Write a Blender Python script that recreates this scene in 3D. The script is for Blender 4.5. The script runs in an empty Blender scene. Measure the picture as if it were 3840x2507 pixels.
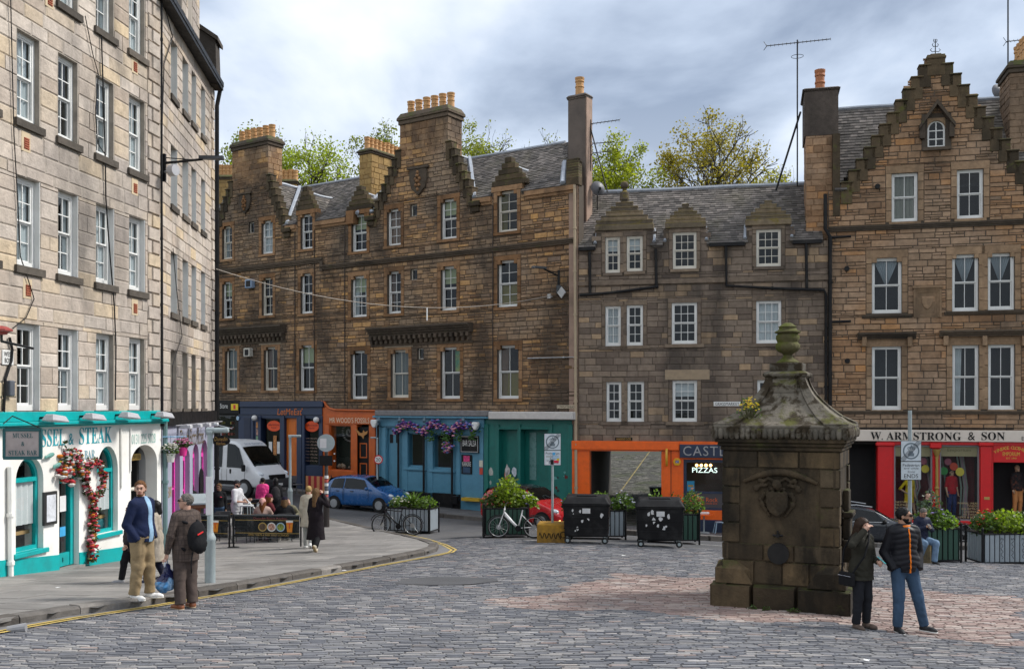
import bpy,bmesh,math,random
import numpy as np
from mathutils import Vector,Matrix
random.seed(7)
R=math.radians
SC=bpy.context.scene
# ---------------------------------------------------------------- camera

FPX,CX,HV,CZ=3733.33,1920.0,1525.0,3.24
cam=bpy.data.cameras.new('camera')
cam.lens=35;cam.sensor_width=36;cam.shift_y=(HV-1253.5)/3840
cam.clip_end=2000;cam.clip_start=0.1
camo=bpy.data.objects.new('camera',cam)
SC.collection.objects.link(camo)
camo.location=(0,0,CZ);camo.rotation_euler=(R(90),0,0)
SC.camera=camo
# ---------------------------------------------------------------- sky and sun

SUN_AZ,SUN_EL=R(78),R(46)
SUN_DIR=Vector((math.sin(SUN_AZ)*math.cos(SUN_EL),math.cos(SUN_AZ)*math.cos(SUN_EL),math.sin(SUN_EL)))
W=bpy.data.worlds.new('World');SC.world=W;W.use_nodes=True
wn,wl=W.node_tree.nodes,W.node_tree.links
wn.clear()
def N(nt,typ,**kw):
 n=nt.nodes.new(typ)
 for k,v in kw.items():
  if k.startswith('i_'):
   n.inputs[k[2:].replace('_',' ')].default_value=v
  elif k.startswith('n_'):
   n.inputs[int(k[2:])].default_value=v
  else:
   setattr(n,k,v)
 return n
def ramp(nt,stops,interp='LINEAR'):
 n=nt.nodes.new('ShaderNodeValToRGB');cr=n.color_ramp;cr.interpolation=interp
 while len(cr.elements)<len(stops):cr.elements.new(0.5)
 for e,(p,c)in zip(cr.elements,stops):
  e.position=p
  e.color=(c,c,c,1)if isinstance(c,(int,float))else(c[0],c[1],c[2],1)
 return n
def math_n(nt,op,a,b=None,clamp=False):
 n=nt.nodes.new('ShaderNodeMath');n.operation=op;n.use_clamp=clamp
 for i,x in enumerate((a,b)):
  if x is None:continue
  if isinstance(x,(int,float)):n.inputs[i].default_value=x
  else:nt.links.new(x,n.inputs[i])
 return n.outputs[0]
def mixc(nt,fac,a,b,mode='MIX'):
 n=nt.nodes.new('ShaderNodeMix');n.data_type='RGBA';n.blend_type=mode
 for sock,x in((n.inputs[0],fac),(n.inputs[6],a),(n.inputs[7],b)):
  if isinstance(x,(int,float)):sock.default_value=x
  elif isinstance(x,(tuple,list)):sock.default_value=(x[0],x[1],x[2],1)
  else:nt.links.new(x,sock)
 return n.outputs[2]
nt=W.node_tree
sky=N(nt,'ShaderNodeTexSky',sky_type='NISHITA',sun_disc=False,sun_elevation=SUN_EL,sun_rotation=SUN_AZ)
skyb=mixc(nt,1.0,sky.outputs[0],(0.10,0.10,0.10),'MULTIPLY')
tc=N(nt,'ShaderNodeTexCoord')
sep=N(nt,'ShaderNodeSeparateXYZ');wl.new(tc.outputs['Generated'],sep.inputs[0])
den=math_n(nt,'ADD',math_n(nt,'MAXIMUM',sep.outputs[2],0.0),0.34)
cmb=N(nt,'ShaderNodeCombineXYZ')
wl.new(math_n(nt,'DIVIDE',sep.outputs[0],den),cmb.inputs[0])
wl.new(math_n(nt,'DIVIDE',sep.outputs[1],den),cmb.inputs[1])
mp=N(nt,'ShaderNodeMapping');mp.inputs['Location'].default_value=(1.9,0.2,0.3)
wl.new(cmb.outputs[0],mp.inputs[0])
n1=N(nt,'ShaderNodeTexNoise',i_Scale=2.0,i_Detail=9.0,i_Roughness=0.52,i_Distortion=0.25)
n2=N(nt,'ShaderNodeTexNoise',i_Scale=1.25,i_Detail=5.0,i_Roughness=0.5)
wl.new(mp.outputs[0],n1.inputs['Vector']);wl.new(mp.outputs[0],n2.inputs['Vector'])
cl=math_n(nt,'ADD',math_n(nt,'MULTIPLY',n1.outputs[0],0.6),math_n(nt,'MULTIPLY',n2.outputs[0],0.5))
cloudc=ramp(nt,[(0.42,(0.22,0.27,0.36)),(0.50,(0.40,0.465,0.57)),(0.555,(0.545,0.60,0.68)),(0.62,(0.68,0.71,0.75))])
wl.new(cl,cloudc.inputs[0])
cover=ramp(nt,[(0.0,0.88),(1.0,1.0)])
wl.new(n2.outputs[0],cover.inputs[0])
# thin bright cloud towards the horizon, as an overcast sky has

hz=math_n(nt,'SUBTRACT',1.0,math_n(nt,'MULTIPLY',math_n(nt,'ABSOLUTE',sep.outputs[2]),3.4),True)
cc=mixc(nt,math_n(nt,'MULTIPLY',hz,0.85),cloudc.outputs[0],(0.62,0.67,0.735))
colr=mixc(nt,cover.outputs[0],skyb,cc)
bg=N(nt,'ShaderNodeBackground',i_Strength=0.74);wl.new(colr,bg.inputs[0])
wo=N(nt,'ShaderNodeOutputWorld');wl.new(bg.outputs[0],wo.inputs[0])
sl=bpy.data.lights.new('sun','SUN');sl.energy=2.0;sl.angle=R(14);sl.color=(1.0,0.96,0.9)
slo=bpy.data.objects.new('sun',sl);SC.collection.objects.link(slo)
slo.rotation_euler=SUN_DIR.to_track_quat('Z','Y').to_euler();slo.location=SUN_DIR*80
# ---------------------------------------------------------------- exposure

vs=SC.view_settings
vs.view_transform='Standard';vs.look='None';vs.exposure=1.12;vs.gamma=1.0;vs.use_curve_mapping=False
SC.cycles.max_bounces=5;SC.cycles.transparent_max_bounces=8
SC.cycles.diffuse_bounces=2;SC.cycles.glossy_bounces=2;SC.cycles.use_denoising=True;SC.cycles.use_adaptive_sampling=True;SC.cycles.adaptive_threshold=0.02
SC.cycles.caustics_reflective=False;SC.cycles.caustics_refractive=False
# ---------------------------------------------------------------- helpers

COL=SC.collection
def tag(o,label=None,cat=None,group=None,kind=None):
 if label:o['label']=label
 if cat:o['category']=cat
 if group:o['group']=group
 if kind:o['kind']=kind
 return o
def link(name,me,parent=None,inv=None):
 o=bpy.data.objects.new(name,me);COL.objects.link(o)
 if parent is not None:
  o.parent=parent
  if inv is not None:o.matrix_parent_inverse=inv
 return o
def thing(name,label,cat,loc=(0,0,0),rotz=0.0,group=None,scale=1.0):
 o=link(name,None);o.location=loc;o.rotation_euler=(0,0,rotz)
 o.scale=(scale,)*3;o.empty_display_size=0.1
 return tag(o,label,cat,group)
def winv(parent):
 """parent inverse so that children of a translated empty keep world coordinates"""
 return Matrix.Translation(-Vector(parent.location))if parent is not None and parent.type=='EMPTY' else None
class MB:
 """collects faces; build() links them as one mesh object"""
 def __init__(s):s.v=[];s.f=[];s.m=[];s.t=[]
 def add(s,vs,fs,m=0,t=0.0):
  b=len(s.v);s.v.extend([tuple(x)for x in vs])
  for f in fs:s.f.append(tuple(b+i for i in f));s.m.append(m);s.t.append(t)
 def box(s,c0,c1,m=0,t=0.0):
  x0,y0,z0=c0;x1,y1,z1=c1
  s.add([(x0,y0,z0),(x1,y0,z0),(x1,y1,z0),(x0,y1,z0),(x0,y0,z1),(x1,y0,z1),(x1,y1,z1),(x0,y1,z1)],[(3,2,1,0),(4,5,6,7),(0,1,5,4),(1,2,6,5),(2,3,7,6),(3,0,4,7)],m,t)
 def hexa(s,p,m=0,t=0.0):
  s.add(p,[(3,2,1,0),(4,5,6,7),(0,1,5,4),(1,2,6,5),(2,3,7,6),(3,0,4,7)],m,t)
 def poly(s,pts,m=0,t=0.0):s.add(pts,[tuple(range(len(pts)))],m,t)
 def prism(s,pts,off,m=0,t=0.0):
  n=len(pts);off=Vector(off)
  q=[Vector(p)for p in pts]
  s.add(q+[p+off for p in q],[tuple(range(n)),tuple(reversed(range(n,2*n)))]+[((i+1)%n,i,n+i,n+(i+1)%n)for i in range(n)],m,t)
 def tube(s,pts,r,seg=8,m=0,cap=True,t=0.0):
  pts=[Vector(p)for p in pts];n=len(pts)
  rs=r if isinstance(r,(list,tuple))else[r]*n
  b=len(s.v);up=None
  for i,p in enumerate(pts):
   d=(pts[min(i+1,n-1)]-pts[max(i-1,0)])
   d=d.normalized()if d.length>1e-9 else Vector((0,0,1))
   if up is None:
    up=Vector((0,0,1))if abs(d.z)<0.9 else Vector((1,0,0))
   a=d.cross(up)
   if a.length<1e-6:a=d.cross(Vector((0.3,1,0.2)))
   a.normalize();c=a.cross(d).normalized();up=c
   for k in range(seg):
    th=2*math.pi*k/seg
    s.v.append(tuple(p+(a*math.cos(th)+c*math.sin(th))*rs[i]))
  for i in range(n-1):
   for k in range(seg):
    k2=(k+1)%seg
    s.f.append((b+i*seg+k,b+i*seg+k2,b+(i+1)*seg+k2,b+(i+1)*seg+k));s.m.append(m);s.t.append(t)
  if cap:
   s.f.append(tuple(b+k for k in reversed(range(seg))));s.m.append(m);s.t.append(t)
   s.f.append(tuple(b+(n-1)*seg+k for k in range(seg)));s.m.append(m);s.t.append(t)
 def lathe(s,prof,c=(0,0,0),seg=20,m=0,axis='z',t=0.0,wob=None):
  b=len(s.v);c=Vector(c)
  for(r,h)in prof:
   for k in range(seg):
    th=2*math.pi*k/seg
    rr=r*(wob(th,h)if wob else 1)
    a,d=rr*math.cos(th),rr*math.sin(th)
    p=(a,d,h)if axis=='z' else((h,a,d)if axis=='x' else(d,h,a))
    s.v.append(tuple(c+Vector(p)))
  for i in range(len(prof)-1):
   for k in range(seg):
    k2=(k+1)%seg
    s.f.append((b+i*seg+k,b+i*seg+k2,b+(i+1)*seg+k2,b+(i+1)*seg+k));s.m.append(m);s.t.append(t)
  for i,rev in((0,True),(len(prof)-1,False)):
   if prof[i][0]>1e-6:
    q=[b+i*seg+k for k in range(seg)]
    s.f.append(tuple(reversed(q))if rev else tuple(q));s.m.append(m);s.t.append(t)
 def torus(s,c,R_,r,axis='y',seg=28,sub=8,m=0,t=0.0):
  c=Vector(c);b=len(s.v)
  for i in range(seg):
   a=2*math.pi*i/seg
   for j in range(sub):
    q=2*math.pi*j/sub;rr=R_+r*math.cos(q);h=r*math.sin(q)
    x,y=rr*math.cos(a),rr*math.sin(a)
    p=(x,h,y)if axis=='y' else((h,x,y)if axis=='x' else(x,y,h))
    s.v.append(tuple(c+Vector(p)))
  for i in range(seg):
   for j in range(sub):
    i2,j2=(i+1)%seg,(j+1)%sub
    s.f.append((b+i*sub+j,b+i2*sub+j,b+i2*sub+j2,b+i*sub+j2));s.m.append(m);s.t.append(t)
 def mesh(s,name,mats,smooth=False,normals=True):
  me=bpy.data.meshes.new(name)
  me.from_pydata(s.v,[],s.f)
  if not isinstance(mats,(list,tuple)):mats=[mats]
  for x in mats:me.materials.append(x)
  if len(mats)>1:me.polygons.foreach_set('material_index',s.m)
  if any(s.t):
   a=me.attributes.new('tint','FLOAT','FACE');a.data.foreach_set('value',s.t)
  if normals:
   bm=bmesh.new();bm.from_mesh(me);bmesh.ops.recalc_face_normals(bm,faces=bm.faces);bm.to_mesh(me);bm.free()
  if smooth:
   me.polygons.foreach_set('use_smooth',[True]*len(me.polygons))
   if smooth is not True:
    me.set_sharp_from_angle(angle=R(smooth))
  me.update()
  return me
 def build(s,name,mats,parent=None,smooth=False,world=False,normals=True):
  o=link(name,s.mesh(name,mats,smooth,normals),parent,winv(parent)if world else None)
  return o
def bevel(o,w=0.01,seg=2,ang=40):
 m=o.modifiers.new('bevel','BEVEL');m.width=w;m.segments=seg;m.limit_method='ANGLE';m.angle_limit=R(ang)
 return o
 # ---------------------------------------------------------------- materials
MATS={}
def pmat(name,col,rough=0.7,metal=0.0,var=0.12,nscale=6.0,bump=0.0,spec=0.5,coat=0.0,emit=None,dirt=None,dirt_amt=0.4,bscale=None):
 """principled material with procedural mottling on real position"""
 if name in MATS:return MATS[name]
 m=bpy.data.materials.new(name);m.use_nodes=True;nt=m.node_tree
 p=nt.nodes['Principled BSDF']
 geo=N(nt,'ShaderNodeTexCoord')
 nz=N(nt,'ShaderNodeTexNoise',i_Scale=nscale,i_Detail=3.0,i_Roughness=0.6)
 nt.links.new(geo.outputs['Object'],nz.inputs['Vector'])
 rp=ramp(nt,[(0.25,1-var),(0.75,1+var*0.6)]);nt.links.new(nz.outputs[0],rp.inputs[0])
 c=mixc(nt,1.0,col,rp.outputs[0],'MULTIPLY')
 if dirt:
  n2_=N(nt,'ShaderNodeTexNoise',i_Scale=nscale*0.35,i_Detail=4.0,i_Roughness=0.65)
  nt.links.new(geo.outputs['Object'],n2_.inputs['Vector'])
  r2=ramp(nt,[(0.48,0.0),(0.68,dirt_amt)]);nt.links.new(n2_.outputs[0],r2.inputs[0])
  c=mixc(nt,r2.outputs[0],c,dirt)
 nt.links.new(c,p.inputs['Base Color'])
 rr=ramp(nt,[(0.3,max(0.02,rough-0.08)),(0.7,min(1,rough+0.08))]);nt.links.new(nz.outputs[0],rr.inputs[0])
 nt.links.new(rr.outputs[0],p.inputs['Roughness'])
 p.inputs['Metallic'].default_value=metal
 p.inputs['Specular IOR Level'].default_value=spec
 p.inputs['Coat Weight'].default_value=coat
 if emit:
  p.inputs['Emission Color'].default_value=(*emit[0],1);p.inputs['Emission Strength'].default_value=emit[1]
 if bump:
  nb=N(nt,'ShaderNodeTexNoise',i_Scale=bscale or nscale*4,i_Detail=2.0)
  nt.links.new(geo.outputs['Object'],nb.inputs['Vector'])
  b=N(nt,'ShaderNodeBump',i_Strength=bump,i_Distance=0.02);nt.links.new(nb.outputs[0],b.inputs['Height'])
  nt.links.new(b.outputs[0],p.inputs['Normal'])
 MATS[name]=m
 return m
def stone_mat(name,stops,stain=(0.02,0.018,0.016),stain_amt=0.6,sscale=0.5,rough=0.88,bump=0.5,streak=0.3,mott=0.3,moss=None,lo=0.5,hi=0.7,flow=1.0,stops2=None):
 """masonry: colour of each stone from its own tint, soot and damp stains from world position"""
 m=bpy.data.materials.new(name);m.use_nodes=True;nt=m.node_tree
 p=nt.nodes['Principled BSDF'];L=nt.links.new
 at=N(nt,'ShaderNodeAttribute',attribute_name='tint');oi=N(nt,'ShaderNodeObjectInfo')
 fr=math_n(nt,'FRACT',math_n(nt,'ADD',at.outputs['Fac'],oi.outputs['Random']))
 rp=ramp(nt,stops);L(fr,rp.inputs[0])
 geo=N(nt,'ShaderNodeNewGeometry')
 nz=N(nt,'ShaderNodeTexNoise',i_Scale=5.0,i_Detail=4.0,i_Roughness=0.65);L(geo.outputs['Position'],nz.inputs['Vector'])
 mr=ramp(nt,[(0.25,1-mott),(0.75,1+mott*0.7)]);L(nz.outputs[0],mr.inputs[0])
 c=mixc(nt,1.0,rp.outputs[0],mr.outputs[0],'MULTIPLY')
 mpn=N(nt,'ShaderNodeMapping');mpn.inputs['Scale'].default_value=(1,1,streak);L(geo.outputs['Position'],mpn.inputs[0])
 ns=N(nt,'ShaderNodeTexNoise',i_Scale=sscale,i_Detail=5.0,i_Roughness=0.62,i_Distortion=0.3);L(mpn.outputs[0],ns.inputs['Vector'])
 if stops2:
  n3=N(nt,'ShaderNodeTexNoise',i_Scale=0.28,i_Detail=2.0);L(geo.outputs['Position'],n3.inputs['Vector'])
  r3=ramp(nt,[(0.45,0.0),(0.6,1.0)]);L(n3.outputs[0],r3.inputs[0])
  rp2=ramp(nt,stops2);L(fr,rp2.inputs[0])
  c=mixc(nt,r3.outputs[0],c,mixc(nt,1.0,rp2.outputs[0],mr.outputs[0],'MULTIPLY'))
 sr=ramp(nt,[(lo,0.0),(hi,stain_amt)]);L(ns.outputs[0],sr.inputs[0])
 c=mixc(nt,sr.outputs[0],c,stain)
 if moss:
  nm=N(nt,'ShaderNodeTexNoise',i_Scale=2.2,i_Detail=5.0,i_Roughness=0.7);L(geo.outputs['Position'],nm.inputs['Vector'])
  sp=N(nt,'ShaderNodeSeparateXYZ');L(geo.outputs['Normal'],sp.inputs[0])
  up=math_n(nt,'MULTIPLY',math_n(nt,'MAXIMUM',sp.outputs[2],0.0),moss[2])
  f=math_n(nt,'ADD',nm.outputs[0],up)
  r4=ramp(nt,[(moss[3],0.0),(moss[3]+0.12,moss[1])]);L(f,r4.inputs[0])
  c=mixc(nt,r4.outputs[0],c,moss[0])
 L(c,p.inputs['Base Color']);p.inputs['Roughness'].default_value=rough;p.inputs['Specular IOR Level'].default_value=0.25
 nb=N(nt,'ShaderNodeTexNoise',i_Scale=14.0,i_Detail=2.0,i_Roughness=0.7);L(geo.outputs['Position'],nb.inputs['Vector'])
 b=N(nt,'ShaderNodeBump',i_Strength=bump,i_Distance=0.03);L(nb.outputs[0],b.inputs['Height']);L(b.outputs[0],p.inputs['Normal'])
 MATS[name]=m
 return m
def leaf_mat(name,col):
 if name in MATS:return MATS[name]
 m=bpy.data.materials.new(name);m.use_nodes=True;nt=m.node_tree;nt.nodes.clear();L=nt.links.new
 at=N(nt,'ShaderNodeAttribute',attribute_name='tint');rp=ramp(nt,[(0,tuple(c*.5 for c in col)),(.6,col),(1,tuple(min(1,c*1.6)for c in col))]);L(at.outputs['Fac'],rp.inputs[0])
 d=N(nt,'ShaderNodeBsdfDiffuse');t=N(nt,'ShaderNodeBsdfTranslucent');g=N(nt,'ShaderNodeBsdfGlossy',i_Roughness=.4);L(rp.outputs[0],d.inputs[0]);L(mixc(nt,1.0,rp.outputs[0],(1.5,1.6,.6),'MULTIPLY'),t.inputs[0])
 mx=N(nt,'ShaderNodeMixShader',n_0=.45);L(d.outputs[0],mx.inputs[1]);L(t.outputs[0],mx.inputs[2]);m2=N(nt,'ShaderNodeMixShader',n_0=.04);L(mx.outputs[0],m2.inputs[1]);L(g.outputs[0],m2.inputs[2])
 o=N(nt,'ShaderNodeOutputMaterial');L(m2.outputs[0],o.inputs[0]);MATS[name]=m;return m
def glass_mat(name,tint=(0.75,0.8,0.8),refl=0.16,rough=0.02):
 if name in MATS:return MATS[name]
 m=bpy.data.materials.new(name);m.use_nodes=True;nt=m.node_tree;nt.nodes.clear();L=nt.links.new
 out=N(nt,'ShaderNodeOutputMaterial');tr=N(nt,'ShaderNodeBsdfTransparent');tr.inputs[0].default_value=(*tint,1)
 gl=N(nt,'ShaderNodeBsdfGlossy',i_Roughness=rough);gl.inputs[0].default_value=(0.9,0.95,1,1)
 geo=N(nt,'ShaderNodeNewGeometry')
 nz=N(nt,'ShaderNodeTexNoise',i_Scale=1.3,i_Detail=2.0);L(geo.outputs['Position'],nz.inputs['Vector'])
 bp=N(nt,'ShaderNodeBump',i_Strength=0.12,i_Distance=0.05);L(nz.outputs[0],bp.inputs['Height']);L(bp.outputs[0],gl.inputs['Normal'])
 dp=N(nt,'ShaderNodeVectorMath',operation='DOT_PRODUCT');L(geo.outputs['Incoming'],dp.inputs[0]);L(geo.outputs['Normal'],dp.inputs[1])
 fz=math_n(nt,'POWER',math_n(nt,'SUBTRACT',1.0,math_n(nt,'ABSOLUTE',dp.outputs['Value']),True),4.0)
 fac=math_n(nt,'ADD',math_n(nt,'MULTIPLY',fz,0.8),refl+0.028,True)
 mx=N(nt,'ShaderNodeMixShader');L(fac,mx.inputs[0]);L(tr.outputs[0],mx.inputs[1]);L(gl.outputs[0],mx.inputs[2]);L(mx.outputs[0],out.inputs[0])
 MATS[name]=m
 return m
def ray(u,v,D):return Vector(((u-CX)/FPX*D,D,CZ-(v-HV)/FPX*D))
# ---------------------------------------------------------------- facade plane: s along the wall, z up, o out of the wall

class Facade:
 def __init__(self,uL,DL,uR,DR):
  a,b=ray(uL,HV,DL),ray(uR,HV,DR)
  self.P=Vector((a.x,a.y));d=Vector((b.x,b.y))-self.P
  self.len=d.length;self.d=d/self.len;self.n=Vector((self.d.y,-self.d.x))
  if self.n.dot(-self.P)<0:self.n=-self.n
 @classmethod
 def raw(cls,p,d,n):
  f=cls.__new__(cls);f.P=Vector(p);f.d=Vector(d).normalized();f.n=Vector(n).normalized();f.len=1;return f
 def depth(self,u,o=0.0):
  t=(u-CX)/FPX;P=self.P+self.n*o
  # P + d*s = (t*D, D)
  s=(t*P.y-P.x)/(self.d.x-t*self.d.y)
  return s,P.y+self.d.y*s
 def s(self,u,o=0.0):return self.depth(u,o)[0]
 def sz(self,u,v,o=0.0):
  s,D=self.depth(u,o);return s,CZ-(v-HV)/FPX*D
 def z(self,u,v,o=0.0):return self.sz(u,v,o)[1]
 def W(self,s,z,o=0.0):
  p=self.P+self.d*s+self.n*o;return Vector((p.x,p.y,z))
 def rect(self,u0,v0,u1,v1,o=0.0):
  s0,s1=self.s(u0,o),self.s(u1,o);um=(u0+u1)/2
  return s0,s1,self.z(um,v1,o),self.z(um,v0,o)
 def box(self,mb,s0,s1,z0,z1,o0,o1,m=0,t=0.0):
  mb.hexa([self.W(s0,z0,o1),self.W(s1,z0,o1),self.W(s1,z0,o0),self.W(s0,z0,o0),self.W(s0,z1,o1),self.W(s1,z1,o1),self.W(s1,z1,o0),self.W(s0,z1,o0)],m,t)
 def pbox(self,mb,u0,v0,u1,v1,o0,o1,m=0,t=0.0):
  s0,s1,z0,z1=self.rect(u0,v0,u1,v1,max(o0,o1));self.box(mb,s0,s1,z0,z1,o0,o1,m,t)
 def mat4(self,s,z,o,ws=1,wz=1,wo=1):
  p=self.W(s,z,o)
  return Matrix(((self.d.x*ws,self.n.x*wo,0,p.x),(self.d.y*ws,self.n.y*wo,0,p.y),(0,0,wz,p.z),(0,0,0,1)))
def unit_stone(name,mat,ins=0.05):
 mb=MB();i=ins
 mb.add([(0,0,0),(1,0,0),(1,0,1),(0,0,1),(i,1,i*1.6),(1-i,1,i*1.6),(1-i,1,1-i*1.6),(i,1,1-i*1.6)],[(4,5,6,7),(0,1,5,4),(1,2,6,5),(2,3,7,6),(3,0,4,7)])
 return mb.mesh(name,mat,normals=False)
def add_stone(mb,F,s0,s1,z0,z1,o0,o1,t,rnd=0.0,ch=0.012):
 j=lambda:random.uniform(-rnd,rnd)
 a=[F.W(s0,z0,o0),F.W(s1,z0,o0),F.W(s1,z1,o0),F.W(s0,z1,o0)]
 c=ch
 b=[F.W(s0+c+abs(j()),z0+c+abs(j()),o1+j()),F.W(s1-c-abs(j()),z0+c+abs(j()),o1+j()),F.W(s1-c-abs(j()),z1-c-abs(j()),o1+j()),F.W(s0+c+abs(j()),z1-c-abs(j()),o1+j())]
 mb.add(a+b,[(4,5,6,7),(0,1,5,4),(1,2,6,5),(2,3,7,6),(3,0,4,7)],0,t)
def courses(z0,z1,hmin,hmax):
 out=[z0]
 while out[-1]<z1-hmin*0.6:out.append(out[-1]+random.uniform(hmin,hmax))
 out[-1]=z1
 return out
def lay(s0,s1,z0,z1,hr,lr,holes,gap=0.012,allowed=None,levels=None):
 """rows of stones in the rectangle, cut round the holes; -> list of (s0,s1,z0,z1)"""
 out=[];zs=levels or courses(z0,z1,*hr)
 cuts=sorted({z for h in holes for z in(h[2],h[3])if z0<z<z1})
 zs2=[zs[0]]
 for z in zs[1:]:
  for c in cuts:
   if zs2[-1]<c-1e-4 and c<z-1e-4 and c-zs2[-1]>0.035 and z-c>0.035:zs2.append(c)
  zs2.append(z)
 for a,b in zip(zs2[:-1],zs2[1:]):
  if b-a<0.02:continue
  mid=(a+b)/2
  iv=[(s0,s1)]
  for h in holes:
   if h[2]<mid<h[3]:
    nv=[]
    for x,y in iv:
     if h[1]<=x or h[0]>=y:nv.append((x,y));continue
     if h[0]>x:nv.append((x,h[0]))
     if h[1]<y:nv.append((h[1],y))
    iv=nv
  for x,y in iv:
   p=x-random.uniform(0,lr[0]*0.7)
   while p<y:
    q=p+random.uniform(*lr)
    if y-q<lr[0]*0.4:q=y
    c0,c1=max(p,x),min(q,y)
    if c1-c0>0.05 and(allowed is None or allowed((c0+c1)/2,mid)):
     out.append((c0+gap/2,c1-gap/2,a+gap/2,b-gap/2))
    p=q
 return out
def place_stones(F,stones,wall,mat,name='stone',nobj=300,o0=-0.02,o1=0.012,rnd=0.006,joined='stonework',ch=0.012,prev=None):
 """the largest stones as parts of their own, the rest joined"""
 um=MATS.setdefault('unit_'+mat.name,None)or unit_stone('stone',mat)
 MATS['unit_'+mat.name]=um
 st=sorted(stones,key=lambda q:-(q[1]-q[0])*(q[3]-q[2])/max(8,F.W(q[0],q[2]).y)**2)
 for q in st[:nobj]:
  o=link(name,um,wall)
  o.matrix_local=F.mat4(q[0],q[2],o0,q[1]-q[0],q[3]-q[2],(o1-o0)+random.uniform(-rnd,rnd))
 if len(st)>nobj:
  mb=MB()
  for q in st[nobj:]:
   k=random.uniform(-rnd,rnd)
   add_stone(mb,F,q[0],q[1],q[2],q[3],o0,o1+k,random.random()*0.999+0.0005,rnd,ch)
  x=mb.build(joined,mat,wall,normals=False);x['kind']='stuff'
def wall_cells(mb,F,rects,holes,o0,o1,m=0):
 ss=sorted({round(x,4)for r in rects for x in r[:2]}|{round(x,4)for h in holes for x in h[:2]})
 zz=sorted({round(x,4)for r in rects for x in r[2:4]}|{round(x,4)for h in holes for x in h[2:4]})
 for a,b in zip(zz[:-1],zz[1:]):
  run=None
  zm=(a+b)/2
  for c,d in list(zip(ss[:-1],ss[1:]))+[(None,None)]:
   ok=False
   if c is not None:
    sm=(c+d)/2
    ok=any(r[0]<sm<r[1]and r[2]<zm<r[3]for r in rects)and not any(h[0]<sm<h[1]and h[2]<zm<h[3]for h in holes)
   if ok:run=(run[0],d)if run else(c,d)
   elif run:
    F.box(mb,run[0],run[1],a,b,o0,o1,m);run=None
def lerp(a,b,t):return a+(b-a)*t
TMP=[]
def text_mesh(txt,size,mat,name,parent,M,ext=0.004,align='CENTER',wid=None,hgt=None,world=False,shear=0.0,font=None,space=1.0):
 """lettering: built-in font turned into mesh; M maps text x,y,z to place"""
 cu=bpy.data.curves.new(name,'FONT');cu.body=txt;cu.size=1.0;cu.align_x='LEFT';cu.extrude=0.0;cu.shear=shear;cu.resolution_u=3
 cu.space_character=space
 to=bpy.data.objects.new('tmp',cu)
 me=bpy.data.meshes.new_from_object(to)
 TMP.extend((to,cu))
 co=np.empty(len(me.vertices)*3);me.vertices.foreach_get('co',co);co=co.reshape(-1,3)
 if len(co)==0:return None
 mn,mx=co.min(0),co.max(0)
 w0,h0=mx[0]-mn[0],mx[1]-mn[1]
 sx=sy=size
 if wid:sx=wid/w0
 if hgt:sy=hgt/h0
 if wid and not hgt:sy=sx
 if hgt and not wid:sx=sy
 co[:,0]=(co[:,0]-mn[0])*sx;co[:,1]=(co[:,1]-mn[1])*sy
 if align=='CENTER':co[:,0]-=w0*sx/2
 co[:,2]=ext
 Mn=np.array(M)
 co=co@Mn[:3,:3].T+Mn[:3,3]
 me.vertices.foreach_set('co',co.ravel());me.materials.clear();me.materials.append(mat);me.update()
 return link(name,me,parent,winv(parent)if world else None)
def textM(F,s,z,o):
 """text frame on a facade: x along the wall, y up, z out"""
 p=F.W(s,z,o)
 return Matrix(((F.d.x,0,F.n.x,p.x),(F.d.y,0,F.n.y,p.y),(0,1,0,p.z),(0,0,0,1)))
def _m(s,cap,low,dig=0x1D7CE):
 o=''
 for c in s:
  if 'A'<=c<='Z':o+=chr(cap+ord(c)-65)
  elif 'a'<=c<='z':o+=chr(low+ord(c)-97)if not(low==0x1D44E and c=='h')else chr(0x210E)
  elif '0'<=c<='9':o+=chr(dig+ord(c)-48)
  else:o+=c
 return o
def SERIF(s):return _m(s,0x1D400,0x1D41A)
def ITAL(s):return _m(s,0x1D434,0x1D44E)
def SCRIPT(s):return _m(s,0x1D4D0,0x1D4EA)
def GOTHIC(s):return _m(s,0x1D56C,0x1D586)
def ptext(F,parent,txt,u0,v0,u1,v1,mat,o,name='lettering',world=True,ext=0.004,**kw):
 """lettering filling a pixel rectangle on a facade"""
 s0,s1,z0,z1=F.rect(u0,v0,u1,v1,o)
 return text_mesh(txt,.1,mat,name,parent,textM(F,(s0+s1)/2,z0,o),ext,wid=s1-s0,hgt=z1-z0,world=world,**kw)
 # ================================================================ the ground, sloping down from the camera to the street
GC=[(690,2285,15.3,0),(0,2367,12.9,0),(2664,2267,16.4,0),(3189,2297,15.7,0),(3455,2365,15.0,0),(1920,2507,11.0,0),(3840,2507,11.4,0),(0,2507,11.2,0),(1180,2068,26.3,.1),(8,2162,20.5,.12),(460,2097,25.3,.12),(1700,2067,25.4,0),(2210,2035,28,0),(2480,2052,27.3,0),(3700,2112,25,0),(2060,2040,27.5,0),(1330,1912,43,0),(1640,1930,41.5,0),(2640,2012,38.4,0),(3600,2045,35.8,0),(914,1846,47,0),(800,1815,52,0),(875,2052,28,.1),(1223,1977,34,.1),(2450,2000,33,0),(3300,2080,29,0)]
gp=np.array([[(u-CX)/FPX*D,D,CZ-(v-HV)/FPX*D-k]for u,v,D,k in GC])
def tps(r2):return np.where(r2>1e-9,r2*np.log(np.maximum(r2,1e-9)),0.0)
_n=len(gp);_K=tps(((gp[:,None,:2]-gp[None,:,:2])**2).sum(-1))+np.eye(_n)*3.0
_P=np.hstack([np.ones((_n,1)),gp[:,:2]])
_A=np.block([[_K,_P],[_P.T,np.zeros((3,3))]])
_w=np.linalg.solve(_A,np.concatenate([gp[:,2],np.zeros(3)]))
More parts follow.
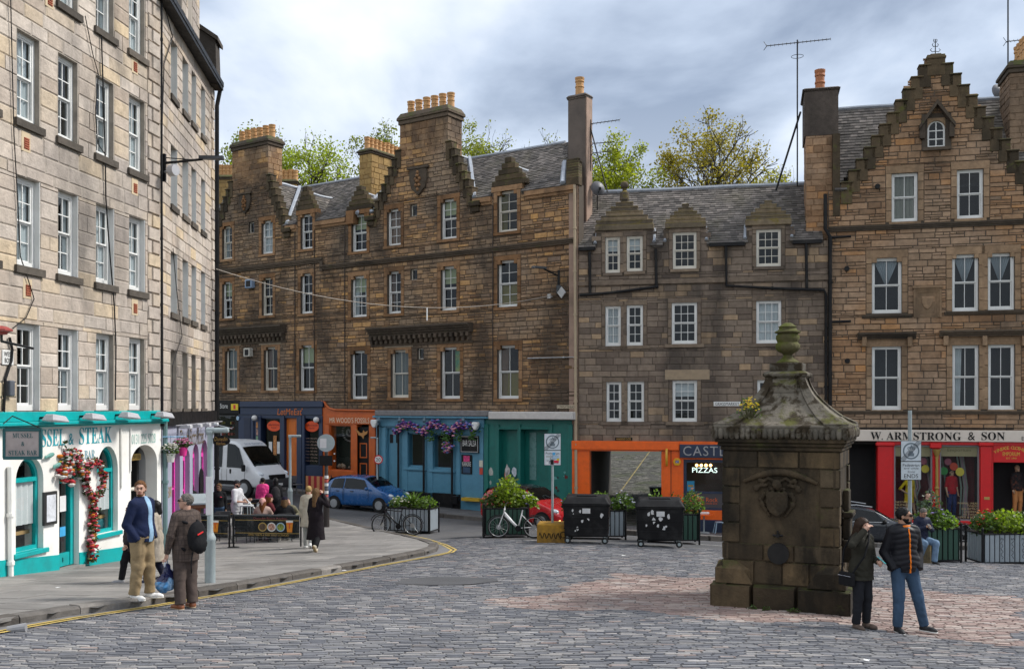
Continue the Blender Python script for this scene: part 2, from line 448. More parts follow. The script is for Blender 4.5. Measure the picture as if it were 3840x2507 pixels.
def gz_arr(X,Y):
 X=np.clip(X,-17,21);Y=np.clip(Y,8,56)
 r2=(X[...,None]-gp[:,0])**2+(Y[...,None]-gp[:,1])**2
 return tps(r2)@_w[:_n]+_w[_n]+_w[_n+1]*X+_w[_n+2]*Y
def gz(x,y):return float(gz_arr(np.array(float(x)),np.array(float(y))))
def ghit(u,v,lift=0.0):
 """where the view through a pixel meets the ground"""
 lo,hi=6.0,80.0
 Ds=np.linspace(lo,hi,1500);X=(u-CX)/FPX*Ds;Z=CZ-(v-HV)/FPX*Ds
 below=Z<=gz_arr(X,Ds)+lift
 i=int(np.argmax(below))if below.any()else len(Ds)-1
 D=Ds[i]
 return Vector((X[i],D,gz(X[i],D)+lift))
def gD(u,D,lift=0.0):
 x=(u-CX)/FPX*D;return Vector((x,D,gz(x,D)+lift))
def grid_sheet(name,xs,ys,mat,lift=0.0,inside=None):
 X,Y=np.meshgrid(xs,ys);Z=gz_arr(X,Y)+lift
 v=np.stack([X,Y,Z],-1).reshape(-1,3);nx=len(xs);f=[]
 for j in range(len(ys)-1):
  for i in range(nx-1):
   if inside is None or inside((xs[i]+xs[i+1])/2,(ys[j]+ys[j+1])/2):
    f.append((j*nx+i,j*nx+i+1,(j+1)*nx+i+1,(j+1)*nx+i))
 me=bpy.data.meshes.new(name);me.from_pydata(v.tolist(),[],f);me.materials.append(mat)
 me.polygons.foreach_set('use_smooth',[True]*len(f));me.update()
 o=link(name,me);o['kind']='structure';return o
def inpoly(x,y,P):
 c=False;n=len(P);j=n-1
 for i in range(n):
  xi,yi=P[i];xj,yj=P[j]
  if(yi>y)!=(yj>y)and x<(xj-xi)*(y-yi)/(yj-yi)+xi:c=not c
  j=i
 return c
def clip_rect(poly,rect):
 """polygon cut to a convex counter-clockwise quad"""
 out=list(poly)
 for i in range(len(rect)):
  a,b=rect[i],rect[(i+1)%len(rect)]
  def side(p):return(b[0]-a[0])*(p[1]-a[1])-(b[1]-a[1])*(p[0]-a[0])
  src,out=out,[]
  for k in range(len(src)):
   p,q=src[k-1],src[k];sp,sq=side(p),side(q)
   if(sp>=0)!=(sq>=0):
    t=sp/(sp-sq);out.append((p[0]+(q[0]-p[0])*t,p[1]+(q[1]-p[1])*t))
   if sq>=0:out.append(q)
  if not out:return[]
 return out
asphalt=pmat('asphalt',(0.075,0.075,0.08),0.92,nscale=1.2,var=0.3,bump=0.5,bscale=60,dirt=(0.12,0.115,0.11),dirt_amt=0.5)
earth=pmat('far_ground',(0.07,0.08,0.04),0.95,nscale=0.3,var=0.4)
M_joint=pmat('sett_joint',(0.10,0.097,0.093),0.95,nscale=3,var=0.3)
# whole terrain

grid_sheet('ground',np.concatenate([np.linspace(-400,-30,8),np.linspace(-28,30,59),np.linspace(32,400,8)]),np.concatenate([np.linspace(-200,4,6),np.linspace(6,62,57),np.linspace(64,600,8)]),earth,-0.16)
# ---- kerb line of the near pavement

KERB=[(-420,2392),(-200,2362),(0,2327),(132,2302),(295,2279),(423,2263),(655,2231),(778,2209),(918,2188),(1118,2152),(1277,2124),(1437,2096),(1589,2068),(1633,2054),(1640,2040),(1600,2024),(1530,2008),(1440,1990),(1340,1968),(1240,1944),(1100,1916),(950,1896),(820,1886)]
KP=[ghit(u,v,0.1)for u,v in KERB]
KXY=[(p.x,p.y)for p in KP]
PAVE=KXY+[(-12.5,42.0),(-20,42.0),(-20,10.0),(KXY[0][0],10.0)]
def on_pave(x,y):return inpoly(x,y,PAVE)
# ---- limits of the setts: up to the asphalt street

EDGE=[ghit(u,v)for u,v in[(1650,2026),(1760,2016),(1950,2022),(2200,2030),(2420,2040),(2700,2060),(3100,2080),(3400,2100),(3900,2110)]]
def sett_far(x):
 pts=EDGE
 if x<=pts[0].x:return pts[0].y
 for a,b in zip(pts[:-1],pts[1:]):
  if a.x<=x<=b.x:return lerp(a.y,b.y,(x-a.x)/(b.x-a.x))
 return pts[-1].y
ax=[-14+0.5*i for i in range(74)]
road=grid_sheet('road',np.linspace(-28,34,90),np.linspace(24,60,60),asphalt,-0.03,lambda x,y:y>sett_far(x)-1.0)
tag(road,'dark asphalt street running past the shops',None)
# ---- setts

sett_mat=stone_mat('granite_setts',[(0.0,(0.121,0.125,0.140)),(0.3,(0.158,0.161,0.178)),(0.5,(0.191,0.189,0.198)),(0.72,(0.221,0.219,0.224)),(0.86,(0.275,0.266,0.264)),(0.93,(0.360,0.340,0.324)),(0.97,(0.317,0.244,0.219)),(1.0,(0.423,0.409,0.401))],stain=(0.079,0.079,0.088),stain_amt=0.5,sscale=0.55,rough=0.62,bump=0.4,mott=0.22,streak=1.0,lo=0.48,hi=0.75)
sett_pink=stone_mat('pink_setts',[(0.0,(0.235,0.176,0.156)),(0.35,(0.317,0.227,0.203)),(0.6,(0.375,0.283,0.246)),(0.85,(0.447,0.375,0.336)),(1.0,(0.329,0.295,0.280))],stain=(0.106,0.097,0.096),stain_amt=0.45,sscale=0.7,rough=0.66,bump=0.4,mott=0.2,streak=1.0,lo=0.5,hi=0.75)
PINK=[(p.x,p.y)for p in[ghit(*q)for q in[(1800,2272),(2340,2152),(2700,2165),(3100,2195),(3840,2232),(3900,2440),(3500,2385),(3200,2345),(2700,2318),(2300,2290)]]]
def rough_edge(x,y):return inpoly(x+0.25*math.sin(y*3.1),y+0.2*math.sin(x*2.3),PINK)
WELL_C=None
def make_setts():
 base=grid_sheet('cobbled_square',np.linspace(-14,22,73),np.linspace(5,31,53),M_joint,-0.014,lambda x,y:y<sett_far(x)+0.3)
 tag(base,'grey granite sett paving of the square',None)
 rows=[];y=5.6;near=[];far_g=MB();far_p=MB();sts=[]
 rng=random.Random(3)
 while y<30.2:
  h=rng.uniform(0.066,0.09)
  x=-13.5+rng.random()*0.2
  half=(y+1.5)*0.56
  x=max(x,-half)-rng.random()*0.3
  xe=min(21.5,half)
  while x<xe:
   w=rng.uniform(0.17,0.34)
   # courses sweep gently: the rows fan towards the pavement
   def yy(xx):return y+0.035*xx+0.006*(xx-3)**2*0.4
   cx_,cy_=x+w/2,yy(x+w/2)+h/2
   if cy_<sett_far(cx_)and not on_pave(cx_,cy_)and not(WELL_C and abs(cx_-WELL_C[0])<0.75 and abs(cy_-WELL_C[1])<0.75):
    sts.append((x+0.006,x+w-0.006,yy(x)+0.005,yy(x+w)+0.005,h-0.011,rough_edge(cx_,cy_)))
   x+=w
  y+=h
 X=np.array([[(q[0],q[2]),(q[1],q[3])]for q in sts])
 def corners(q):
  return[(q[0],q[2]),(q[1],q[3]),(q[1],q[3]+q[4]),(q[0],q[2]+q[4])]
 pts=np.array([corners(q)for q in sts]);Z=gz_arr(pts[...,0],pts[...,1])
 cen=pts.mean(1);D=cen[:,1];cu=cen[:,0]/D*FPX+CX
 cv=HV-(Z.mean(1)-CZ)/D*FPX
 vis=(cu>0)&(cu<3840)&(cv<2507)
 size=np.array([(q[1]-q[0])*q[4]for q in sts])/D**3
 order=np.argsort(-np.where(vis,size,-1))
 objset=set(order[:300].tolist())
 for i,q in enumerate(sts):
  if D[i]<9.6 or cu[i]<-150 or cu[i]>3990:continue
  dz=rng.uniform(-0.005,0.006);c=0.008
  tz=[rng.uniform(-0.002,0.002)for _ in range(4)]
  P=[Vector((pts[i,k,0],pts[i,k,1],Z[i,k]-0.03))for k in range(4)]
  cc=(P[0]+P[1]+P[2]+P[3])/4
  T=[Vector((p.x+(cc.x-p.x)/abs(cc.x-p.x)*c,p.y+(cc.y-p.y)/max(1e-6,abs(cc.y-p.y))*c*0.8,p.z+0.03+dz+tz[k]))for k,p in enumerate(P)]
  t=rng.random()*0.998+0.001
  F_=[(4,5,6,7),(0,1,5,4),(1,2,6,5),(2,3,7,6),(3,0,4,7)]
  if i in objset:
   m1=MB();m1.add([p-cc for p in P]+[p-cc for p in T],F_,0,t)
   o=m1.build('sett',sett_pink if q[5]else sett_mat,base,normals=False);o.location=cc
  else:
   (far_p if q[5]else far_g).add(P+T,F_,0,t)
 a=far_g.build('setts',sett_mat,base,normals=False);a['kind']='stuff'
 b=far_p.build('pink_setts',sett_pink,base,normals=False);b['kind']='stuff'
 # ---- near pavement: stone flags and kerb stones
flag_mat=stone_mat('paving_flags',[(0.0,(0.182,0.173,0.164)),(0.5,(0.223,0.212,0.200)),(0.85,(0.253,0.239,0.225)),(1.0,(0.276,0.259,0.239))],stain=(0.100,0.095,0.089),stain_amt=0.5,sscale=0.6,rough=0.7,bump=0.25,mott=0.16,streak=1.0)
kerb_mat=stone_mat('kerb_stone',[(0.0,(0.075,0.066,0.058)),(0.6,(0.11,0.098,0.088)),(0.9,(0.17,0.16,0.15)),(1.0,(0.24,0.22,0.20))],stain=(0.06,0.055,0.05),stain_amt=0.55,sscale=1.6,rough=0.8,bump=0.5,streak=1.0)
def flags(base,poly,a,ur,vr,lift,rng,hr=(.55,.72),wr=(.7,1.15),mat=None):
 ca,sa=math.cos(a),math.sin(a);v=vr[0]
 while v<vr[1]:
  h=rng.uniform(*hr);u=ur[0]+rng.random()
  while u<ur[1]:
   w=rng.uniform(*wr);g=0.006
   q=[(u+g,v+g),(u+w-g,v+g),(u+w-g,v+h-g),(u+g,v+h-g)]
   q=[(x*ca+y*sa,-x*sa+y*ca)for x,y in q]
   u+=w
   cx_=sum(p[0]for p in q)/4;cy_=sum(p[1]for p in q)/4
   if abs(cx_)>cy_*0.56+0.5 or cy_<12:continue
   ins=[inpoly(*p,poly)for p in q]
   if all(ins):pg=q
   elif any(ins):
    pg=clip_rect(poly,q)
    if len(pg)<3:continue
   else:continue
   dz=rng.uniform(-0.003,0.003);c=Vector((cx_,cy_,gz(cx_,cy_)))
   top=[Vector((x,y,gz(x,y)+lift+dz))-c for x,y in pg]
   m1=MB();m1.prism(top,(0,0,-0.05),0,rng.random()*0.998+0.001)
   o=m1.build('flagstone',mat or flag_mat,base);o.location=c
  v+=h
def kerbs(base,LINE,rng):
 P=[]
 for a_,b_ in zip(LINE[:-1],LINE[1:]):
  k=max(1,int((b_-a_).length/0.25))
  for i in range(k):P.append(a_.lerp(b_,i/k))
 P.append(LINE[-1])
 i=0
 while i<len(P)-3:
  k=rng.choice((3,3,4,4,5))if P[i].y<24 else rng.choice((3,4))
  j=min(i+k,len(P)-1)
  a_,b_=P[i],P[j]
  d=(b_-a_);d.z=0;d.normalize();nrm=Vector((d.y,-d.x,0))
  a2=a_+d*0.008;b2=b_-d*0.008
  if a_.y<60:
   drop=0.0
   m1=MB();t=rng.random()*0.9+0.05
   out=nrm*0.0;inn=-nrm*0.2
   za=gz(a_.x,a_.y);zb=gz(b_.x,b_.y)
   hh=0.135+rng.uniform(-0.006,0.006)
   def pt(p,off,z):return Vector((p.x+off.x,p.y+off.y,z))
   bo,bi=nrm*0.035,inn
   to=nrm*0.0
   m1.add([pt(a2,bo,za-0.1),pt(b2,bo,zb-0.1),pt(b2,bi,zb-0.1),pt(a2,bi,za-0.1),pt(a2,bo,za+hh-0.035),pt(b2,bo,zb+hh-0.035),pt(b2,to,zb+hh),pt(a2,to,za+hh),pt(b2,bi,zb+hh),pt(a2,bi,za+hh)],[(0,1,5,4),(4,5,6,7),(7,6,8,9),(9,8,2,3),(0,4,7,9,3),(1,2,8,6,5)],0,t)
   m1.build('kerb_stone',kerb_mat,base,normals=True)
  i=j
def make_pavement():
 base=grid_sheet('pavement',np.linspace(-20,0,60),np.linspace(10,42,90),M_joint,0.095,lambda x,y:inpoly(x,y,PAVE))
 tag(base,'grey stone flag pavement in front of the restaurants',None)
 flags(base,PAVE,R(12),(-22,12),(6,46),0.12,random.Random(5))
 rng=random.Random(6)
 # kerb stones
 kerbs(base,KP,rng)
 return base
def strip(name,pts,w,mat,lift,label,cat=None,n0=None):
 """painted line lying on the ground"""
 mb=MB();P=[]
 for a_,b_ in zip(pts[:-1],pts[1:]):
  k=max(1,int((b_-a_).length/0.2))
  for i in range(k):P.append(a_.lerp(b_,i/k))
 P.append(pts[-1]);L_=[];R_=[]
 for i,p in enumerate(P):
  d=P[min(i+1,len(P)-1)]-P[max(i-1,0)];d.z=0;d.normalize();nn=Vector((d.y,-d.x,0))*w/2
  for lst,s in((L_,-1),(R_,1)):
   q=p+nn*s;lst.append(Vector((q.x,q.y,gz(q.x,q.y)+lift)))
 for i in range(len(P)-1):mb.poly([L_[i],R_[i],R_[i+1],L_[i+1]])
 o=mb.build(name,mat,None);tag(o,label,cat,None,'structure');return o
yellow_paint=pmat('yellow_paint',(0.50,0.36,0.09),0.8,nscale=5,var=0.35,dirt=(0.22,0.19,0.13),dirt_amt=0.8)
white_paint=pmat('road_white_paint',(0.42,0.42,0.41),0.8,nscale=4,var=0.35,dirt=(0.14,0.14,0.14),dirt_amt=0.8)
gutter_mat=pmat('gutter_asphalt',(0.17,0.165,0.165),0.9,nscale=2.5,var=0.25,bump=0.3,bscale=50,dirt=(0.1,0.1,0.1),dirt_amt=0.5)
ymid=[ghit(u,v)for u,v in[(-420,2432),(0,2372),(300,2318),(560,2278),(740,2246),(960,2210),(1200,2164),(1450,2117),(1620,2086),(1690,2072),(1702,2062),(1668,2044),(1600,2022),(1520,2005),(1440,1992),(1379,1977)]]
def off_line(pts,d):
 out=[]
 for i,p in enumerate(pts):
  t=pts[min(i+1,len(pts)-1)]-pts[max(i-1,0)];t.z=0;t.normalize()
  out.append(p+Vector((t.y,-t.x,0))*d)
 return out
 # ================================================================ masonry kit
P0=lambda n,c,r=.5,**k:pmat(n,c,r,**k)
M_white=pmat('white_paint',(0.74,0.74,0.72),0.45,nscale=3,var=0.08,dirt=(0.5,0.48,0.44),dirt_amt=0.25)
M_cream=pmat('cream_paint',(0.66,0.62,0.54),0.5,nscale=3,var=0.1,dirt=(0.4,0.36,0.3),dirt_amt=0.3)
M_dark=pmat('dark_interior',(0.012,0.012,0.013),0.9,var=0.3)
M_black=pmat('black_iron',(0.010,0.010,0.011),0.5,spec=.2,var=0.2,dirt=(0.04,0.035,0.03),dirt_amt=0.4)
M_lead=pmat('lead_flashing',(0.33,0.36,0.41),0.5,var=0.2,nscale=4)
M_clay=pmat('clay_pot',(0.52,0.28,0.11),0.7,var=0.25,nscale=5,dirt=(0.2,0.12,0.07),dirt_amt=0.5)
M_net=pmat('net_curtain',(0.60,0.63,0.65),0.9,var=0.15,nscale=2)
M_blind=pmat('green_blind',(0.36,0.40,0.22),0.8,var=0.1)
M_fab=pmat('brown_curtain',(0.22,0.14,0.10),0.9,var=0.2)
M_ochre=pmat('ochre_blind',(0.17,0.14,0.035),0.8,var=0.15)
G_win=glass_mat('window_glass',(0.80,0.84,0.84),0.0)
G_shop=glass_mat('shop_glass',(0.85,0.88,0.88),0.01)
M_mort=P0('mortar',(0.33,0.29,0.245),.95,var=.3,nscale=3);M_mshade=P0('shaded_mortar',(0.085,0.066,0.05),.95,var=.3,nscale=3)  # second mortar darkened: joint and reveal shade put into its colour
SLATE=stone_mat('roof_slate',[(0.0,(0.075,0.068,0.064)),(0.4,(0.115,0.104,0.096)),(0.75,(0.155,0.138,0.126)),(1.0,(0.215,0.19,0.175))],stain=(0.11,0.10,0.07),stain_amt=0.5,sscale=0.9,rough=0.85,bump=0.2,mott=0.3)
_pane={}
def pane_mesh(g):
 if g.name not in _pane:
  mb=MB();mb.add([(0,0,0),(1,0,0),(1,0,1),(0,0,1)],[(0,1,2,3)]);_pane[g.name]=mb.mesh('pane',g,normals=False)
 return _pane[g.name]
def curtain_mesh(mb,F,s0,s1,z0,z1,o,kind):
 def sheet(edge0,edge1,n=14,amp=0.03):
  pr=None
  for i in range(n+1):
   t=i/n;w=amp*math.sin(i*2.1)
   top=lerp(edge0[0],edge1[0],t);bot=lerp(edge0[1],edge1[1],t)
   cur=(F.W(top,z1,o+w),F.W(bot,z0,o+w))
   if pr:mb.poly([pr[0],cur[0],cur[1],pr[1]])
   pr=cur
 w=s1-s0
 if kind=='net':sheet((s0,s0),(s1,s1))
 elif kind=='sides':
  sheet((s0,s0),(s0+.3*w,s0+.24*w));sheet((s1-.3*w,s1-.24*w),(s1,s1))
 elif kind=='left':sheet((s0,s0),(s0+.38*w,s0+.3*w))
 elif kind=='vee':
  m=(s0+s1)/2;z0=lerp(z0,z1,0.53)
  sheet((s0,m-.05),(m,m+.04));sheet((m,m-.04),(s1,m+.05))
 elif kind=='blind':z0=lerp(z0,z1,0.62);sheet((s0,s0),(s1,s1),2,0)
 elif kind=='low':z1=lerp(z0,z1,0.5);sheet((s0,s0),(s1,s1),2,0)
def window(F,bld,r,rows=2,cols=2,rec=0.16,mat=None,fr=0.065,cur=None,sill=None,lintel=None,smat=None,margin=None,glass=None,proud=0.05,shoulder=False,hang=0.5,cmat=None,name='window',label=None):
 s0,s1,z0,z1=r;mat=mat or M_white;glass=glass or G_win
 mb=MB();B=lambda a,b,c,d,o,th=0.06:F.box(mb,a,b,c,d,o-th,o)
 o=-rec
 B(s0,s0+fr,z0,z1,o+.02);B(s1-fr,s1,z0,z1,o+.02)
 B(s0+fr,s1-fr,z1-fr,z1,o+.018);B(s0+fr,s1-fr,z0,z0+fr*1.5,o+.018)
 a,b,c,d=s0+fr,s1-fr,z0+fr*1.5,z1-fr
 zm=lerp(c,d,hang)
 panes=[]
 for(lo,hi,oo,nr)in((c,zm,o-.045,rows if isinstance(rows,int)else rows[1]),(zm,d,o,rows if isinstance(rows,int)else rows[0])):
  st=0.04
  F.box(mb,a,a+st,lo,hi,oo-.04,oo);F.box(mb,b-st,b,lo,hi,oo-.04,oo)
  F.box(mb,a+st,b-st,lo,lo+st,oo-.04,oo);F.box(mb,a+st,b-st,hi-st,hi,oo-.04,oo)
  pa,pb,pc,pd=a+st,b-st,lo+st,hi-st
  gb=0.022
  for i in range(1,cols):x=lerp(pa,pb,i/cols);F.box(mb,x-gb/2,x+gb/2,pc,pd,oo-.035,oo-.003)
  for j in range(1,nr):y=lerp(pc,pd,j/nr);F.box(mb,pa,pb,y-gb/2,y+gb/2,oo-.033,oo-.005)
  for i in range(cols):
   for j in range(nr):panes.append((lerp(pa,pb,i/cols),lerp(pa,pb,(i+1)/cols),lerp(pc,pd,j/nr),lerp(pc,pd,(j+1)/nr),oo-.02))
 w=mb.build(name,mat,bld,world=True)
 if label:w['label']=label
 for p in panes:
  q=link('pane',pane_mesh(glass),w);q.matrix_local=F.mat4(p[0],p[2],p[4],p[1]-p[0],p[3]-p[2])
 if cur:
  for kind,cm in(cur if isinstance(cur,list)else[(cur,cmat or M_net)]):
   cb=MB();curtain_mesh(cb,F,s0+fr,s1-fr,z0+.05,z1-.05,o-.11,kind);cb.build('curtain',cm,w)
 if sill:
  sb=MB();e,h,ov=sill;F.box(sb,s0-e,s1+e,z0-h,z0,-rec-.02,proud);sb.build('sill',smat,w)
 if lintel:
  lb=MB();e,h=lintel;F.box(lb,s0-e,s1+e,z1,z1+h,-rec-.02,0.014)
  if shoulder:
   k=(s1-s0)*0.16
   for x,y in((s0,s0+k),(s1-k,s1)):F.box(lb,x,y,z1-k,z1+.001,-rec+.03,0.010)
  lb.build('lintel',smat,w)
 if margin:
  mw,mh=margin
  for x0,x1 in((s0-mw,s0),(s1,s1+mw)):
   z=z0
   while z<z1-0.05:
    h=min(random.uniform(mh*.8,mh*1.25),z1-z)
    if z1-z-h<mh*.4:h=z1-z
    gb=MB();add_stone(gb,F,x0+.004,x1-.004 if x1>s0+.01 else x1,z+.004,z+h-.004,-.02,.013+random.uniform(-.003,.004),random.random(),.002)
    gb.build('margin_stone',smat,w,normals=False);z+=h
 return w
def pot(bld_part,p,r,h,mat=None):
 mb=MB();mb.lathe([(r*1.08,0),(r,0.06*h),(r*.95,.45*h),(r*1.06,.47*h),(r*1.06,.52*h),(r*.93,.55*h),(r*.92,.74*h),(r*1.06,.76*h),(r*1.06,.82*h),(r*.95,.85*h),(r*1.1,.93*h),(r*1.1,h),(r*.8,h),(r*.8,.8*h)],(0,0,0),12)
 o=mb.build('chimney_pot',mat or M_clay,bld_part,smooth=35);o.location=p;return o
def snecked(st,p=.3,gap=.012):
 out=[]
 for a,b,c,d in st:
  if d-c>.17 and random.random()<p:
   m=lerp(c,d,random.uniform(.35,.65));x=lerp(a,b,random.uniform(.3,.7))if b-a>.34 else None
   out.append((a,b,c,m-gap/2));out+=[(a,x-gap/2,m+gap/2,d),(x+gap/2,b,m+gap/2,d)]if x else[(a,b,m+gap/2,d)]
  else:out.append((a,b,c,d))
 return out
def glazed(F,parent,u0,v0,u1,v1,fm,o=-.1,w=5,name='window',bars=(),glass=None,r=None):
 s0,s1,z0,z1=r or F.rect(u0,v0,u1,v1,o);t=w/100;mb=MB()
 F.box(mb,s0,s0+t,z0,z1,o-.06,o);F.box(mb,s1-t,s1,z0,z1,o-.06,o);F.box(mb,s0+t,s1-t,z0,z0+t,o-.06,o);F.box(mb,s0+t,s1-t,z1-t,z1,o-.06,o)
 for b in bars:x=lerp(s0,s1,b);F.box(mb,x-t/2,x+t/2,z0+t,z1-t,o-.05,o-.005)
 f=mb.build(name,fm,parent,world=True)
 q=link('pane',pane_mesh(glass or G_shop),f);q.matrix_local=F.mat4(s0+t,z0+t,o-.03,s1-s0-2*t,z1-z0-2*t)
 return f
def roof(bld,A,B,up,mat=SLATE,poly=None,notch=(),nobj=0,wid=0.26,exp=0.19,name='roof'):
 A,B,up=Vector(A),Vector(B),Vector(up);e=(B-A);LN=e.length;e/=LN;L_=up.length;u=up/L_;n=e.cross(u).normalized()
 if n.z<0:n=-n
 if notch:
  P=[(0,0)]
  for a,b,t in sorted(notch):a,b=max(a,.01),min(b,LN-.01);P+=[(a,0),(a,t),(b,t),(b,0)]
  poly=P+([(LN,0),(LN,L_),(0,L_)]if not poly else poly[1:])
 mb=MB()
 if poly:mb.prism([A+e*a+u*t for a,t in poly],-n*0.12)
 else:mb.prism([A,B,B+up,A+up],-n*0.12)
 ro=mb.build(name,SLATE,bld,world=True)
 ms=MB();us=MATS.get('unit_slate')
 if us is None:
  q=MB();q.add([(0,0,1),(1,0,1),(1,1,.25),(0,1,.25),(0,0,0),(1,0,0)],[(0,1,2,3),(4,5,1,0)]);us=q.mesh('slate',SLATE,normals=False);MATS['unit_slate']=us
 sl=[]
 r=0;t=0.0
 while t<L_-0.05:
  x=-(r%2)*wid/2
  while x<LN:
   w=wid*random.uniform(.8,1.15);a0,a1=max(x,0),min(x+w,LN)
   if a1-a0>.06 and(poly is None or inpoly((a0+a1)/2,t+exp/2,poly)):sl.append((a0+.004,a1-.004,t-.01,min(t+exp+.02,L_)))
   x+=w
  t+=exp;r+=1
 sl.sort(key=lambda q:(A+e*q[0]).y)
 for i,q in enumerate(sl):
  th=0.03+random.uniform(-.006,.012)
  if i<nobj:
   p=A+e*q[0]+u*q[2];o=link('slate',us,ro)
   o.matrix_local=Matrix(((e.x*(q[1]-q[0]),u.x*(q[3]-q[2]),n.x*th,p.x),(e.y*(q[1]-q[0]),u.y*(q[3]-q[2]),n.y*th,p.y),(e.z*(q[1]-q[0]),u.z*(q[3]-q[2]),n.z*th,p.z),(0,0,0,1)))
  else:
   P=lambda a,t_,h:A+e*a+u*t_+n*h
   ms.add([P(q[0],q[2],th),P(q[1],q[2],th),P(q[1],q[3],th*.25),P(q[0],q[3],th*.25),P(q[0],q[2],0),P(q[1],q[2],0)],[(0,1,2,3),(4,5,1,0)],0,random.random()*.998+.001)
 if ms.f:ms.build('slates',SLATE,ro,normals=False)['kind']='stuff'
 return ro
def ridge_cap(bld,A,B,mat=None,r=0.09,name='ridge_flashing'):
 mb=MB();mb.tube([Vector(A).lerp(Vector(B),i/6)+Vector((0,0,.015*math.sin(i*2)))for i in range(7)],r,6);return mb.build(name,mat or M_lead,bld,world=True)
def crowsteps(F,bld,pts,n,mat,w=0.5,o0=-0.38,o1=0.05,hh=None,cap=0.05):
 """stepped skew stones from pts[0] up to pts[1] (s,z)"""
 (sa,za),(sb,zb)=pts;ds=(sb-sa)/n;dz=(zb-za)/n;k=1 if ds>0 else-1
 for i in range(n):
  mb=MB();s0=sa+ds*i;s1=s0+ds+k*0.14;z1=za+dz*(i+1);z0=za+dz*i-(hh or dz*.9)
  j=random.uniform(-.012,.012)
  F.box(mb,min(s0,s1),max(s0,s1),z0,z1-.06+j,o0,o1,0,random.random())
  F.box(mb,min(s0,s1)-.02,max(s0,s1)+.02,z1-.06+j,z1+j,o0-.02,o1+cap,0,random.random())
  bevel(mb.build('crowstep',mat,bld,world=True),.015,1)
def stack(F,bld,s0,s1,z0,z1,o0,o1,mat,cope=0.3,pots=0,ph=0.62,pr=0.13,axis='s',stones=True,hr=(.2,.32),lr=(.3,.6),cmat=None,cw=0.12,potmat=None):
 """chimney: core, stones on the three faces in view, coping, pots"""
 mb=MB();F.box(mb,s0+.02,s1-.02,z0,z1-cope,o0+.02,o1-.02)
 c=mb.build('chimney',mat,bld,world=True)
 if stones:
  ms=MB()
  for q in lay(s0,s1,z0,z1-cope,hr,lr,[]):add_stone(ms,F,*q,o1-.03,o1+random.uniform(-.006,.006),random.random()*.99+.005,.005)
  for Fs in(Facade.raw(F.P+F.d*s0+F.n*o0,F.n,-F.d),Facade.raw(F.P+F.d*s1+F.n*o0,F.n,F.d)):
   for q in lay(0,o1-o0,z0,z1-cope,hr,lr,[]):add_stone(ms,Fs,*q,-.03,random.uniform(-.006,.006),random.random()*.99+.005,.005)
  x=ms.build('chimney_stones',mat,c,normals=False);x['kind']='stuff'
 cb=MB();cs=cope
 F.box(cb,s0-cw*.5,s1+cw*.5,z1-cs,z1-cs*.66,o0-cw*.5,o1+cw*.5)
 p=[(s0-cw,o0-cw),(s1+cw,o0-cw),(s1+cw,o1+cw),(s0-cw,o1+cw)];q=[(s0+.02,o0+.02),(s1-.02,o0+.02),(s1-.02,o1-.02),(s0+.02,o1-.02)]
 F.box(cb,s0-cw,s1+cw,z1-cs*.66,z1-cs*.45,o0-cw,o1+cw)
 cb.add([F.W(a,z1-cs*.45,b)for a,b in p]+[F.W(a,z1,b)for a,b in q],[(0,1,5,4),(1,2,6,5),(2,3,7,6),(3,0,4,7),(4,5,6,7)])
 bevel(cb.build('coping',cmat or mat,c,world=False),.02,1)
 for i in range(pots):
  t=(i+.5)/pots
  p=F.W(lerp(s0,s1,t),z1-.04,(o0+o1)/2)if axis=='s' else F.W((s0+s1)/2,z1-.04,lerp(o0,o1,t))
  pot(c,p,pr,ph*random.uniform(.95,1.06),potmat)
 return c
def pipe(bld,pts,r=0.055,mat=None,name='downpipe',collars=1.8):
 mb=MB();mb.tube(pts,r,8)
 for a,b in zip(pts[:-1],pts[1:]):
  L_=(Vector(b)-Vector(a)).length
  for i in range(1,int(L_/collars)+1):
   c=Vector(a).lerp(Vector(b),i*collars/L_);d=(Vector(b)-Vector(a)).normalized()
   mb.tube([c-d*.04,c+d*.04],r*1.35,8)
 return mb.build(name,mat or M_black,bld,world=True,smooth=40)
def body(F,bld,s0,s1,z0,z1,o0,o1,mat,name='light_stop'):
 mb=MB();F.box(mb,s0,s1,z0,z1,o0,o1)  # near-black core with end and top caps, added to stop light leaks
 F.box(mb,s0,s0+.1,z0,z1,o0,-.425);F.box(mb,s1-.1,s1,z0,z1,o0,-.425);F.box(mb,s0,s1,z1,z1+.1,o0,-.425)
 return mb.build(name,mat,bld,world=True)
def backing(F,bld,rects,holes,mat,extra=None,o0=-0.42,o1=-0.012):
 mb=MB();wall_cells(mb,F,rects,holes,o0,o1)
 if extra:extra(mb)
 return mb.build('wall',mat,bld,world=True,normals=False)
 # ================================================================ left tenement: long front A, far front B round the bend
FA=Facade(0,20.5,597,27.0);FB=Facade(597,27.0,800,34.5)
S_left=stone_mat('pale_ashlar',[(0.0,(0.396,0.322,0.259)),(0.25,(0.522,0.441,0.368)),(0.5,(0.583,0.510,0.438)),(0.75,(0.469,0.397,0.327)),(0.92,(0.605,0.473,0.310)),(1.0,(0.345,0.300,0.271))],stain=(0.10,0.09,0.082),stain_amt=0.78,sscale=0.42,streak=0.45,mott=0.25,lo=0.47,hi=0.68,stops2=[(0,(0.438,0.376,0.323)),(0.5,(0.333,0.290,0.259)),(1,(0.501,0.429,0.357))])
S_sill=stone_mat('dark_sill',[(0,(0.075,0.065,0.055)),(1,(0.13,0.11,0.09))],stain_amt=0.5)
rows_A=[(12.39,14.34),(9.34,11.25),(6.24,8.15),(3.16,5.02)]
cols_A=[(66,149),(220,292),(362,427),(486,543)]
rows_B=[(12.14,13.74),(9.01,10.74),(5.93,7.67),(3.19,4.87)]
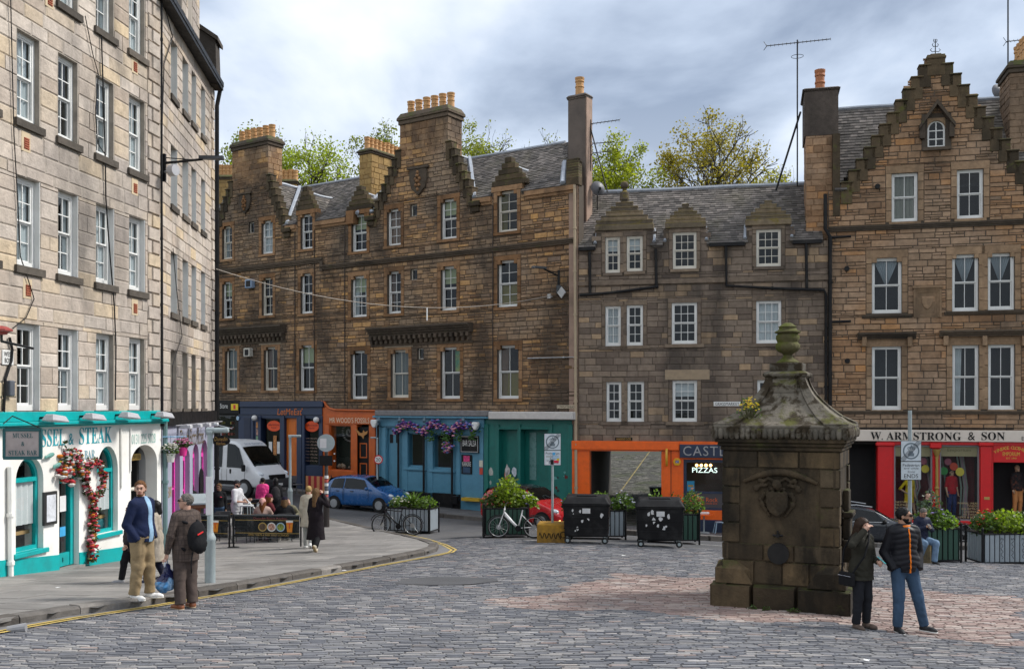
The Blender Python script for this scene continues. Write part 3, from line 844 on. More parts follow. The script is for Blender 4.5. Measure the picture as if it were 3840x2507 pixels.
cols_B=[(641,664),(685,705),(718,735),(754,769)]
tenL=thing('tenement','tall pale stone tenement with white sash windows above the teal restaurant','building',FA.W(0,0,0))
tenB=thing('tenement','narrow stone tenement front above the pink arched bistro windows, beyond the bend','building',FB.W(0,0,0))
def left_tenement():
 holes=[];sEnd=FA.s(597)
 for(z0,z1)in rows_A:
  for(u0,u1)in cols_A:holes.append((FA.s(u0),FA.s(u1),z0,z1))
 spc=FA.s(220)-FA.s(66)
 for(z0,z1)in rows_A:holes.append((FA.s(66)-spc,FA.s(149)-spc,z0,z1))
 big=[(h[0]-.02,h[1]+.02,h[2]-.17,h[3])for h in holes]
 quo=sEnd-.62
 wall=backing(FA,tenL,[(-5,sEnd,3.1,15.2)],holes,M_mort)
 st=lay(-4.0,quo,3.1,15.2,(.30,.40),(.55,1.25),big,gap=.008)
 place_stones(FA,st,wall,S_left,nobj=300,o0=-.015,o1=.006,rnd=.003,ch=.006)
 z=3.1;i=0
 while z<15.1:
  mb=MB();w=.62 if i%2 else .40
  add_stone(mb,FA,sEnd-w,sEnd-.004,z+.008,z+.345,-.02,.04,random.random()*.99,.003,.02)
  if w<.5:add_stone(mb,FA,quo,sEnd-w-.008,z+.008,z+.345,-.02,.006,random.random()*.99,.003,.006)
  mb.build('quoin',S_left,wall,normals=False);z+=.353;i+=1
 k=0
 for h in holes:
  cur=['net','net','sides','net','net','left','sides'][k%7]
  w=window(FA,tenL,h,rows=2,cols=2,rec=.15,cur=cur,smat=S_sill,sill=(.12,.16,0),proud=.07,fr=.085)
  k+=1
  if h[3]<8.3 and h[3]>5.1 or(h[3]<5.1 and h[0]<FA.s(330)):
   rb=MB();FA.box(rb,h[1]-.012,h[1]+.002,h[2],h[3],-.14,.004);rb.build('painted_reveal',M_white,w)
   # terracotta air bricks with their pale stones
 for(u,v)in[(98,540),(506,253),(506,707),(104,1090),(506,1157),(186,2)]:
  s,z=FA.sz(u,v);ab=MB()
  FA.box(ab,s-.17,s+.13,z-.17,z+.25,-.01,.012)
  a=ab.build('vent_stone',pmat('pale_patch',(0.56,0.45,0.30),.85,var=.15),tenL,world=True)
  vb=MB();FA.box(vb,s-.09,s+.09,z-.12,z+.12,.0,.016);[FA.box(vb,s-.08,s+.08,z-.1+i*.05,z-.075+i*.05,.016,.03)for i in range(5)]
  vb.build('air_brick',pmat('terracotta',(0.34,0.10,0.05),.8,var=.2),a)
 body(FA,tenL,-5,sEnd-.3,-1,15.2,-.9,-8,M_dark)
 # ---- front B
 sB=FB.s(800);holesB=[]
 for(z0,z1)in rows_B:
  for(u0,u1)in cols_B:holesB.append((FB.s(u0),FB.s(u1),z0,z1))
 wb=backing(FB,tenB,[(0,sB,3.1,14.35),(FB.s(683),FB.s(748),14.3,17.6)],holesB,M_mort)
 bigB=[(h[0]-.02,h[1]+.02,h[2]-.16,h[3])for h in holesB]
 st=lay(0.05,sB-.35,3.1,14.3,(.28,.36),(.45,1.0),bigB,gap=.008)+lay(FB.s(683),FB.s(748),14.45,17.6,(.28,.36),(.4,.8),[(FB.s(705),FB.s(722),14.9,16.9)])
 place_stones(FB,st,wb,S_left,nobj=200,o0=-.015,o1=.006,rnd=.004,ch=.006)
 z=3.1;i=0
 while z<14.2:
  mb=MB();w=.5 if i%2 else .34
  add_stone(mb,FB,sB-w,sB,z+.006,z+.34,-.02,.05,random.random()*.99,.003,.02);mb.build('quoin',S_left,wb,normals=False);z+=.346;i+=1
 for h in holesB:
  w=window(FB,tenB,h,rows=2,cols=2,rec=.22,smat=S_sill,sill=(.1,.16,0),proud=.06)
  if h[3]>5:
   rb=MB();FB.box(rb,h[1]-.012,h[1]+.002,h[2],h[3],-.21,.004);rb.build('painted_reveal',M_white,w)
 gb=MB();FB.box(gb,-.2,sB+.1,14.22,14.34,0,.32);FB.box(gb,-.2,sB+.1,14.34,14.5,.18,.34)
 gb.build('gutter',M_black,tenB,world=True)
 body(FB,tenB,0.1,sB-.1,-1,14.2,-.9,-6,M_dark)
 eb=MB();FB.box(eb,sB-.9,sB+.02,-1,14.3,-.42,-5);eb.build('end_wall',S_left,tenB,world=True)
 roof(tenB,FB.W(0,14.3,.1),FB.W(sB,14.3,.1),FB.W(0,17.6,-3)-FB.W(0,14.3,.1))
 # the dark end stack with its sloping head
 S_soot=stone_mat('sooty_stone',[(0,(0.05,0.042,0.036)),(1,(0.10,0.085,0.07))],stain_amt=.4)
 e=MB();sA,sC=FB.s(800)-.7,FB.s(800)+.05
 pts=[FB.W(sA,14.2,.25),FB.W(sA,15.7,.2),FB.W(sA,16.5,-1.0),FB.W(sA,14.2,-1.0)]
 e.prism(pts,FB.W(sC,0,0)-FB.W(sA,0,0));ob=e.build('end_stack',S_soot,tenB,world=True)
 e2=MB();q=[FB.W(sA-.1,15.65,.3),FB.W(sA-.1,15.8,.3),FB.W(sA-.1,16.65,-1.0),FB.W(sA-.1,16.5,-1.0)]
 e2.prism(q,FB.W(sC+.1,0,0)-FB.W(sA-.1,0,0));e2.build('coping',S_soot,ob)
 pipe(tenB,[FB.W(sB+.1,14.3,.22),FB.W(sB+.12,13.7,.1),FB.W(sB+.12,-.6,.1)],.075)
 pipe(tenL,[FA.W(sEnd+.02,15.0,.06),FA.W(sEnd+.02,3.0,.06)],.03,name='cable_conduit')
left_tenement()
# ================================================================ brown crow-stepped tenement across the street

FC=Facade(802,54.3,2170,41.5)
S_brown=stone_mat('brown_rubble',[(0.0,(0.179,0.103,0.057)),(0.2,(0.272,0.164,0.089)),(0.45,(0.335,0.205,0.112)),(0.65,(0.280,0.182,0.108)),(0.82,(0.427,0.259,0.130)),(0.94,(0.530,0.297,0.115)),(1.0,(0.219,0.155,0.115))],stain=(0.04,0.032,0.027),stain_amt=0.72,sscale=0.4,streak=0.5,mott=0.32,lo=0.46,hi=0.62,stops2=[(0,(0.189,0.135,0.096)),(0.4,(0.268,0.197,0.137)),(1,(0.317,0.224,0.146))])
S_trim=stone_mat('brown_dressing',[(0,(0.202,0.102,0.045)),(0.5,(0.277,0.153,0.076)),(1,(0.340,0.204,0.112))],stain=(0.035,0.028,0.022),stain_amt=.65,sscale=.8)
S_moss=stone_mat('mossy_skew',[(0,(0.047,0.035,0.023)),(0.5,(0.078,0.058,0.036)),(1,(0.118,0.084,0.049))],stain=(0.02,0.018,0.013),stain_amt=.7,sscale=1.1,moss=((0.10,0.105,0.025),.8,.25,.58))
S_cornice=stone_mat('dark_cornice',[(0,(0.07,0.055,0.042)),(1,(0.12,0.09,0.065))],stain_amt=.6,moss=((0.08,0.09,0.025),.8,.3,.62))
S_ochre=stone_mat('ochre_chimney',[(0,(0.30,0.19,0.075)),(0.5,(0.38,0.25,0.10)),(1,(0.24,0.16,0.075))],stain=(0.06,0.045,0.03),stain_amt=.5,sscale=.8)
tenC=thing('tenement','long brown crow-stepped stone tenement with tall chimneys in the centre','building',FC.W(0,0,0))
W1=[(838,847,870,971),(986,825,1022,951),(1133,802,1171,933),(1324,802,1374,942),(1458,782,1502,920),(1660,744,1711,895),(1873,714,1938,868)]
W2=[(838,1055,870,1193),(987,1040,1022,1182),(1133,1024,1171,1175),(1323,1033,1374,1188),(1459,1016,1503,1175),(1660,997,1711,1163),(1873,974,1939,1150)]
W3=[(849,1305,889,1463),(995,1300,1040,1463),(1128,1293,1177,1464),(1322,1314,1377,1495),(1472,1311,1531,1490),(1659,1301,1724,1494),(1872,1294,1944,1494)]
WM=[(938,832,952,872),(1546,766,1563,809),(1546,1008,1564,1049),(1572,1305,1588,1346)]
def centre():
 def op(q):s0,s1,z0,z1=FC.rect(*q);return(s0-.12,s1,z0,z1)
 r1,r2,r3,rm=[[op(q)for q in L_]for L_ in(W1,W2,W3,WM)]
 holes=r1+r2+r3+rm
 sR=FC.s(2170);sL=-2.5;ZE=FC.z(2100,700);ZB=2.9;ZR=15.45
 g=[]
 for(ul,ur,cl_,cr_,uf)in((795,1075,870,1005,0),(1400,1778,1499,1679,0)):
  g.append((FC.s(ul),FC.s(ur),FC.s(cl_),FC.s(cr_)))
 rects=[(sL,sR,ZB,ZE)];ZG=13.15
 for a,b,c,d in g:rects.append((a+.35,b-.35,ZE,ZG))
 dorm=[(r1[2],1111,1181,790,699),(r1[3],1300,1398,800,697),(r1[6],1845,1972,705,590)]
 for r,ul,ur,vb,vt in dorm:rects.append((r[0]-.3,r[1]+.3,ZE,r[3]+.02))
 def trap(a,b,c,d,z):t=max(0,min(1,(z-ZE)/(ZR-ZE)));return lerp(a+.15,c,t),lerp(b-.15,d,t)
 def extra(mb):
  for q in g:
   l0,r0=trap(*q,ZG);l1,r1_=trap(*q,ZR)
   mb.prism([FC.W(l0,ZG,-.012),FC.W(r0,ZG,-.012),FC.W(r1_,ZR,-.012),FC.W(l1,ZR,-.012)],FC.W(0,0,-.4)-FC.W(0,0,0))
 wall=backing(FC,tenC,rects,holes,M_mshade,extra)
 big=[(h[0]-.2,h[1]+.2,h[2]-.14,h[3]+.2)for h in r1+r2+r3]+rm
 def allowed(s,z):
  if z<ZE:return True
  for q in g:
   l,r=trap(*q,z)
   if l<s<r and z<ZR:return True
  return any(r[0]-.3<s<r[1]+.3 and z<r[3]for r,*_ in dorm)
 st=lay(sL,sR,ZB,ZE,(.15,.26),(.3,.68),big,gap=.016)+lay(sL,sR,ZE,ZR,(.16,.25),(.3,.65),big,gap=.016,allowed=allowed)
 place_stones(FC,snecked(st,.34),wall,S_brown,nobj=300,o0=-.02,o1=.012,rnd=.012,ch=.014)
 cur={(0,3):[('blind',M_blind)],(0,5):[('blind',M_blind)],(1,3):[('blind',M_blind),('sides',M_net)],(1,5):[('blind',M_blind)],(1,0):[('blind',M_blind)],(1,6):[('low',M_ochre)],(2,6):[('low',M_ochre),('left',M_fab)],(2,2):[('blind',M_blind)],(0,4):[('net',M_fab)],(0,0):[('sides',M_net)],(0,1):[('net',M_net)],(2,4):[('net',pmat('grey_net',(0.16,0.18,0.18),.9))],(2,0):[('net',pmat('grey_net',(0.16,0.18,0.18),.9))],(1,4):[('sides',M_fab)],(0,6):[('left',M_ochre)],(2,1):[('sides',M_fab)]}
 for ri,rr in enumerate((r1,r2,r3)):
  for ci,r in enumerate(rr):
   rows=2 if ri<2 else 1
   fm=M_cream if(ri,ci)in((2,0),(2,1),(2,4),(0,6),(1,1),(0,0))else M_white
   window(FC,tenC,r,rows=rows,cols=2,rec=.17,mat=fm,cur=cur.get((ri,ci)),smat=S_trim,sill=(.2,.13,0),proud=.05,lintel=(.2,.2),margin=(.2,.36),shoulder=True,fr=.06)
 for r in rm:glazed(FC,tenC,0,0,0,0,M_cream,-.12,4,'small_window',(),G_win,r)
 # poster behind the first floor window, third bay from the right
 r=r3[5];pb=MB();FC.box(pb,lerp(r[0],r[1],.58),r[1]-.08,lerp(r[2],r[3],.53),r[3]-.12,-.30,-.295)
 po=pb.build('poster',pmat('green_poster',(0.08,0.30,0.16),.6,var=.8,nscale=3,dirt=(0.45,0.35,0.05),dirt_amt=.9),tenC,world=True)
 # string courses
 def course(pl,th,o,name,mat=S_cornice,steps=3):
  mb=MB()
  for(a,b)in zip(pl[:-1],pl[1:]):
   (s0,z0),(s1,z1)=FC.sz(*a),FC.sz(*b);zz=(z0+z1)/2
   for k in range(steps):
    FC.box(mb,min(s0,s1),max(s0,s1),zz-th*(k+1)/steps,zz-th*k/steps,-.02,o*(1-k/steps*.75))
  return mb.build(name,mat,tenC,world=True)
 course([(800,1014),(1214,968)],.22,.16,'string_course');course([(1206,998),(2163,889)],.22,.16,'string_course')
 mb=MB();s,z=FC.sz(1208,968);FC.box(mb,s-.08,s+.1,FC.z(1208,1002)-.2,z+.02,-.02,.12);mb.build('string_course_step',S_cornice,tenC,world=True)
 for(ul,vl,ur,vr)in((805,1232,1075,1220),(1393,1230,1775,1209)):
  c=course([(ul,vl),(ur,vr)],.42,.46,'corbelled_cornice',steps=4)
  s0,s1=FC.s(ul),FC.s(ur);zc=(FC.z(ul,vl)+FC.z(ur,vr))/2;n=int((s1-s0)/.3)
  for i in range(n):
   db=MB();x=s0+(i+.5)*(s1-s0)/n;FC.box(db,x-.07,x+.07,zc-.78,zc-.43,-.02,.2);FC.box(db,x-.075,x+.075,zc-.6,zc-.43,.2,.3)
   db.build('corbel',S_cornice,c)
  mb=MB();FC.box(mb,s0,s1,zc-.9,zc-.78,-.02,.06);mb.build('fascia_band',S_cornice,c)
 for(r,k)in((r3[4],1),(r3[0],1),(r3[1],1)):
  mb=MB();FC.box(mb,r[0]-.35,r[1]+.3,r[3]+.12,r[3]+.5,-.01,.024);mb.build('pale_lintel',pmat('pale_lintel',(0.30,0.24,0.17),.85,var=.2),tenC,world=True)
  # eaves, main roof, gable roofs
 FR_=.16
 SK=.58
 up_=FC.W(0,ZR,-3.6)-FC.W(0,ZE,FR_);LN_=sR-.5-sL+1;L_=up_.length
 roof(tenC,FC.W(sL-1,ZE,FR_),FC.W(sR-.5,ZE,FR_),up_,nobj=160,poly=[(0,0),(LN_,0),(LN_-3.7*SK,L_),(0,L_)],notch=[(x-sL+1,y-sL+1,.8)for x,y in[(q[0]+.02,q[1]-.02)for q in g]+[(r[0]-.32,r[1]+.32)for r,*_ in dorm]])
 bk=MB();bk.prism([FC.W(sL-1,ZE,-7.4),FC.W(sR-.5-7.4*SK,ZE,-7.4),FC.W(sR-.5-3.6*SK,ZR,-3.6),FC.W(sL-1,ZR,-3.6)],(0,0,-.1));bk.build('rear_roof',SLATE,tenC,world=True)
 ridge_cap(tenC,FC.W(sL-1,ZR+.02,-3.6),FC.W(sR-.7-3.6*SK,ZR+.02,-3.6))
 for a,b,c,d in g:
  m=(c+d)/2
  for s in(a-.1,b+.1):
   A,B=FC.W(s,ZE-.05,-.3),FC.W(s,ZE-.05,-3.7)
   roof(tenC,A,B,FC.W(m,ZR-.05,-.3)-A,name='gable_roof')
   v=MB();v.tube([FC.W(s,ZE+.06,.1),FC.W(m,ZR+.08,-3.6)],.11,6);v.build('valley_flashing',M_lead,tenC,world=True)
  ridge_cap(tenC,FC.W(m,ZR,-.3),FC.W(m,ZR,-3.6))
  l0,r0=a-.12,b+.12
  crowsteps(FC,tenC,[(l0,ZE-.15),(c-.05,ZR-.1)],8,S_moss,hh=.5);crowsteps(FC,tenC,[(r0,ZE-.15),(d+.05,ZR-.1)],8,S_moss,hh=.5)
  for s in(l0,r0):
   mb=MB();FC.box(mb,s-.3,s+.3,ZE-.35,ZE-.12,-.3,.22);FC.box(mb,s-.2,s+.2,ZE-.6,ZE-.35,-.3,.12);bevel(mb.build('skewputt',S_moss,tenC,world=True),.03,1)
   # eaves cornice between
 mb=MB()
 for ul,ur in((1075,1112),(1182,1300),(1398,1405),(1778,1845),(1972,2160)):
  FC.box(mb,FC.s(ul),FC.s(ur),ZE-.22,ZE-.02,-.02,.16);FC.box(mb,FC.s(ul),FC.s(ur),ZE-.34,ZE-.22,-.02,.08)
 mb.build('eaves_course',S_trim,tenC,world=True)
 # dormer heads
 for r,ul,ur,vb,vt in dorm:
  sl,sr=FC.s(ul),FC.s(ur);zb=r[3]+.12;zt=FC.z((ul+ur)/2,vt);m=(sl+sr)/2
  mb=MB();FC.box(mb,r[0]-.3,r[1]+.3,r[3],zb+.1,-.3,.03);mb.build('dormer_lintel',S_trim,tenC,world=True)
  n=5
  for i in range(n):
   w=lerp((sr-sl)/2,.17,i/(n-1));z0=lerp(zb+.1,zt,i/n);z1=lerp(zb+.1,zt,(i+1)/n);sb=MB()
   FC.box(sb,m-w,m+w,z0,z1,-.3,.03+.01*i,0,random.random());bevel(sb.build('dormer_step',S_moss,tenC,world=True),.02,1)
  for k in(-1,1):
   e=(sr-sl)/2+.05
   A=FC.W(m+k*e,zb,-.25);B=FC.W(m+k*e,zb,-2.2)
   roof(tenC,A,B,FC.W(m,zt-.35,-.25)-A,name='dormer_roof')
   cb=MB();FC.box(cb,m+k*e-.03,m+k*e+.03,ZE,zb,-.3,-2.0);cb.build('dormer_cheek',SLATE,tenC,world=True)
  ridge_cap(tenC,FC.W(m,zt-.3,-.2),FC.W(m,zt-.3,-2.6),r=.07)
  # chimneys on the gables
 a,b,c,d=g[0];stack(FC,tenC,c,d,ZR-.5,FC.z(937,520),-1.0,0.0,S_brown,cope=.5,pots=6,ph=.7,pr=.17,cmat=S_cornice)
 a,b,c,d=g[1];stack(FC,tenC,c,d,ZR-.6,FC.z(1589,408),-1.1,0.0,S_brown,cope=.55,pots=6,ph=.72,pr=.17,cmat=S_cornice)
 # carved shields
 for(u,v,h)in((922,765,1.0),(1572,682,1.2)):
  s,z=FC.sz(u,v);w=h*.42;mb=MB()
  out=[(-w,.5*h),(w,.5*h),(w*1.05,.1*h),(w*.8,-.25*h),(0,-.55*h),(-w*.8,-.25*h),(-w*1.05,.1*h)]
  mb.prism([FC.W(s+x,z+y,.12)for x,y in out],FC.W(0,0,-.12)-FC.W(0,0,0));ob=bevel(mb.build('carved_shield',S_cornice,tenC,world=True),.04,2)
  cb=MB()
  for(x,y,r_)in((0,.22,.12),(-.1,.1,.09),(.1,.1,.09),(0,0,.13),(-.08,-.14,.09),(.08,-.14,.09),(0,-.3,.08),(0,.36,.08)):cb.lathe([(0,-.09),(r_*.7,-.06),(r_,0),(r_*.7,.06),(0,.09)],FC.W(s+x*h,z+y*h,.13),8)
  cb.build('carving',S_trim,ob,smooth=True)
  fb=MB();FC.box(fb,s-w*1.25,s+w*1.25,z+.5*h,z+.58*h,-.01,.16);fb.build('label_mould',S_cornice,ob)
  # ochre stack behind the roof, its party wall stepping down the slope
 so=FC.s(1300);stack(FC,tenC,so,so+.8,ZE+.6,16.05,-3.6,-.9,S_ochre,cope=.3,pots=9,ph=.62,pr=.15,axis='o',cmat=S_cornice)
 Fo=Facade.raw(FC.P+FC.d*so+FC.n*(-.4),FC.n,-FC.d)
 for i in range(7):
  mb=MB();t=i/7;o=lerp(.14,-1.1,t);z=lerp(ZE+.12,ZE+1.5,t)
  FC.box(mb,so+.05,so+.55,z-.5,z+.16,o-.4,o);bevel(mb.build('party_wall_step',S_trim,tenC,world=True),.02,1)
 vb=MB();vb.tube([FC.W(so+.75,ZE+.1,.1),FC.W(so+1.0,ZE+1.5,-1.6),FC.W(so+1.2,ZR-.2,-3.2)],.1,6);vb.build('valley_flashing',M_lead,tenC,world=True)
 # far stacks left of and behind the first gable
 for(u0,u1,v,D,npot)in((802,872,655,62,5),(1010,1112,672,64,6)):
  x0,x1=ray(u0,v,D).x,ray(u1,v,D).x;zt=ray(u0,v,D).z
  Ff=Facade.raw((x0,D),(1,0),(0,-1));stack(Ff,tenC,0,x1-x0,11.5,zt,-.7,0,S_ochre,cope=.3,pots=npot,ph=.7,pr=.17,cmat=S_cornice)
  # right gable with its harled flank and tall stack
 S_harl=pmat('pink_harl',(0.34,0.235,0.18),.9,nscale=2,var=.25,bump=.3,dirt=(0.16,0.12,0.09),dirt_amt=.6)
 S_grey=pmat('grey_render',(0.13,0.105,0.09),.9,nscale=1.5,var=.3,bump=.3,dirt=(0.05,0.04,0.035),dirt_amt=.7)
 gb=MB();gs=lambda o:sR-.45+o*SK
 pts=[FC.W(gs(0),-1.5,0),FC.W(gs(0),ZE+.2,0.05),FC.W(gs(-3.6),ZR+.25,-3.6),FC.W(gs(-7.4),ZE,-7.4),FC.W(gs(-7.4),-1.5,-7.4)]
 gb.prism(pts,FC.W(.44,0,0)-FC.W(0,0,0));gb.build('gable_wall',S_harl,tenC,world=True)
 s0,s1=FC.s(2128,-1.2),FC.s(2196,-1.2)
 stack(FC,tenC,s0,s1,11.0,FC.z(2165,352,-1.2),-1.75,-1.2,S_grey,cope=.2,pots=1,ph=.85,pr=.19,stones=False,cmat=S_grey,cw=.05)
 hb=MB();FC.box(hb,s1-.02,s1+.03,11.0,FC.z(2165,352,-1.2)-.2,-1.73,-1.24);hb.build('harled_flank',S_harl,tenC,world=True)
 for i in range(8):
  mb=MB();t=i/8;o=lerp(.1,-1.25,t);z=lerp(ZE+.15,ZE+1.4,t);FC.box(mb,sR-.62+o*SK,sR-.02+o*SK,z-.2,z+.18,o-.35,o);bevel(mb.build('crowstep',S_moss,tenC,world=True),.02,1)
 fl=MB();fl.tube([FC.W(sR-.7,ZE+.1,.12),FC.W(sR-.7-1.4*SK,ZE+1.4,-1.4)],.12,6);fl.build('flashing',M_lead,tenC,world=True)
 vt=MB();p=FC.W(FC.s(2100),14.6,-2.4);vt.lathe([(.07,0),(.07,.55),(.09,.55),(.09,.62),(0,.63)],p,10);vt.build('vent_pipe',M_black,tenC,world=True)
 # pipes and fixtures
 pipe(tenC,[FC.W(FC.s(2160),FC.z(2160,695),.12),FC.W(FC.s(2166),-.6,.12)],.06,pmat('cream_pipe',(0.42,0.33,0.22),.6))
 for u in(1108,1181,1295,1850):pipe(tenC,[FC.W(FC.s(u),ZE-.4,.05),FC.W(FC.s(u),3.3,.05)],.022,name='cable_conduit',mat=pmat('brown_conduit',(0.045,0.03,0.022),.7))
 pipe(tenC,[FC.W(FC.s(1982),FC.z(1982,1343),.06),FC.W(FC.s(2163),FC.z(2163,1338),.06),FC.W(FC.s(2163),2.0,.06)],.03,pmat('grey_conduit',(0.35,0.36,0.37),.5),name='conduit')
 for(u0,v0,u1,v1,m)in((917,1046,942,1080,pmat('blue_box',(0.22,0.30,0.42),.5)),(912,1304,935,1337,pmat('pale_box',(0.5,0.48,0.42),.6))):
  mb=MB();FC.pbox(mb,u0,v0,u1,v1,0,.28);b_=bevel(mb.build('extractor_box',m,tenC,world=True),.04,2)
  nb=MB();FC.pbox(nb,u0+5,v0+6,u1-5,v1-6,.27,.30);nb.build('grille',M_black,b_)
 body(FC,tenC,sL,sR-.7,-1,ZE,-.9,-1.2,M_dark)
 # street name plate
 pl=MB();FC.pbox(pl,2088,1518,2160,1531,.01,.04);p_=bevel(pl.build('street_name_plate',pmat('old_plate',(0.5,0.42,0.3),.6),tenC,world=True),.01,1)
 s0,s1,z0,z1=FC.rect(2092,1520,2156,1529);text_mesh('COWGATEHEAD',.1,M_black,'lettering',p_,textM(FC,(s0+s1)/2,z0,.041),.003,wid=s1-s0,hgt=z1-z0)
centre()
# ================================================================ low grey tenement with dormers, and the gabled building at the right

FG=Facade(2170,41.5,3106,39.5);FR=Facade(3106,39.5,3840,37.8)
S_grey_a=stone_mat('grey_ashlar',[(0.0,(0.136,0.104,0.082)),(0.25,(0.200,0.155,0.120)),(0.5,(0.247,0.192,0.146)),(0.75,(0.216,0.169,0.133)),(0.9,(0.335,0.243,0.160)),(1.0,(0.399,0.280,0.173))],stain=(0.035,0.031,0.029),stain_amt=0.72,sscale=0.55,streak=0.14,mott=0.25,lo=0.46,hi=0.66)
S_gtrim=stone_mat('grey_dressing',[(0,(0.151,0.117,0.093)),(1,(0.239,0.182,0.131))],stain=(0.04,0.035,0.03),stain_amt=.6,sscale=.9)
S_gmoss=stone_mat('mossy_dormer',[(0,(0.105,0.084,0.061)),(0.5,(0.165,0.131,0.088)),(1,(0.240,0.181,0.115))],stain=(0.025,0.022,0.016),stain_amt=.6,sscale=1.2,moss=((0.17,0.13,0.02),.85,.28,.60))
S_tan=stone_mat('tan_rubble',[(0.0,(0.218,0.124,0.067)),(0.25,(0.326,0.192,0.106)),(0.5,(0.394,0.242,0.139)),(0.75,(0.326,0.211,0.129)),(0.9,(0.462,0.237,0.100)),(1.0,(0.272,0.192,0.133))],stain=(0.045,0.037,0.031),stain_amt=0.62,sscale=0.42,streak=0.55,mott=0.3,lo=0.48,hi=0.70,stops2=[(0,(0.272,0.187,0.122)),(0.5,(0.354,0.242,0.161)),(1,(0.408,0.280,0.184))])
S_ttrim=stone_mat('tan_dressing',[(0,(0.255,0.170,0.103)),(0.5,(0.317,0.210,0.129)),(1,(0.365,0.249,0.154))],stain=(0.05,0.042,0.034),stain_amt=.55,sscale=.8)
tenG=thing('tenement','low dark grey stone tenement with three stepped dormers above the orange close','building',FG.W(0,0,0))
tenR=thing('tenement','tan stone building with a tall stepped gable and arched attic window','building',FR.W(0,0,0))
def grey_house():
 R1=[(2270,888,2325,1023),(2350,884,2410,1017),(2523,870,2612,1008),(2836,859,2929,999)]
 R2=[(2270,1147,2328,1297),(2350,1143,2411,1295),(2519,1134,2614,1289),(2836,1127,2930,1287)]
 R3=[(2274,1431,2330,1580),(2353,1430,2415,1580),(2522,1426,2614,1580),(2840,1424,2932,1578)]
 r1,r2,r3=[[FG.rect(*q)for q in L_]for L_ in(R1,R2,R3)]
 holes=r1+r2+r3;sR=FG.len;ZE=FG.z(2560,918);ZB=FG.z(2500,1655);ZR=12.75
 dorm=[(r1[0][0],r1[1][1],2232,2452,868,740),(r1[2][0],r1[2][1],2494,2648,848,764),(r1[3][0],r1[3][1],2795,2968,826,751)]
 rects=[(0,sR,ZB,ZE)]
 for a,b,ul,ur,vb,vt in dorm:rects.append((a-.38,b+.38,ZE,r1[2][3]+.16))
 wall=backing(FG,tenG,rects,holes,M_mshade)
 big=[(h[0]-.16,h[1]+.16,h[2]-.13,h[3]+.18)for h in holes]
 st=lay(0,sR,ZB,ZE,(.2,.31),(.35,.8),big,gap=.011)+lay(0,sR,ZE,r1[2][3]+.16,(.2,.3),(.3,.6),big,allowed=lambda s,z:any(a-.38<s<b+.38 for a,b,*_ in dorm),gap=.011)
 place_stones(FG,st,wall,S_grey_a,nobj=300,o0=-.015,o1=.006,rnd=.005,ch=.009)
 for ri,rr in enumerate((r1,r2,r3)):
  for ci,r in enumerate(rr):
   cols=2 if ci<2 else 3
   cur={(1,0):'net',(1,3):'net',(0,0):'blind',(0,1):'blind',(2,2):'blind'}.get((ri,ci))
   window(FG,tenG,r,rows=2,cols=cols,rec=.09,fr=.07,mat=M_cream if ri==0 else M_white,cur=cur,smat=S_gtrim,sill=(.28,.14,0)if ri else(.1,.12,0),proud=.06,lintel=(.16,.18),margin=(.16,.4))
 band=MB();FG.box(band,0,sR,FG.z(2600,1061),FG.z(2600,1045),-.01,.07);band.build('string_course',S_gtrim,tenG,world=True)
 pale=MB();r=r3[2];FG.box(pale,r[0]-.3,r[1]+.5,r[3]+.04,r[3]+.44,-.01,.018);pale.build('pale_lintel',pmat('pale_lintel2',(0.33,0.25,0.165),.85,var=.2),tenG,world=True)
 up=FG.W(0,ZR,-3.0)-FG.W(0,ZE,.12)
 roof(tenG,FG.W(.0,ZE,.12),FG.W(sR-.2,ZE,.12),up,nobj=150,wid=.24,exp=.17,notch=[(a-.4,b+.4,.6)for a,b,*_ in dorm])
 bk=MB();bk.prism([FG.W(0,ZE,-6),FG.W(sR,ZE,-6),FG.W(sR,ZR,-3),FG.W(0,ZR,-3)],(0,0,-.1));bk.build('rear_roof',SLATE,tenG,world=True)
 ridge_cap(tenG,FG.W(0.1,ZR+.03,-3),FG.W(sR-.3,ZR+.03,-3),r=.1)
 gb=MB()
 for ul,ur in((2660,2792),(2972,3080),(2172,2232)):FG.box(gb,FG.s(ul),FG.s(ur),ZE-.12,ZE+.02,.02,.2)
 gb.build('gutter',M_black,tenG,world=True)
 for k,(a,b,ul,ur,vb,vt)in enumerate(dorm):
  sl,sr=FG.s(ul),FG.s(ur);m=(sl+sr)/2;zb=r1[2][3]+.16;zt=FG.z((ul+ur)/2,vt)
  mb=MB();FG.box(mb,sl,sr,zb,zb+.24,-.3,.09);bevel(mb.build('dormer_cornice',S_gmoss,tenG,world=True),.02,1)
  n=5 if k else 6
  for i in range(n):
   w=(sr-sl)/2*(1-(i+.4)/n)+.03;z0=lerp(zb+.24,zt,i/n);z1=lerp(zb+.24,zt,(i+1)/n);sb=MB()
   FG.box(sb,m-w,m+w,z0,z1-.05,-.25,.03,0,random.random());FG.box(sb,m-w-.012,m+w+.012,z1-.05,z1,-.26,.045,0,random.random());bevel(sb.build('dormer_step',S_gmoss,tenG,world=True),.012,1)
  if k==0:
   bb=MB();p=FG.W(m,zt,-.1);bb.lathe([(.2,-.1),(.19,.22),(.12,.25),(.07,.33),(.11,.35),(.06,.38)]+[(.17*math.sin(t),.53-.17*math.cos(t))for t in[R(x)for x in range(30,181,15)]],p,14);bb.build('ball_finial',S_gmoss,tenG,world=True,smooth=40)
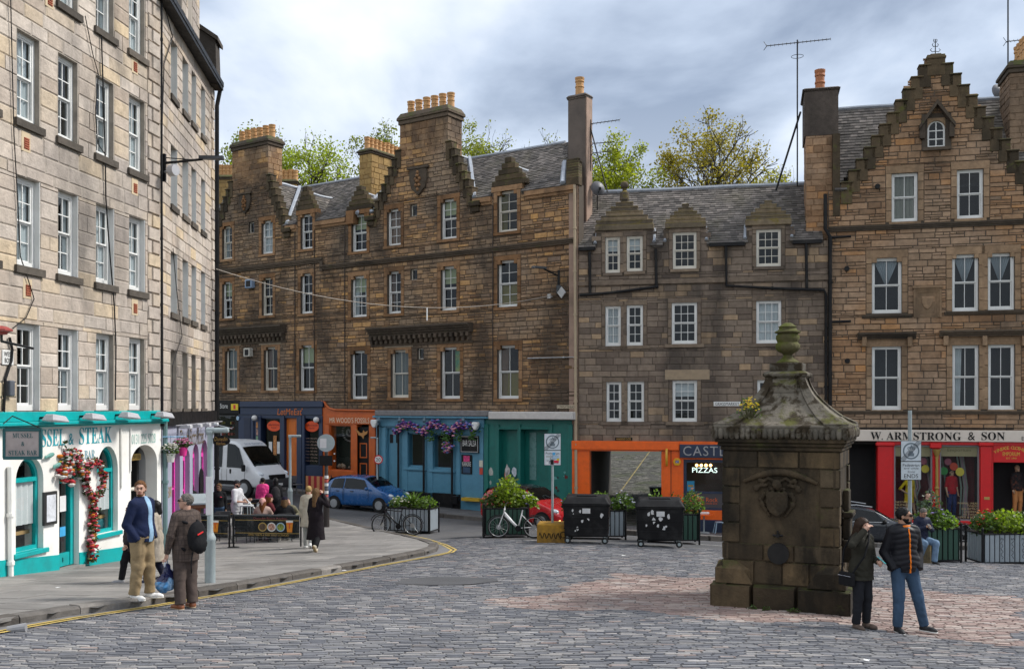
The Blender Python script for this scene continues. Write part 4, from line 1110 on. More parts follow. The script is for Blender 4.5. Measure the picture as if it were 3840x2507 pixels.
  for q in(-1,1):
   e=(sr-sl)/2-.05
   A=FG.W(m+q*e,zb+.1,-.2);B=FG.W(m+q*e,zb+.1,-2.4);roof(tenG,A,B,FG.W(m,zt-.4,-.2)-A,name='dormer_roof')
   cb=MB();FG.box(cb,m+q*(e-.12)-.03,m+q*(e-.12)+.03,ZE,zb+.1,-.2,-2.0);cb.build('dormer_cheek',SLATE,tenG,world=True)
   lb=MB();lb.tube([FG.W(m+q*(e+.06),zb-.5,.02),FG.W(m+q*(e+.02),zb+.1,-.6),FG.W(m,zt-.3,-2.3)],.07,6);lb.build('flashing',M_lead,tenG,world=True)
  ridge_cap(tenG,FG.W(m,zt-.35,-.1),FG.W(m,zt-.35,-2.6),r=.07)
  # rainwater pipes
 Pt=lambda u,v,o=.12:FG.W(FG.s(u),FG.z(u,v),o)
 pipe(tenG,[Pt(2175,1108),Pt(2300,1098),Pt(2470,1075)],.06,name='rainwater_pipe');pipe(tenG,[Pt(2459,935),Pt(2462,1070)],.06,name='rainwater_pipe')
 pipe(tenG,[Pt(2722,925),Pt(2724,1072),Pt(2900,1082),Pt(3090,1088),Pt(3096,1110),Pt(3096,1500)],.06,name='rainwater_pipe')
 pipe(tenG,[Pt(3022,915),Pt(3024,1080)],.06,name='rainwater_pipe');pipe(tenG,[Pt(2212,945),Pt(2214,1100)],.06,name='rainwater_pipe')
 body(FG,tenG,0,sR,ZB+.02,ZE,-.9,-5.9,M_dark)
 sp=MB();FG.pbox(sp,2676,1505,2778,1522,.0,.03);p_=bevel(sp.build('street_name_plate',M_white,tenG,world=True),.01,1)
 s0,s1,z0,z1=FG.rect(2682,1508,2772,1519);text_mesh('GRASSMARKET',.1,M_black,'lettering',p_,textM(FG,(s0+s1)/2,z0,.031),.003,wid=s1-s0,hgt=z1-z0)
 cp=MB();FG.pbox(cp,2306,1639,2371,1651,.0,.03);c_=bevel(cp.build('close_name_plate',M_black,tenG,world=True),.01,1)
 s0,s1,z0,z1=FG.rect(2311,1641,2366,1649);text_mesh('WARDENS CLOSE',.1,pmat('gold_paint',(0.45,0.28,0.06),.4),'lettering',c_,textM(FG,(s0+s1)/2,z0,.031),.003,wid=s1-s0,hgt=z1-z0)
def gable_house():
 T=[FR.rect(3344,648,3442,831),FR.rect(3589,634,3688,819)]
 A2=[FR.rect(3270,966,3382,1174),FR.rect(3571,953,3670,1166),FR.rect(3705,948,3805,1161)]
 A3=[FR.rect(3270,1298,3380,1536),FR.rect(3572,1293,3671,1535),FR.rect(3706,1291,3806,1535)]
 att=FR.rect(3478,452,3545,553);sR=FR.s(4000)
 holes=T+A2+A3+[att];ZB=FR.z(3500,1612);sm=FR.s(3510);ZE=FR.z(3200,712);ZA=FR.z(3510,215)
 sl,sr=FR.s(3163),FR.s(3872)
 def trap(z):t=(z-ZE)/(ZA-ZE);return lerp(sl+.2,sm-.2,t),lerp(sr-.2,sm+.2,t)
 zg=att[3]+.1;zk=T[0][3]+.1
 rects=[(0,sR,ZB,ZE),(*trap(zk),ZE,zk),(*trap(zg),zk,zg)]
 def extra(mb):
  l0,r0=trap(zg);l1,r1_=trap(ZA)
  mb.prism([FR.W(l0,zg,-.012),FR.W(r0,zg,-.012),FR.W(r1_,ZA,-.012),FR.W(l1,ZA,-.012)],FR.W(0,0,-.4)-FR.W(0,0,0))
  for z0,z1 in((ZE,zk),(zk,zg)):
   (l0,r0),(l1,r1_)=trap(z0),trap(z1)
   mb.prism([FR.W(l0,z0,-.012),FR.W(l1,z0,-.012),FR.W(l1,z1,-.012)],FR.W(0,0,-.4)-FR.W(0,0,0));mb.prism([FR.W(r1_,z0,-.012),FR.W(r0,z0,-.012),FR.W(r1_,z1,-.012)],FR.W(0,0,-.4)-FR.W(0,0,0))
 wall=backing(FR,tenR,rects,holes,M_mshade,extra)
 big=[(h[0]-.22,h[1]+.22,h[2]-.1,h[3]+.3)for h in T+A2+A3]+[(att[0]-.2,att[1]+.2,att[2]-.1,att[3]+.25)]
 st=lay(0,sR,ZB,ZE,(.17,.3),(.4,.9),big,gap=.014)+lay(0,sR,ZE,ZA,(.17,.28),(.35,.75),big,gap=.014,allowed=lambda s,z:trap(z)[0]<s<trap(z)[1])
 place_stones(FR,snecked(st,.34),wall,S_tan,nobj=300,o0=-.02,o1=.012,rnd=.012,ch=.014)
 kw=dict(rows=1,cols=2,smat=S_ttrim,lintel=(.22,.3),margin=(.22,.4),rec=.14,fr=.075)
 for i,r in enumerate(T):window(FR,tenR,r,cur=['net',None][i],cmat=pmat('dim_net',(0.22,0.22,0.19),.9),**kw)
 for i,r in enumerate(A2):window(FR,tenR,r,cur='vee',shoulder=True,cmat=pmat('sheer_curtain',(0.34,0.38,0.42),.9,nscale=1),**kw)
 for i,r in enumerate(A3):window(FR,tenR,r,cur=[None,'left',None][i],sill=(.05,.1,0),proud=.08,**kw)
 for i,r in enumerate(T):mb=MB();FR.box(mb,r[0]-.1,r[1]+.1,r[2]-.1,r[2],-.1,.05);mb.build('sill',S_ttrim,tenR,world=True)
 # arched attic window with hood
 s0,s1,z0,z1=att;m=(s0+s1)/2;rr=(s1-s0)/2
 def arch(x0,x1,zb,zt,n=10):
  r_=(x1-x0)/2;zc=zt-r_;mm=(x0+x1)/2
  return[(x0,zb),(x1,zb)]+[(mm+r_*math.cos(t),zc+r_*math.sin(t))for t in[math.pi*i/n for i in range(n+1)]]
 ab=MB();o_=arch(s0,s1,z0,z1+.02);i_=arch(s0+.07,s1-.07,z0+.09,z1-.05)
 n=len(o_);ab.add([FR.W(x,z,-.08)for x,z in o_]+[FR.W(x,z,-.08)for x,z in i_],[(i,(i+1)%n,n+(i+1)%n,n+i)for i in range(n)])
 FR.box(ab,m-.02,m+.02,z0,z1-.04,-.11,-.085);
 for t in(.33,.64):FR.box(ab,s0+.05,s1-.05,lerp(z0,z1,t)-.02,lerp(z0,z1,t)+.02,-.11,-.088)
 aw=ab.build('attic_window',M_white,tenR,world=True);pb=MB();pb.poly([FR.W(x,z,-.1)for x,z in i_]);pb.build('pane',G_win,aw)
 sp=MB()
 for q in(-1,1):
  pts=[(m+q*rr,z1+.1),(m,z1+.1)]+[(m+q*rr*math.sin(t),z1-rr+rr*math.cos(t))for t in[R(x)for x in range(0,91,15)]]
  sp.prism([FR.W(x,z,.0)for x,z in pts],FR.W(0,0,-.2)-FR.W(0,0,0))
 sp.build('arch_stones',S_ttrim,aw)
 hb=MB();hw=rr*2.0;zt=FR.z(3512,378)
 for q in(-1,1):
  a,b=(m,zt),(m+q*hw,FR.z(3512,470));hb.prism([FR.W(a[0],a[1],.3),FR.W(b[0],b[1],.3),FR.W(b[0],b[1]-.16,.3),FR.W(a[0],a[1]-.2,.3)],FR.W(0,0,-.32)-FR.W(0,0,0))
  FR.box(hb,m+q*hw*.82-.09,m+q*hw*.82+.09,FR.z(3512,520),FR.z(3512,465),0,.22)
 hb.build('hood_mould',S_cornice,aw);sb=MB();FR.box(sb,s0-.2,s1+.2,z0-.12,z0,-.1,.14);sb.build('sill',S_cornice,aw)
 # crowsteps, apex block, iron finial
 for p in((sl-.1,sm-.33),(sr+.1,sm+.33)):crowsteps(FR,tenR,[(p[0],ZE-.1),(p[1],FR.z(3510,240))],11,S_moss,hh=.45,cap=.06)
 mb=MB();FR.box(mb,sm-.33,sm+.33,FR.z(3510,285),FR.z(3510,205),-.4,.06);FR.box(mb,sm-.36,sm+.36,FR.z(3510,222),FR.z(3510,212),-.42,.1);FR.box(mb,sm-.2,sm+.2,FR.z(3510,205),FR.z(3510,200),-.3,0);bevel(mb.build('apex_block',S_moss,tenR,world=True),.02,1)
 f=MB();b=FR.W(sm,FR.z(3510,202),-.15);f.tube([b,b+Vector((0,0,.62))],.018,6)
 for h,w in((.15,.2),(.35,.12),(.52,.07)):
  for q in(-1,1):
   f.tube([b+Vector((0,0,h)),b+Vector((q*w*.6,0,h-.03)),b+Vector((q*w,0,h+.05)),b+Vector((q*w*.7,0,h+.1))],.014,5)
 f.build('iron_finial',M_black,tenR,world=True)
 # cornices
 def course(vl,vr,th,o,mat=S_cornice,u0=3106,u1=4000,nm='string_course'):
  mb=MB();z=FR.z(3500,(vl+vr)/2)
  for k in range(3):FR.box(mb,FR.s(u0),FR.s(u1),z-th*(k+1)/3,z-th*k/3,-.02,o*(1-k*.25))
  return mb.build(nm,mat,tenR,world=True)
 course(836,836,.2,.14);course(1539,1539,.14,.12)
 for(u0,u1,v)in((3215,3433,1244),(3522,3860,1240)):
  c=course(v,v,.24,.3,u0=u0,u1=u1,nm='window_cornice')
  for u in((3240,3410)if u0<3400 else(3545,3690,3838)):
   s,z=FR.sz(u,v);kb=MB();FR.box(kb,s-.09,s+.09,z-.58,z-.2,-.02,.2);bevel(kb.build('bracket',S_ttrim,c),.03,2)
 course(1178,1178,.12,.1,u0=3232,u1=3420);course(1170,1170,.12,.1,u0=3540,u1=3900)
 # carved panel with shield
 s0,s1,z0,z1=FR.rect(3425,1080,3530,1190);pb=MB()
 for k in range(3):
  e=.08*k;d=.09-.03*k
  FR.box(pb,s0+e,s0+e+.08,z0,z1-e,0,d);FR.box(pb,s1-e-.08,s1-e,z0,z1-e,0,d);FR.box(pb,s0+e+.08,s1-e-.08,z1-e-.08,z1-e,0,d-.002)
 FR.box(pb,s0-.05,s1+.05,z1,z1+.09,0,.14);FR.box(pb,s0+.22,s1-.22,z0,z1-.24,-.01,.016);p_=pb.build('carved_panel',S_ttrim,tenR,world=True)
 w=(s1-s0)*.2;m=(s0+s1)/2;zc=lerp(z0,z1,.48);sh=MB()
 sh.prism([FR.W(m+x*w,zc+y*w,.05)for x,y in((-1,1.1),(1,1.1),(1,0),(.55,-.8),(0,-1.2),(-.55,-.8),(-1,0))],FR.W(0,0,-.05)-FR.W(0,0,0));bevel(sh.build('shield',S_ttrim,p_),.02,1)
 # roof behind the gable, stacks
 ZR=FR.z(3250,405,-3.0)
 roof(tenR,FR.W(FR.s(3130),ZE,.1),FR.W(sR,ZE,.1),FR.W(0,ZR,-3.0)-FR.W(0,ZE,.1),nobj=120,wid=.26,exp=.18,notch=[(sl-FR.s(3130)+.02,sr-FR.s(3130)-.02,.8)])
 bk=MB();bk.prism([FR.W(0,ZE,-6.2),FR.W(sR,ZE,-6.2),FR.W(sR,ZR,-3),FR.W(0,ZR,-3)],(0,0,-.1));bk.build('rear_roof',SLATE,tenR,world=True)
 ridge_cap(tenR,FR.W(FR.s(3140),ZR+.03,-3),FR.W(sR,ZR+.03,-3),r=.08)
 for q in(sl-.05,sr+.05):
  A,B=FR.W(q,ZE,-.3),FR.W(q,ZE,-3.2);roof(tenR,A,B,FR.W(sm,ZA-.2,-.3)-A,name='gable_roof')
 S_stk=stone_mat('stack_render',[(0,(0.085,0.068,0.058)),(1,(0.12,0.098,0.082))],stain_amt=.5,sscale=.8)
 u0,u1=3012,3145;s0,s1=FR.s(3014),FR.s(3148)
 stack(FR,tenR,s0+.02,s1-.0,FR.z(3080,500),FR.z(3080,320),-2.2,-.25,S_stk,cope=.12,pots=1,ph=1.0,pr=.2,stones=False,cw=.06,potmat=pmat('red_clay_pot',(0.38,0.14,0.06),.7,var=.25))
 stack(FR,tenR,s0+.1,s1-.25,9.2,FR.z(3080,490),-2.1,-.3,S_tan,cope=.06,pots=0,hr=(.2,.3),cw=.03)
 mb=MB();FR.box(mb,s1-.25,s1+.02,10.8,FR.z(3080,505),-.9,.04);mb.build('skew',S_moss,tenR,world=True)
 s0,s1=FR.s(3808),FR.s(3960);stack(FR,tenR,s0,s1,12,FR.z(3830,195),-2.6,-.9,S_tan,cope=.5,pots=4,ph=1.0,pr=.2,cmat=S_cornice,axis='o')
 # pipes
 Pt=lambda u,v,o=.14:FR.W(FR.s(u),FR.z(u,v),o)
 pipe(tenR,[Pt(3094,730),Pt(3094,860),Pt(3112,890),Pt(3112,1520)],.075);pipe(tenR,[Pt(3112,893),Pt(3190,888)],.05,name='branch_pipe');pipe(tenR,[Pt(3112,1208),Pt(3190,1205)],.05,name='branch_pipe')
 for(u,v)in((3175,1008),(3177,1353),(3290,700)):mb=MB();p=FR.W(*FR.sz(u,v),0.0);mb.tube([p-Vector((*FR.n*.05,0)),p+Vector((*FR.n*.12,0))],.1,12);mb.build('flue_vent',M_black,tenR,world=True)
 body(FR,tenR,0,sR,-1.5,ZE,-.9,-6,M_dark)
grey_house();gable_house()
# ================================================================ shopfronts

def arch_pts(s0,s1,zb,zs,za,n=14):
 m=(s0+s1)/2;r=(s1-s0)/2
 return[(s0,zb),(s1,zb)]+[(m+r*math.cos(t),zs+(za-zs)*math.sin(t))for t in[math.pi*i/n for i in range(n+1)]]
def spandrels(F,mb,s0,s1,zs,za,zt,o0,o1):
 m=(s0+s1)/2;r=(s1-s0)/2;d=F.W(0,0,o0)-F.W(0,0,o1)
 for q in(-1,1):
  pts=[(m+q*r,zt),(m,zt)]+[(m+q*r*math.sin(t),zs+(za-zs)*math.cos(t))for t in[R(x)for x in range(0,91,10)]]
  mb.prism([F.W(x,z,o1)for x,z in pts],d)
def arch_frame(F,parent,name,s0,s1,zb,zs,za,o,w,mat,glass,transom=None,th=.09,bars=()):
 a,b=arch_pts(s0,s1,zb,zs,za),arch_pts(s0+w,s1-w,zb+w,zs,za-w);n=len(a);mb=MB()
 for oo in(o,o-th):pass
 V=[F.W(x,z,o)for x,z in a]+[F.W(x,z,o)for x,z in b]+[F.W(x,z,o-th)for x,z in b]+[F.W(x,z,o-th)for x,z in a]
 mb.add(V,[(i,(i+1)%n,n+(i+1)%n,n+i)for i in range(n)]+[(n+i,n+(i+1)%n,2*n+(i+1)%n,2*n+i)for i in range(n)])
 if transom is not None:F.box(mb,s0+w*.6,s1-w*.6,transom-w*.55,transom+w*.55,o-th,o+.012)
 for kind,x in bars:
  if kind=='v':F.box(mb,x-.02,x+.02,zb+w,za-w-.02,o-th,o-.01)
  else:F.box(mb,s0+w,s1-w,x-.02,x+.02,o-th,o-.012)
 f=mb.build(name,mat,parent,world=True,normals=True)
 pb=MB();pb.poly([F.W(x,z,o-th*.6)for x,z in b]);pb.build('pane',glass,f,normals=False)
 return f
def panel(F,parent,name,mat,u0,v0,u1,v1,o0,o1,bev=0.0,world=True):
 mb=MB();F.pbox(mb,u0,v0,u1,v1,o0,o1);o=mb.build(name,mat,parent,world=world)
 return bevel(o,bev,1)if bev else o
def spanel(F,parent,name,mat,s0,s1,z0,z1,o0,o1,bev=0.0):
 mb=MB();F.box(mb,s0,s1,z0,z1,o0,o1);o=mb.build(name,mat,parent,world=True)
 return bevel(o,bev,1)if bev else o
P_=lambda n,c,r=.5,**k:pmat(n,c,r,**k)
M_teal=P_('teal_paint',(0.0,0.36,0.36),.4,var=.1,dirt=(0.02,0.18,0.18),dirt_amt=.4)
M_wwall=P_('white_masonry_paint',(0.82,0.81,0.77),.7,var=.05,nscale=1.5,bump=.25,bscale=25,dirt=(0.52,0.48,0.40),dirt_amt=.4)
M_gold=P_('gold_lettering',(0.50,0.33,0.09),.4,metal=.3)
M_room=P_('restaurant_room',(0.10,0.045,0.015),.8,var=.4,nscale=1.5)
# ---------------------------------------------------------------- teal and white restaurant

rest=thing('restaurant_front','white restaurant front with teal arched windows and a flower wreath over the door','shopfront',FA.W(0,0,0))
def restaurant():
 sE=FA.s(600);zt=2.84
 def op(u0,u1,vb,vs_,va):
  s0,s1=FA.s(u0),FA.s(u1);um=(u0+u1)/2;return(s0,s1,FA.z(um,vb),FA.z(um,vs_),FA.z(um,va))
 w1=op(54,158,2064,1800,1712);w2=op(360,438,1996,1765,1672);dr=op(217,292,2128,1770,1682);cl_=op(487,585,2140,1735,1667)
 dr=(dr[0],dr[1],-2,dr[3],dr[4]);cl_=(cl_[0],cl_[1],-2,cl_[3],cl_[4])
 mb=MB();ops=[w1,w2,dr,cl_]
 wall_cells(mb,FA,[(-5,sE,-1.4,zt)],[(o[0],o[1],o[2],o[4])for o in ops],-.42,.03)
 for o in ops:spandrels(FA,mb,o[0],o[1],o[3],o[4],o[4]+.001,-.3,.03)
 wl_=mb.build('wall',M_wwall,rest,world=True,normals=False)
 # teal plinth, broken at door and close
 for a,b in((-5,dr[0]),(dr[1],cl_[0])):
  n=8;pm=MB()
  for i in range(n):
   s0,s1=lerp(a,b,i/n),lerp(a,b,(i+1)/n);g0,g1=[gz(*FA.W(q,0,.1).xy)+.1 for q in(s0,s1)]
   pm.hexa([FA.W(s0,g0-.6,.045),FA.W(s1,g1-.6,.045),FA.W(s1,g1-.6,0),FA.W(s0,g0-.6,0),FA.W(s0,g0+.36,.045),FA.W(s1,g1+.36,.045),FA.W(s1,g1+.36,0),FA.W(s0,g0+.36,0)])
  pm.build('plinth',M_teal,rest,world=True)
  # fascia gutter
 fb=MB();FA.box(fb,-5,sE+.02,2.84,2.92,0,.26);FA.box(fb,-5,sE-.1,2.92,3.14,0,.08)
 FA.box(fb,-5,sE+.02,2.80,2.84,0,.2);bevel(fb.build('fascia',M_teal,rest,world=True),.015,1)
 for w in(w1,w2):
  f=arch_frame(FA,rest,'window',*w,-.1,.085,M_teal,G_shop,transom=lerp(w[3],w[4],.02))
  spanel(FA,rest,'window_sill',M_teal,w[0]-.12,w[1]+.12,w[2]-.1,w[2],-.1,.1,.01)
  cb=MB();curtain_mesh(cb,FA,w[0]+.05,w[1]-.05,w[2]+.55,w[3]-.05,-.175,'net');cb.build('roller_blind',P_('pale_blind',(0.68,0.70,0.70),.8,var=.05),f)
  tb=MB();FA.box(tb,w[0],w[1],w[2]+.32,w[2]+.40,-.8,-.3);tb.build('table_edge',P_('pine',(0.5,0.3,0.12),.5),f)
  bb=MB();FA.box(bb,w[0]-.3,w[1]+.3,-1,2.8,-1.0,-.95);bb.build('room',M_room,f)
 sb=MB();FA.box(sb,w2[0]+.1,w2[1],w2[2]+.05,w2[2]+.32,-.6,-.28);bevel(sb.build('banquette',P_('teal_seat',(0.03,0.16,0.18),.6),rest,world=True),.06,2)
 # door with side frame
 zl=FA.z(255,1790);db=MB();s0,s1=dr[0],dr[1];z0=gz(FA.W(s0,0,0).x,FA.W(s0,0,0).y)+.14
 FA.box(db,s0,s0+.1,z0,zl,-.22,-.1);FA.box(db,s1-.14,s1,z0,zl,-.22,-.1);FA.box(db,s0+.1,s1-.14,zl-.12,zl,-.22,-.1);FA.box(db,s0+.1,s1-.14,z0,z0+.3,-.2,-.12)
 d=db.build('door',M_teal,rest,world=True);pb=MB();pb.poly([FA.W(a,z,-.16)for a,z in((s0+.1,z0+.3),(s1-.14,z0+.3),(s1-.14,zl-.12),(s0+.1,zl-.12))]);pb.build('pane',G_shop,d,normals=False)
 lb=MB();FA.box(lb,s0+.35,s1-.4,z0+.1,z0+.2,-.12,-.105);lb.build('letter_plate',P_('dull_teal_metal',(0.02,0.2,0.22),.3,metal=.5),d)
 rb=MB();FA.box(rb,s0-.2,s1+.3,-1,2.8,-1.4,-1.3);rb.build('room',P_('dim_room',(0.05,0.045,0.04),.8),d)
 gb=MB();gb.poly([FA.W(x,z,-.16)for x,z in arch_pts(s0,s1,zl,dr[3],dr[4])]);gb.build('fanlight',G_shop,d,normals=False)
 stp=MB();FA.box(stp,s0-.05,s1+.05,z0-.5,z0-.02,-.3,.16);stp.build('door_step',flag_mat,rest,world=True)
 for(a,z,w,h,m)in((.3,1.25,.24,.36,P_('white_paper',(0.7,0.7,0.7),.7)),(.3,.68,.22,.22,P_('blue_sticker',(0.05,0.35,0.65),.5))):
  nb=MB();FA.box(nb,s0+a,s0+a+w,z0+z,z0+z+h,-.15,-.146);nb.build('notice',m,d)
  # close entrance: pale vaulted passage with pipes
 M_pass=P_('passage_paint',(0.42,0.42,0.42),.8,var=.15,nscale=2,dirt=(0.15,0.15,0.15),dirt_amt=.7)
 cb=MB();s0,s1=cl_[0],cl_[1];FA.box(cb,s0-.12,s0,-2,2.75,-4,-.3);FA.box(cb,s1,s1+.12,-2,2.75,-4,-.3);FA.box(cb,s0,s1,cl_[4],cl_[4]+.1,-4,-.3);FA.box(cb,s0,s1,-2,2.75,-4.1,-4)
 cb.build('close_passage',M_pass,rest,world=True)
 pipe(rest,[FA.W(s0+.05,1.05,-.5),FA.W(s1-.05,1.05,-.5)],.05,M_cream,'pipe');pipe(rest,[FA.W(s1-.15,1.0,-.42),FA.W(s1-.15,-.8,-.42)],.06,M_cream,'pipe')
 ib=MB();[ib.tube([FA.W(lerp(s0,s1,.45+.06*i),-.8,-1.2),FA.W(lerp(s0,s1,.45+.06*i),.9,-1.2)],.02,6)for i in range(6)];ib.build('iron_gate',M_black,rest,world=True)
 spanel(FA,rest,'name_board',M_gold,lerp(s0,s1,.22),lerp(s0,s1,.8),cl_[4]-.42,cl_[4]-.24,-.32,-.28,.02)
 text_mesh("EDMONSTONE'S CLOSE",.1,M_black,'lettering',rest,textM(FA,lerp(s0,s1,.51),cl_[4]-.38,-.278),wid=(s1-s0)*.5,hgt=.1,world=True)
 # raised plaster frame round the close, phone number
 fr=MB();FA.box(fr,s0-.22,s1+.1,cl_[3]+.2,2.78,.0,.05);
 # lettering
 M_let=P_('teal_letter',(0.02,0.33,0.40),.5)
 ptext(FA,rest,SERIF('SSEL'),155,1607,243,1672,M_let,.034);ptext(FA,rest,'&',257,1624,276,1666,M_let,.034);ptext(FA,rest,SERIF('STEAK'),297,1600,419,1662,M_let,.034)
 ptext(FA,rest,SERIF('BAR'),317,1686,356,1718,P_('grey_letter',(0.2,0.38,0.45),.5),.034);ptext(FA,rest,SERIF('MU'),95,1617,150,1680,M_let,.034)
 ptext(FA,rest,'0131 225 5028',494,1625,583,1662,P_('sage_letter',(0.32,0.52,0.46),.5),.034)
 # pipes on the wall
 pipe(rest,[FA.W(FA.s(22),2.0,.1),FA.W(FA.s(24),-.4,.1)],.06,M_wwall,'downpipe',1.0)
 pipe(rest,[FA.W(FA.s(445),2.7,.06),FA.W(FA.s(447),1.2,.06)],.025,M_wwall,'conduit');pipe(rest,[FA.W(FA.s(482),2.7,.06),FA.W(FA.s(482),1.6,.06)],.02,M_wwall,'conduit')
 pipe(tenB,[FB.W(.15,3.0,.12),FB.W(.15,-.9,.12)],.07,P_('green_pipe',(0.12,0.2,0.2),.5))
restaurant()
# ---------------------------------------------------------------- lilac and pink bistro on front B

bis=thing('bistro_front','lilac grey bistro front with bright pink arched windows','shopfront',FB.W(0,0,0))
M_lilac=P_('lilac_paint',(0.33,0.34,0.43),.7,var=.08,nscale=2,dirt=(0.24,0.24,0.30),dirt_amt=.4);M_pink=P_('pink_paint',(0.80,0.06,0.42),.45)
def bistro():
 sE=FB.s(800);mb=MB();ops=[]
 for(u0,u1,vb,vs_,va,pinkf)in((613,622,1990,1720,1668,0),(642,672,1950,1720,1690,1),(683,709,1960,1720,1682,1),(720,743,1960,1710,1664,1),(752,776,1945,1705,1648,1)):
  s0,s1=FB.s(u0),FB.s(u1);um=(u0+u1)/2;ops.append((s0,s1,FB.z(um,vb),FB.z(um,vs_),FB.z(um,va),pinkf))
 wall_cells(mb,FB,[(0,sE,-1.6,2.75)],[(o[0],o[1],o[2],o[4])for o in ops],-.42,.02)
 for o in ops:spandrels(FB,mb,o[0],o[1],o[3],o[4],o[4]+.001,-.35,.02)
 mb.build('wall',M_lilac,bis,world=True,normals=False)
 for o in ops[1:]:
  f=arch_frame(FB,bis,'window',*o[:5],-.12,.11,M_pink,G_shop,transom=o[3],bars=[('v',(o[0]+o[1])/2),('h',lerp(o[2],o[3],.5))])
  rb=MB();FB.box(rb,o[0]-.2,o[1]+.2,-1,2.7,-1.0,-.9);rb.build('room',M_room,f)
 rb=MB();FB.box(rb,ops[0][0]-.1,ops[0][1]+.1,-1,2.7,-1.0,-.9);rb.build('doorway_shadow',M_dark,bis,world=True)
 fb=MB();FB.box(fb,0,sE+.05,2.72,3.1,0,.12);fb.build('fascia',M_black,bis,world=True)
 for u in(664,705,740,770):
  lb=MB();s=FB.s(u);FB.box(lb,s-.12,s+.12,2.6,2.72,.1,.42);FB.box(lb,s-.03,s+.03,2.66,2.78,.0,.12);bevel(lb.build('fascia_lamp',P_('lamp_white',(0.6,0.6,0.62),.4),bis,world=True),.02,1)
 tb=MB();tb.tube([FB.W(.6,2.72,.3),FB.W(sE,2.74,.3)],.018,6);tb.build('lamp_rail',P_('grey_rail',(0.3,0.3,0.33),.4),bis,world=True)
 s0,s1=FB.s(672),FB.s(760);text_mesh('Dunedin Bistro Kitchen',.1,P_('bronze_letter',(0.13,0.09,0.03),.4),'lettering',bis,textM(FB,(s0+s1)/2,2.05,.024),.02,wid=s1-s0,hgt=.52,world=True)
 s0,s1=FB.s(628),FB.s(640);text_mesh('BAR',.1,M_gold,'lettering',bis,textM(FB,(s0+s1)/2,.7,.024),.01,wid=s1-s0,hgt=.3,world=True)
 bb=MB();s=FB.s(744);bb.prism([FB.W(x,z,.06)for x,z in arch_pts(s-.05,s+.55,-.6,.9,1.25)],FB.W(0,0,-.03)-FB.W(0,0,0));bb.build('chalk_board',M_black,bis,world=True)
bistro()
# ---------------------------------------------------------------- shops under the brown tenement

def shop(name,label,F,u):p=F.W(F.s(u),0,0);p.z=gz(p.x,p.y);return thing(name,label,'shopfront',p)
def disc(F,parent,name,mat,u,v,ru,rv,o,th=.03,n=28):
 s,z=F.sz(u,v,o);rs=abs(F.s(u+ru)-F.s(u-ru))/2;rz=rv/FPX*F.depth(u)[1];mb=MB()
 mb.prism([F.W(s+rs*math.cos(2*math.pi*i/n),z+rz*math.sin(2*math.pi*i/n),o)for i in range(n)],F.W(0,0,-th)-F.W(0,0,0));return mb.build(name,mat,parent,world=True)
def frontwall(F,parent,mat,u0,u1,v_top,holes,o=.05,th=.4):
 s0,s1=F.s(u0),F.s(u1);zt=F.z((u0+u1)/2,v_top);mb=MB()
 wall_cells(mb,F,[(s0,s1,-2.4,zt)],[F.rect(*h)for h in holes],o-th,o);return mb.build('front',mat,parent,world=True,normals=False)
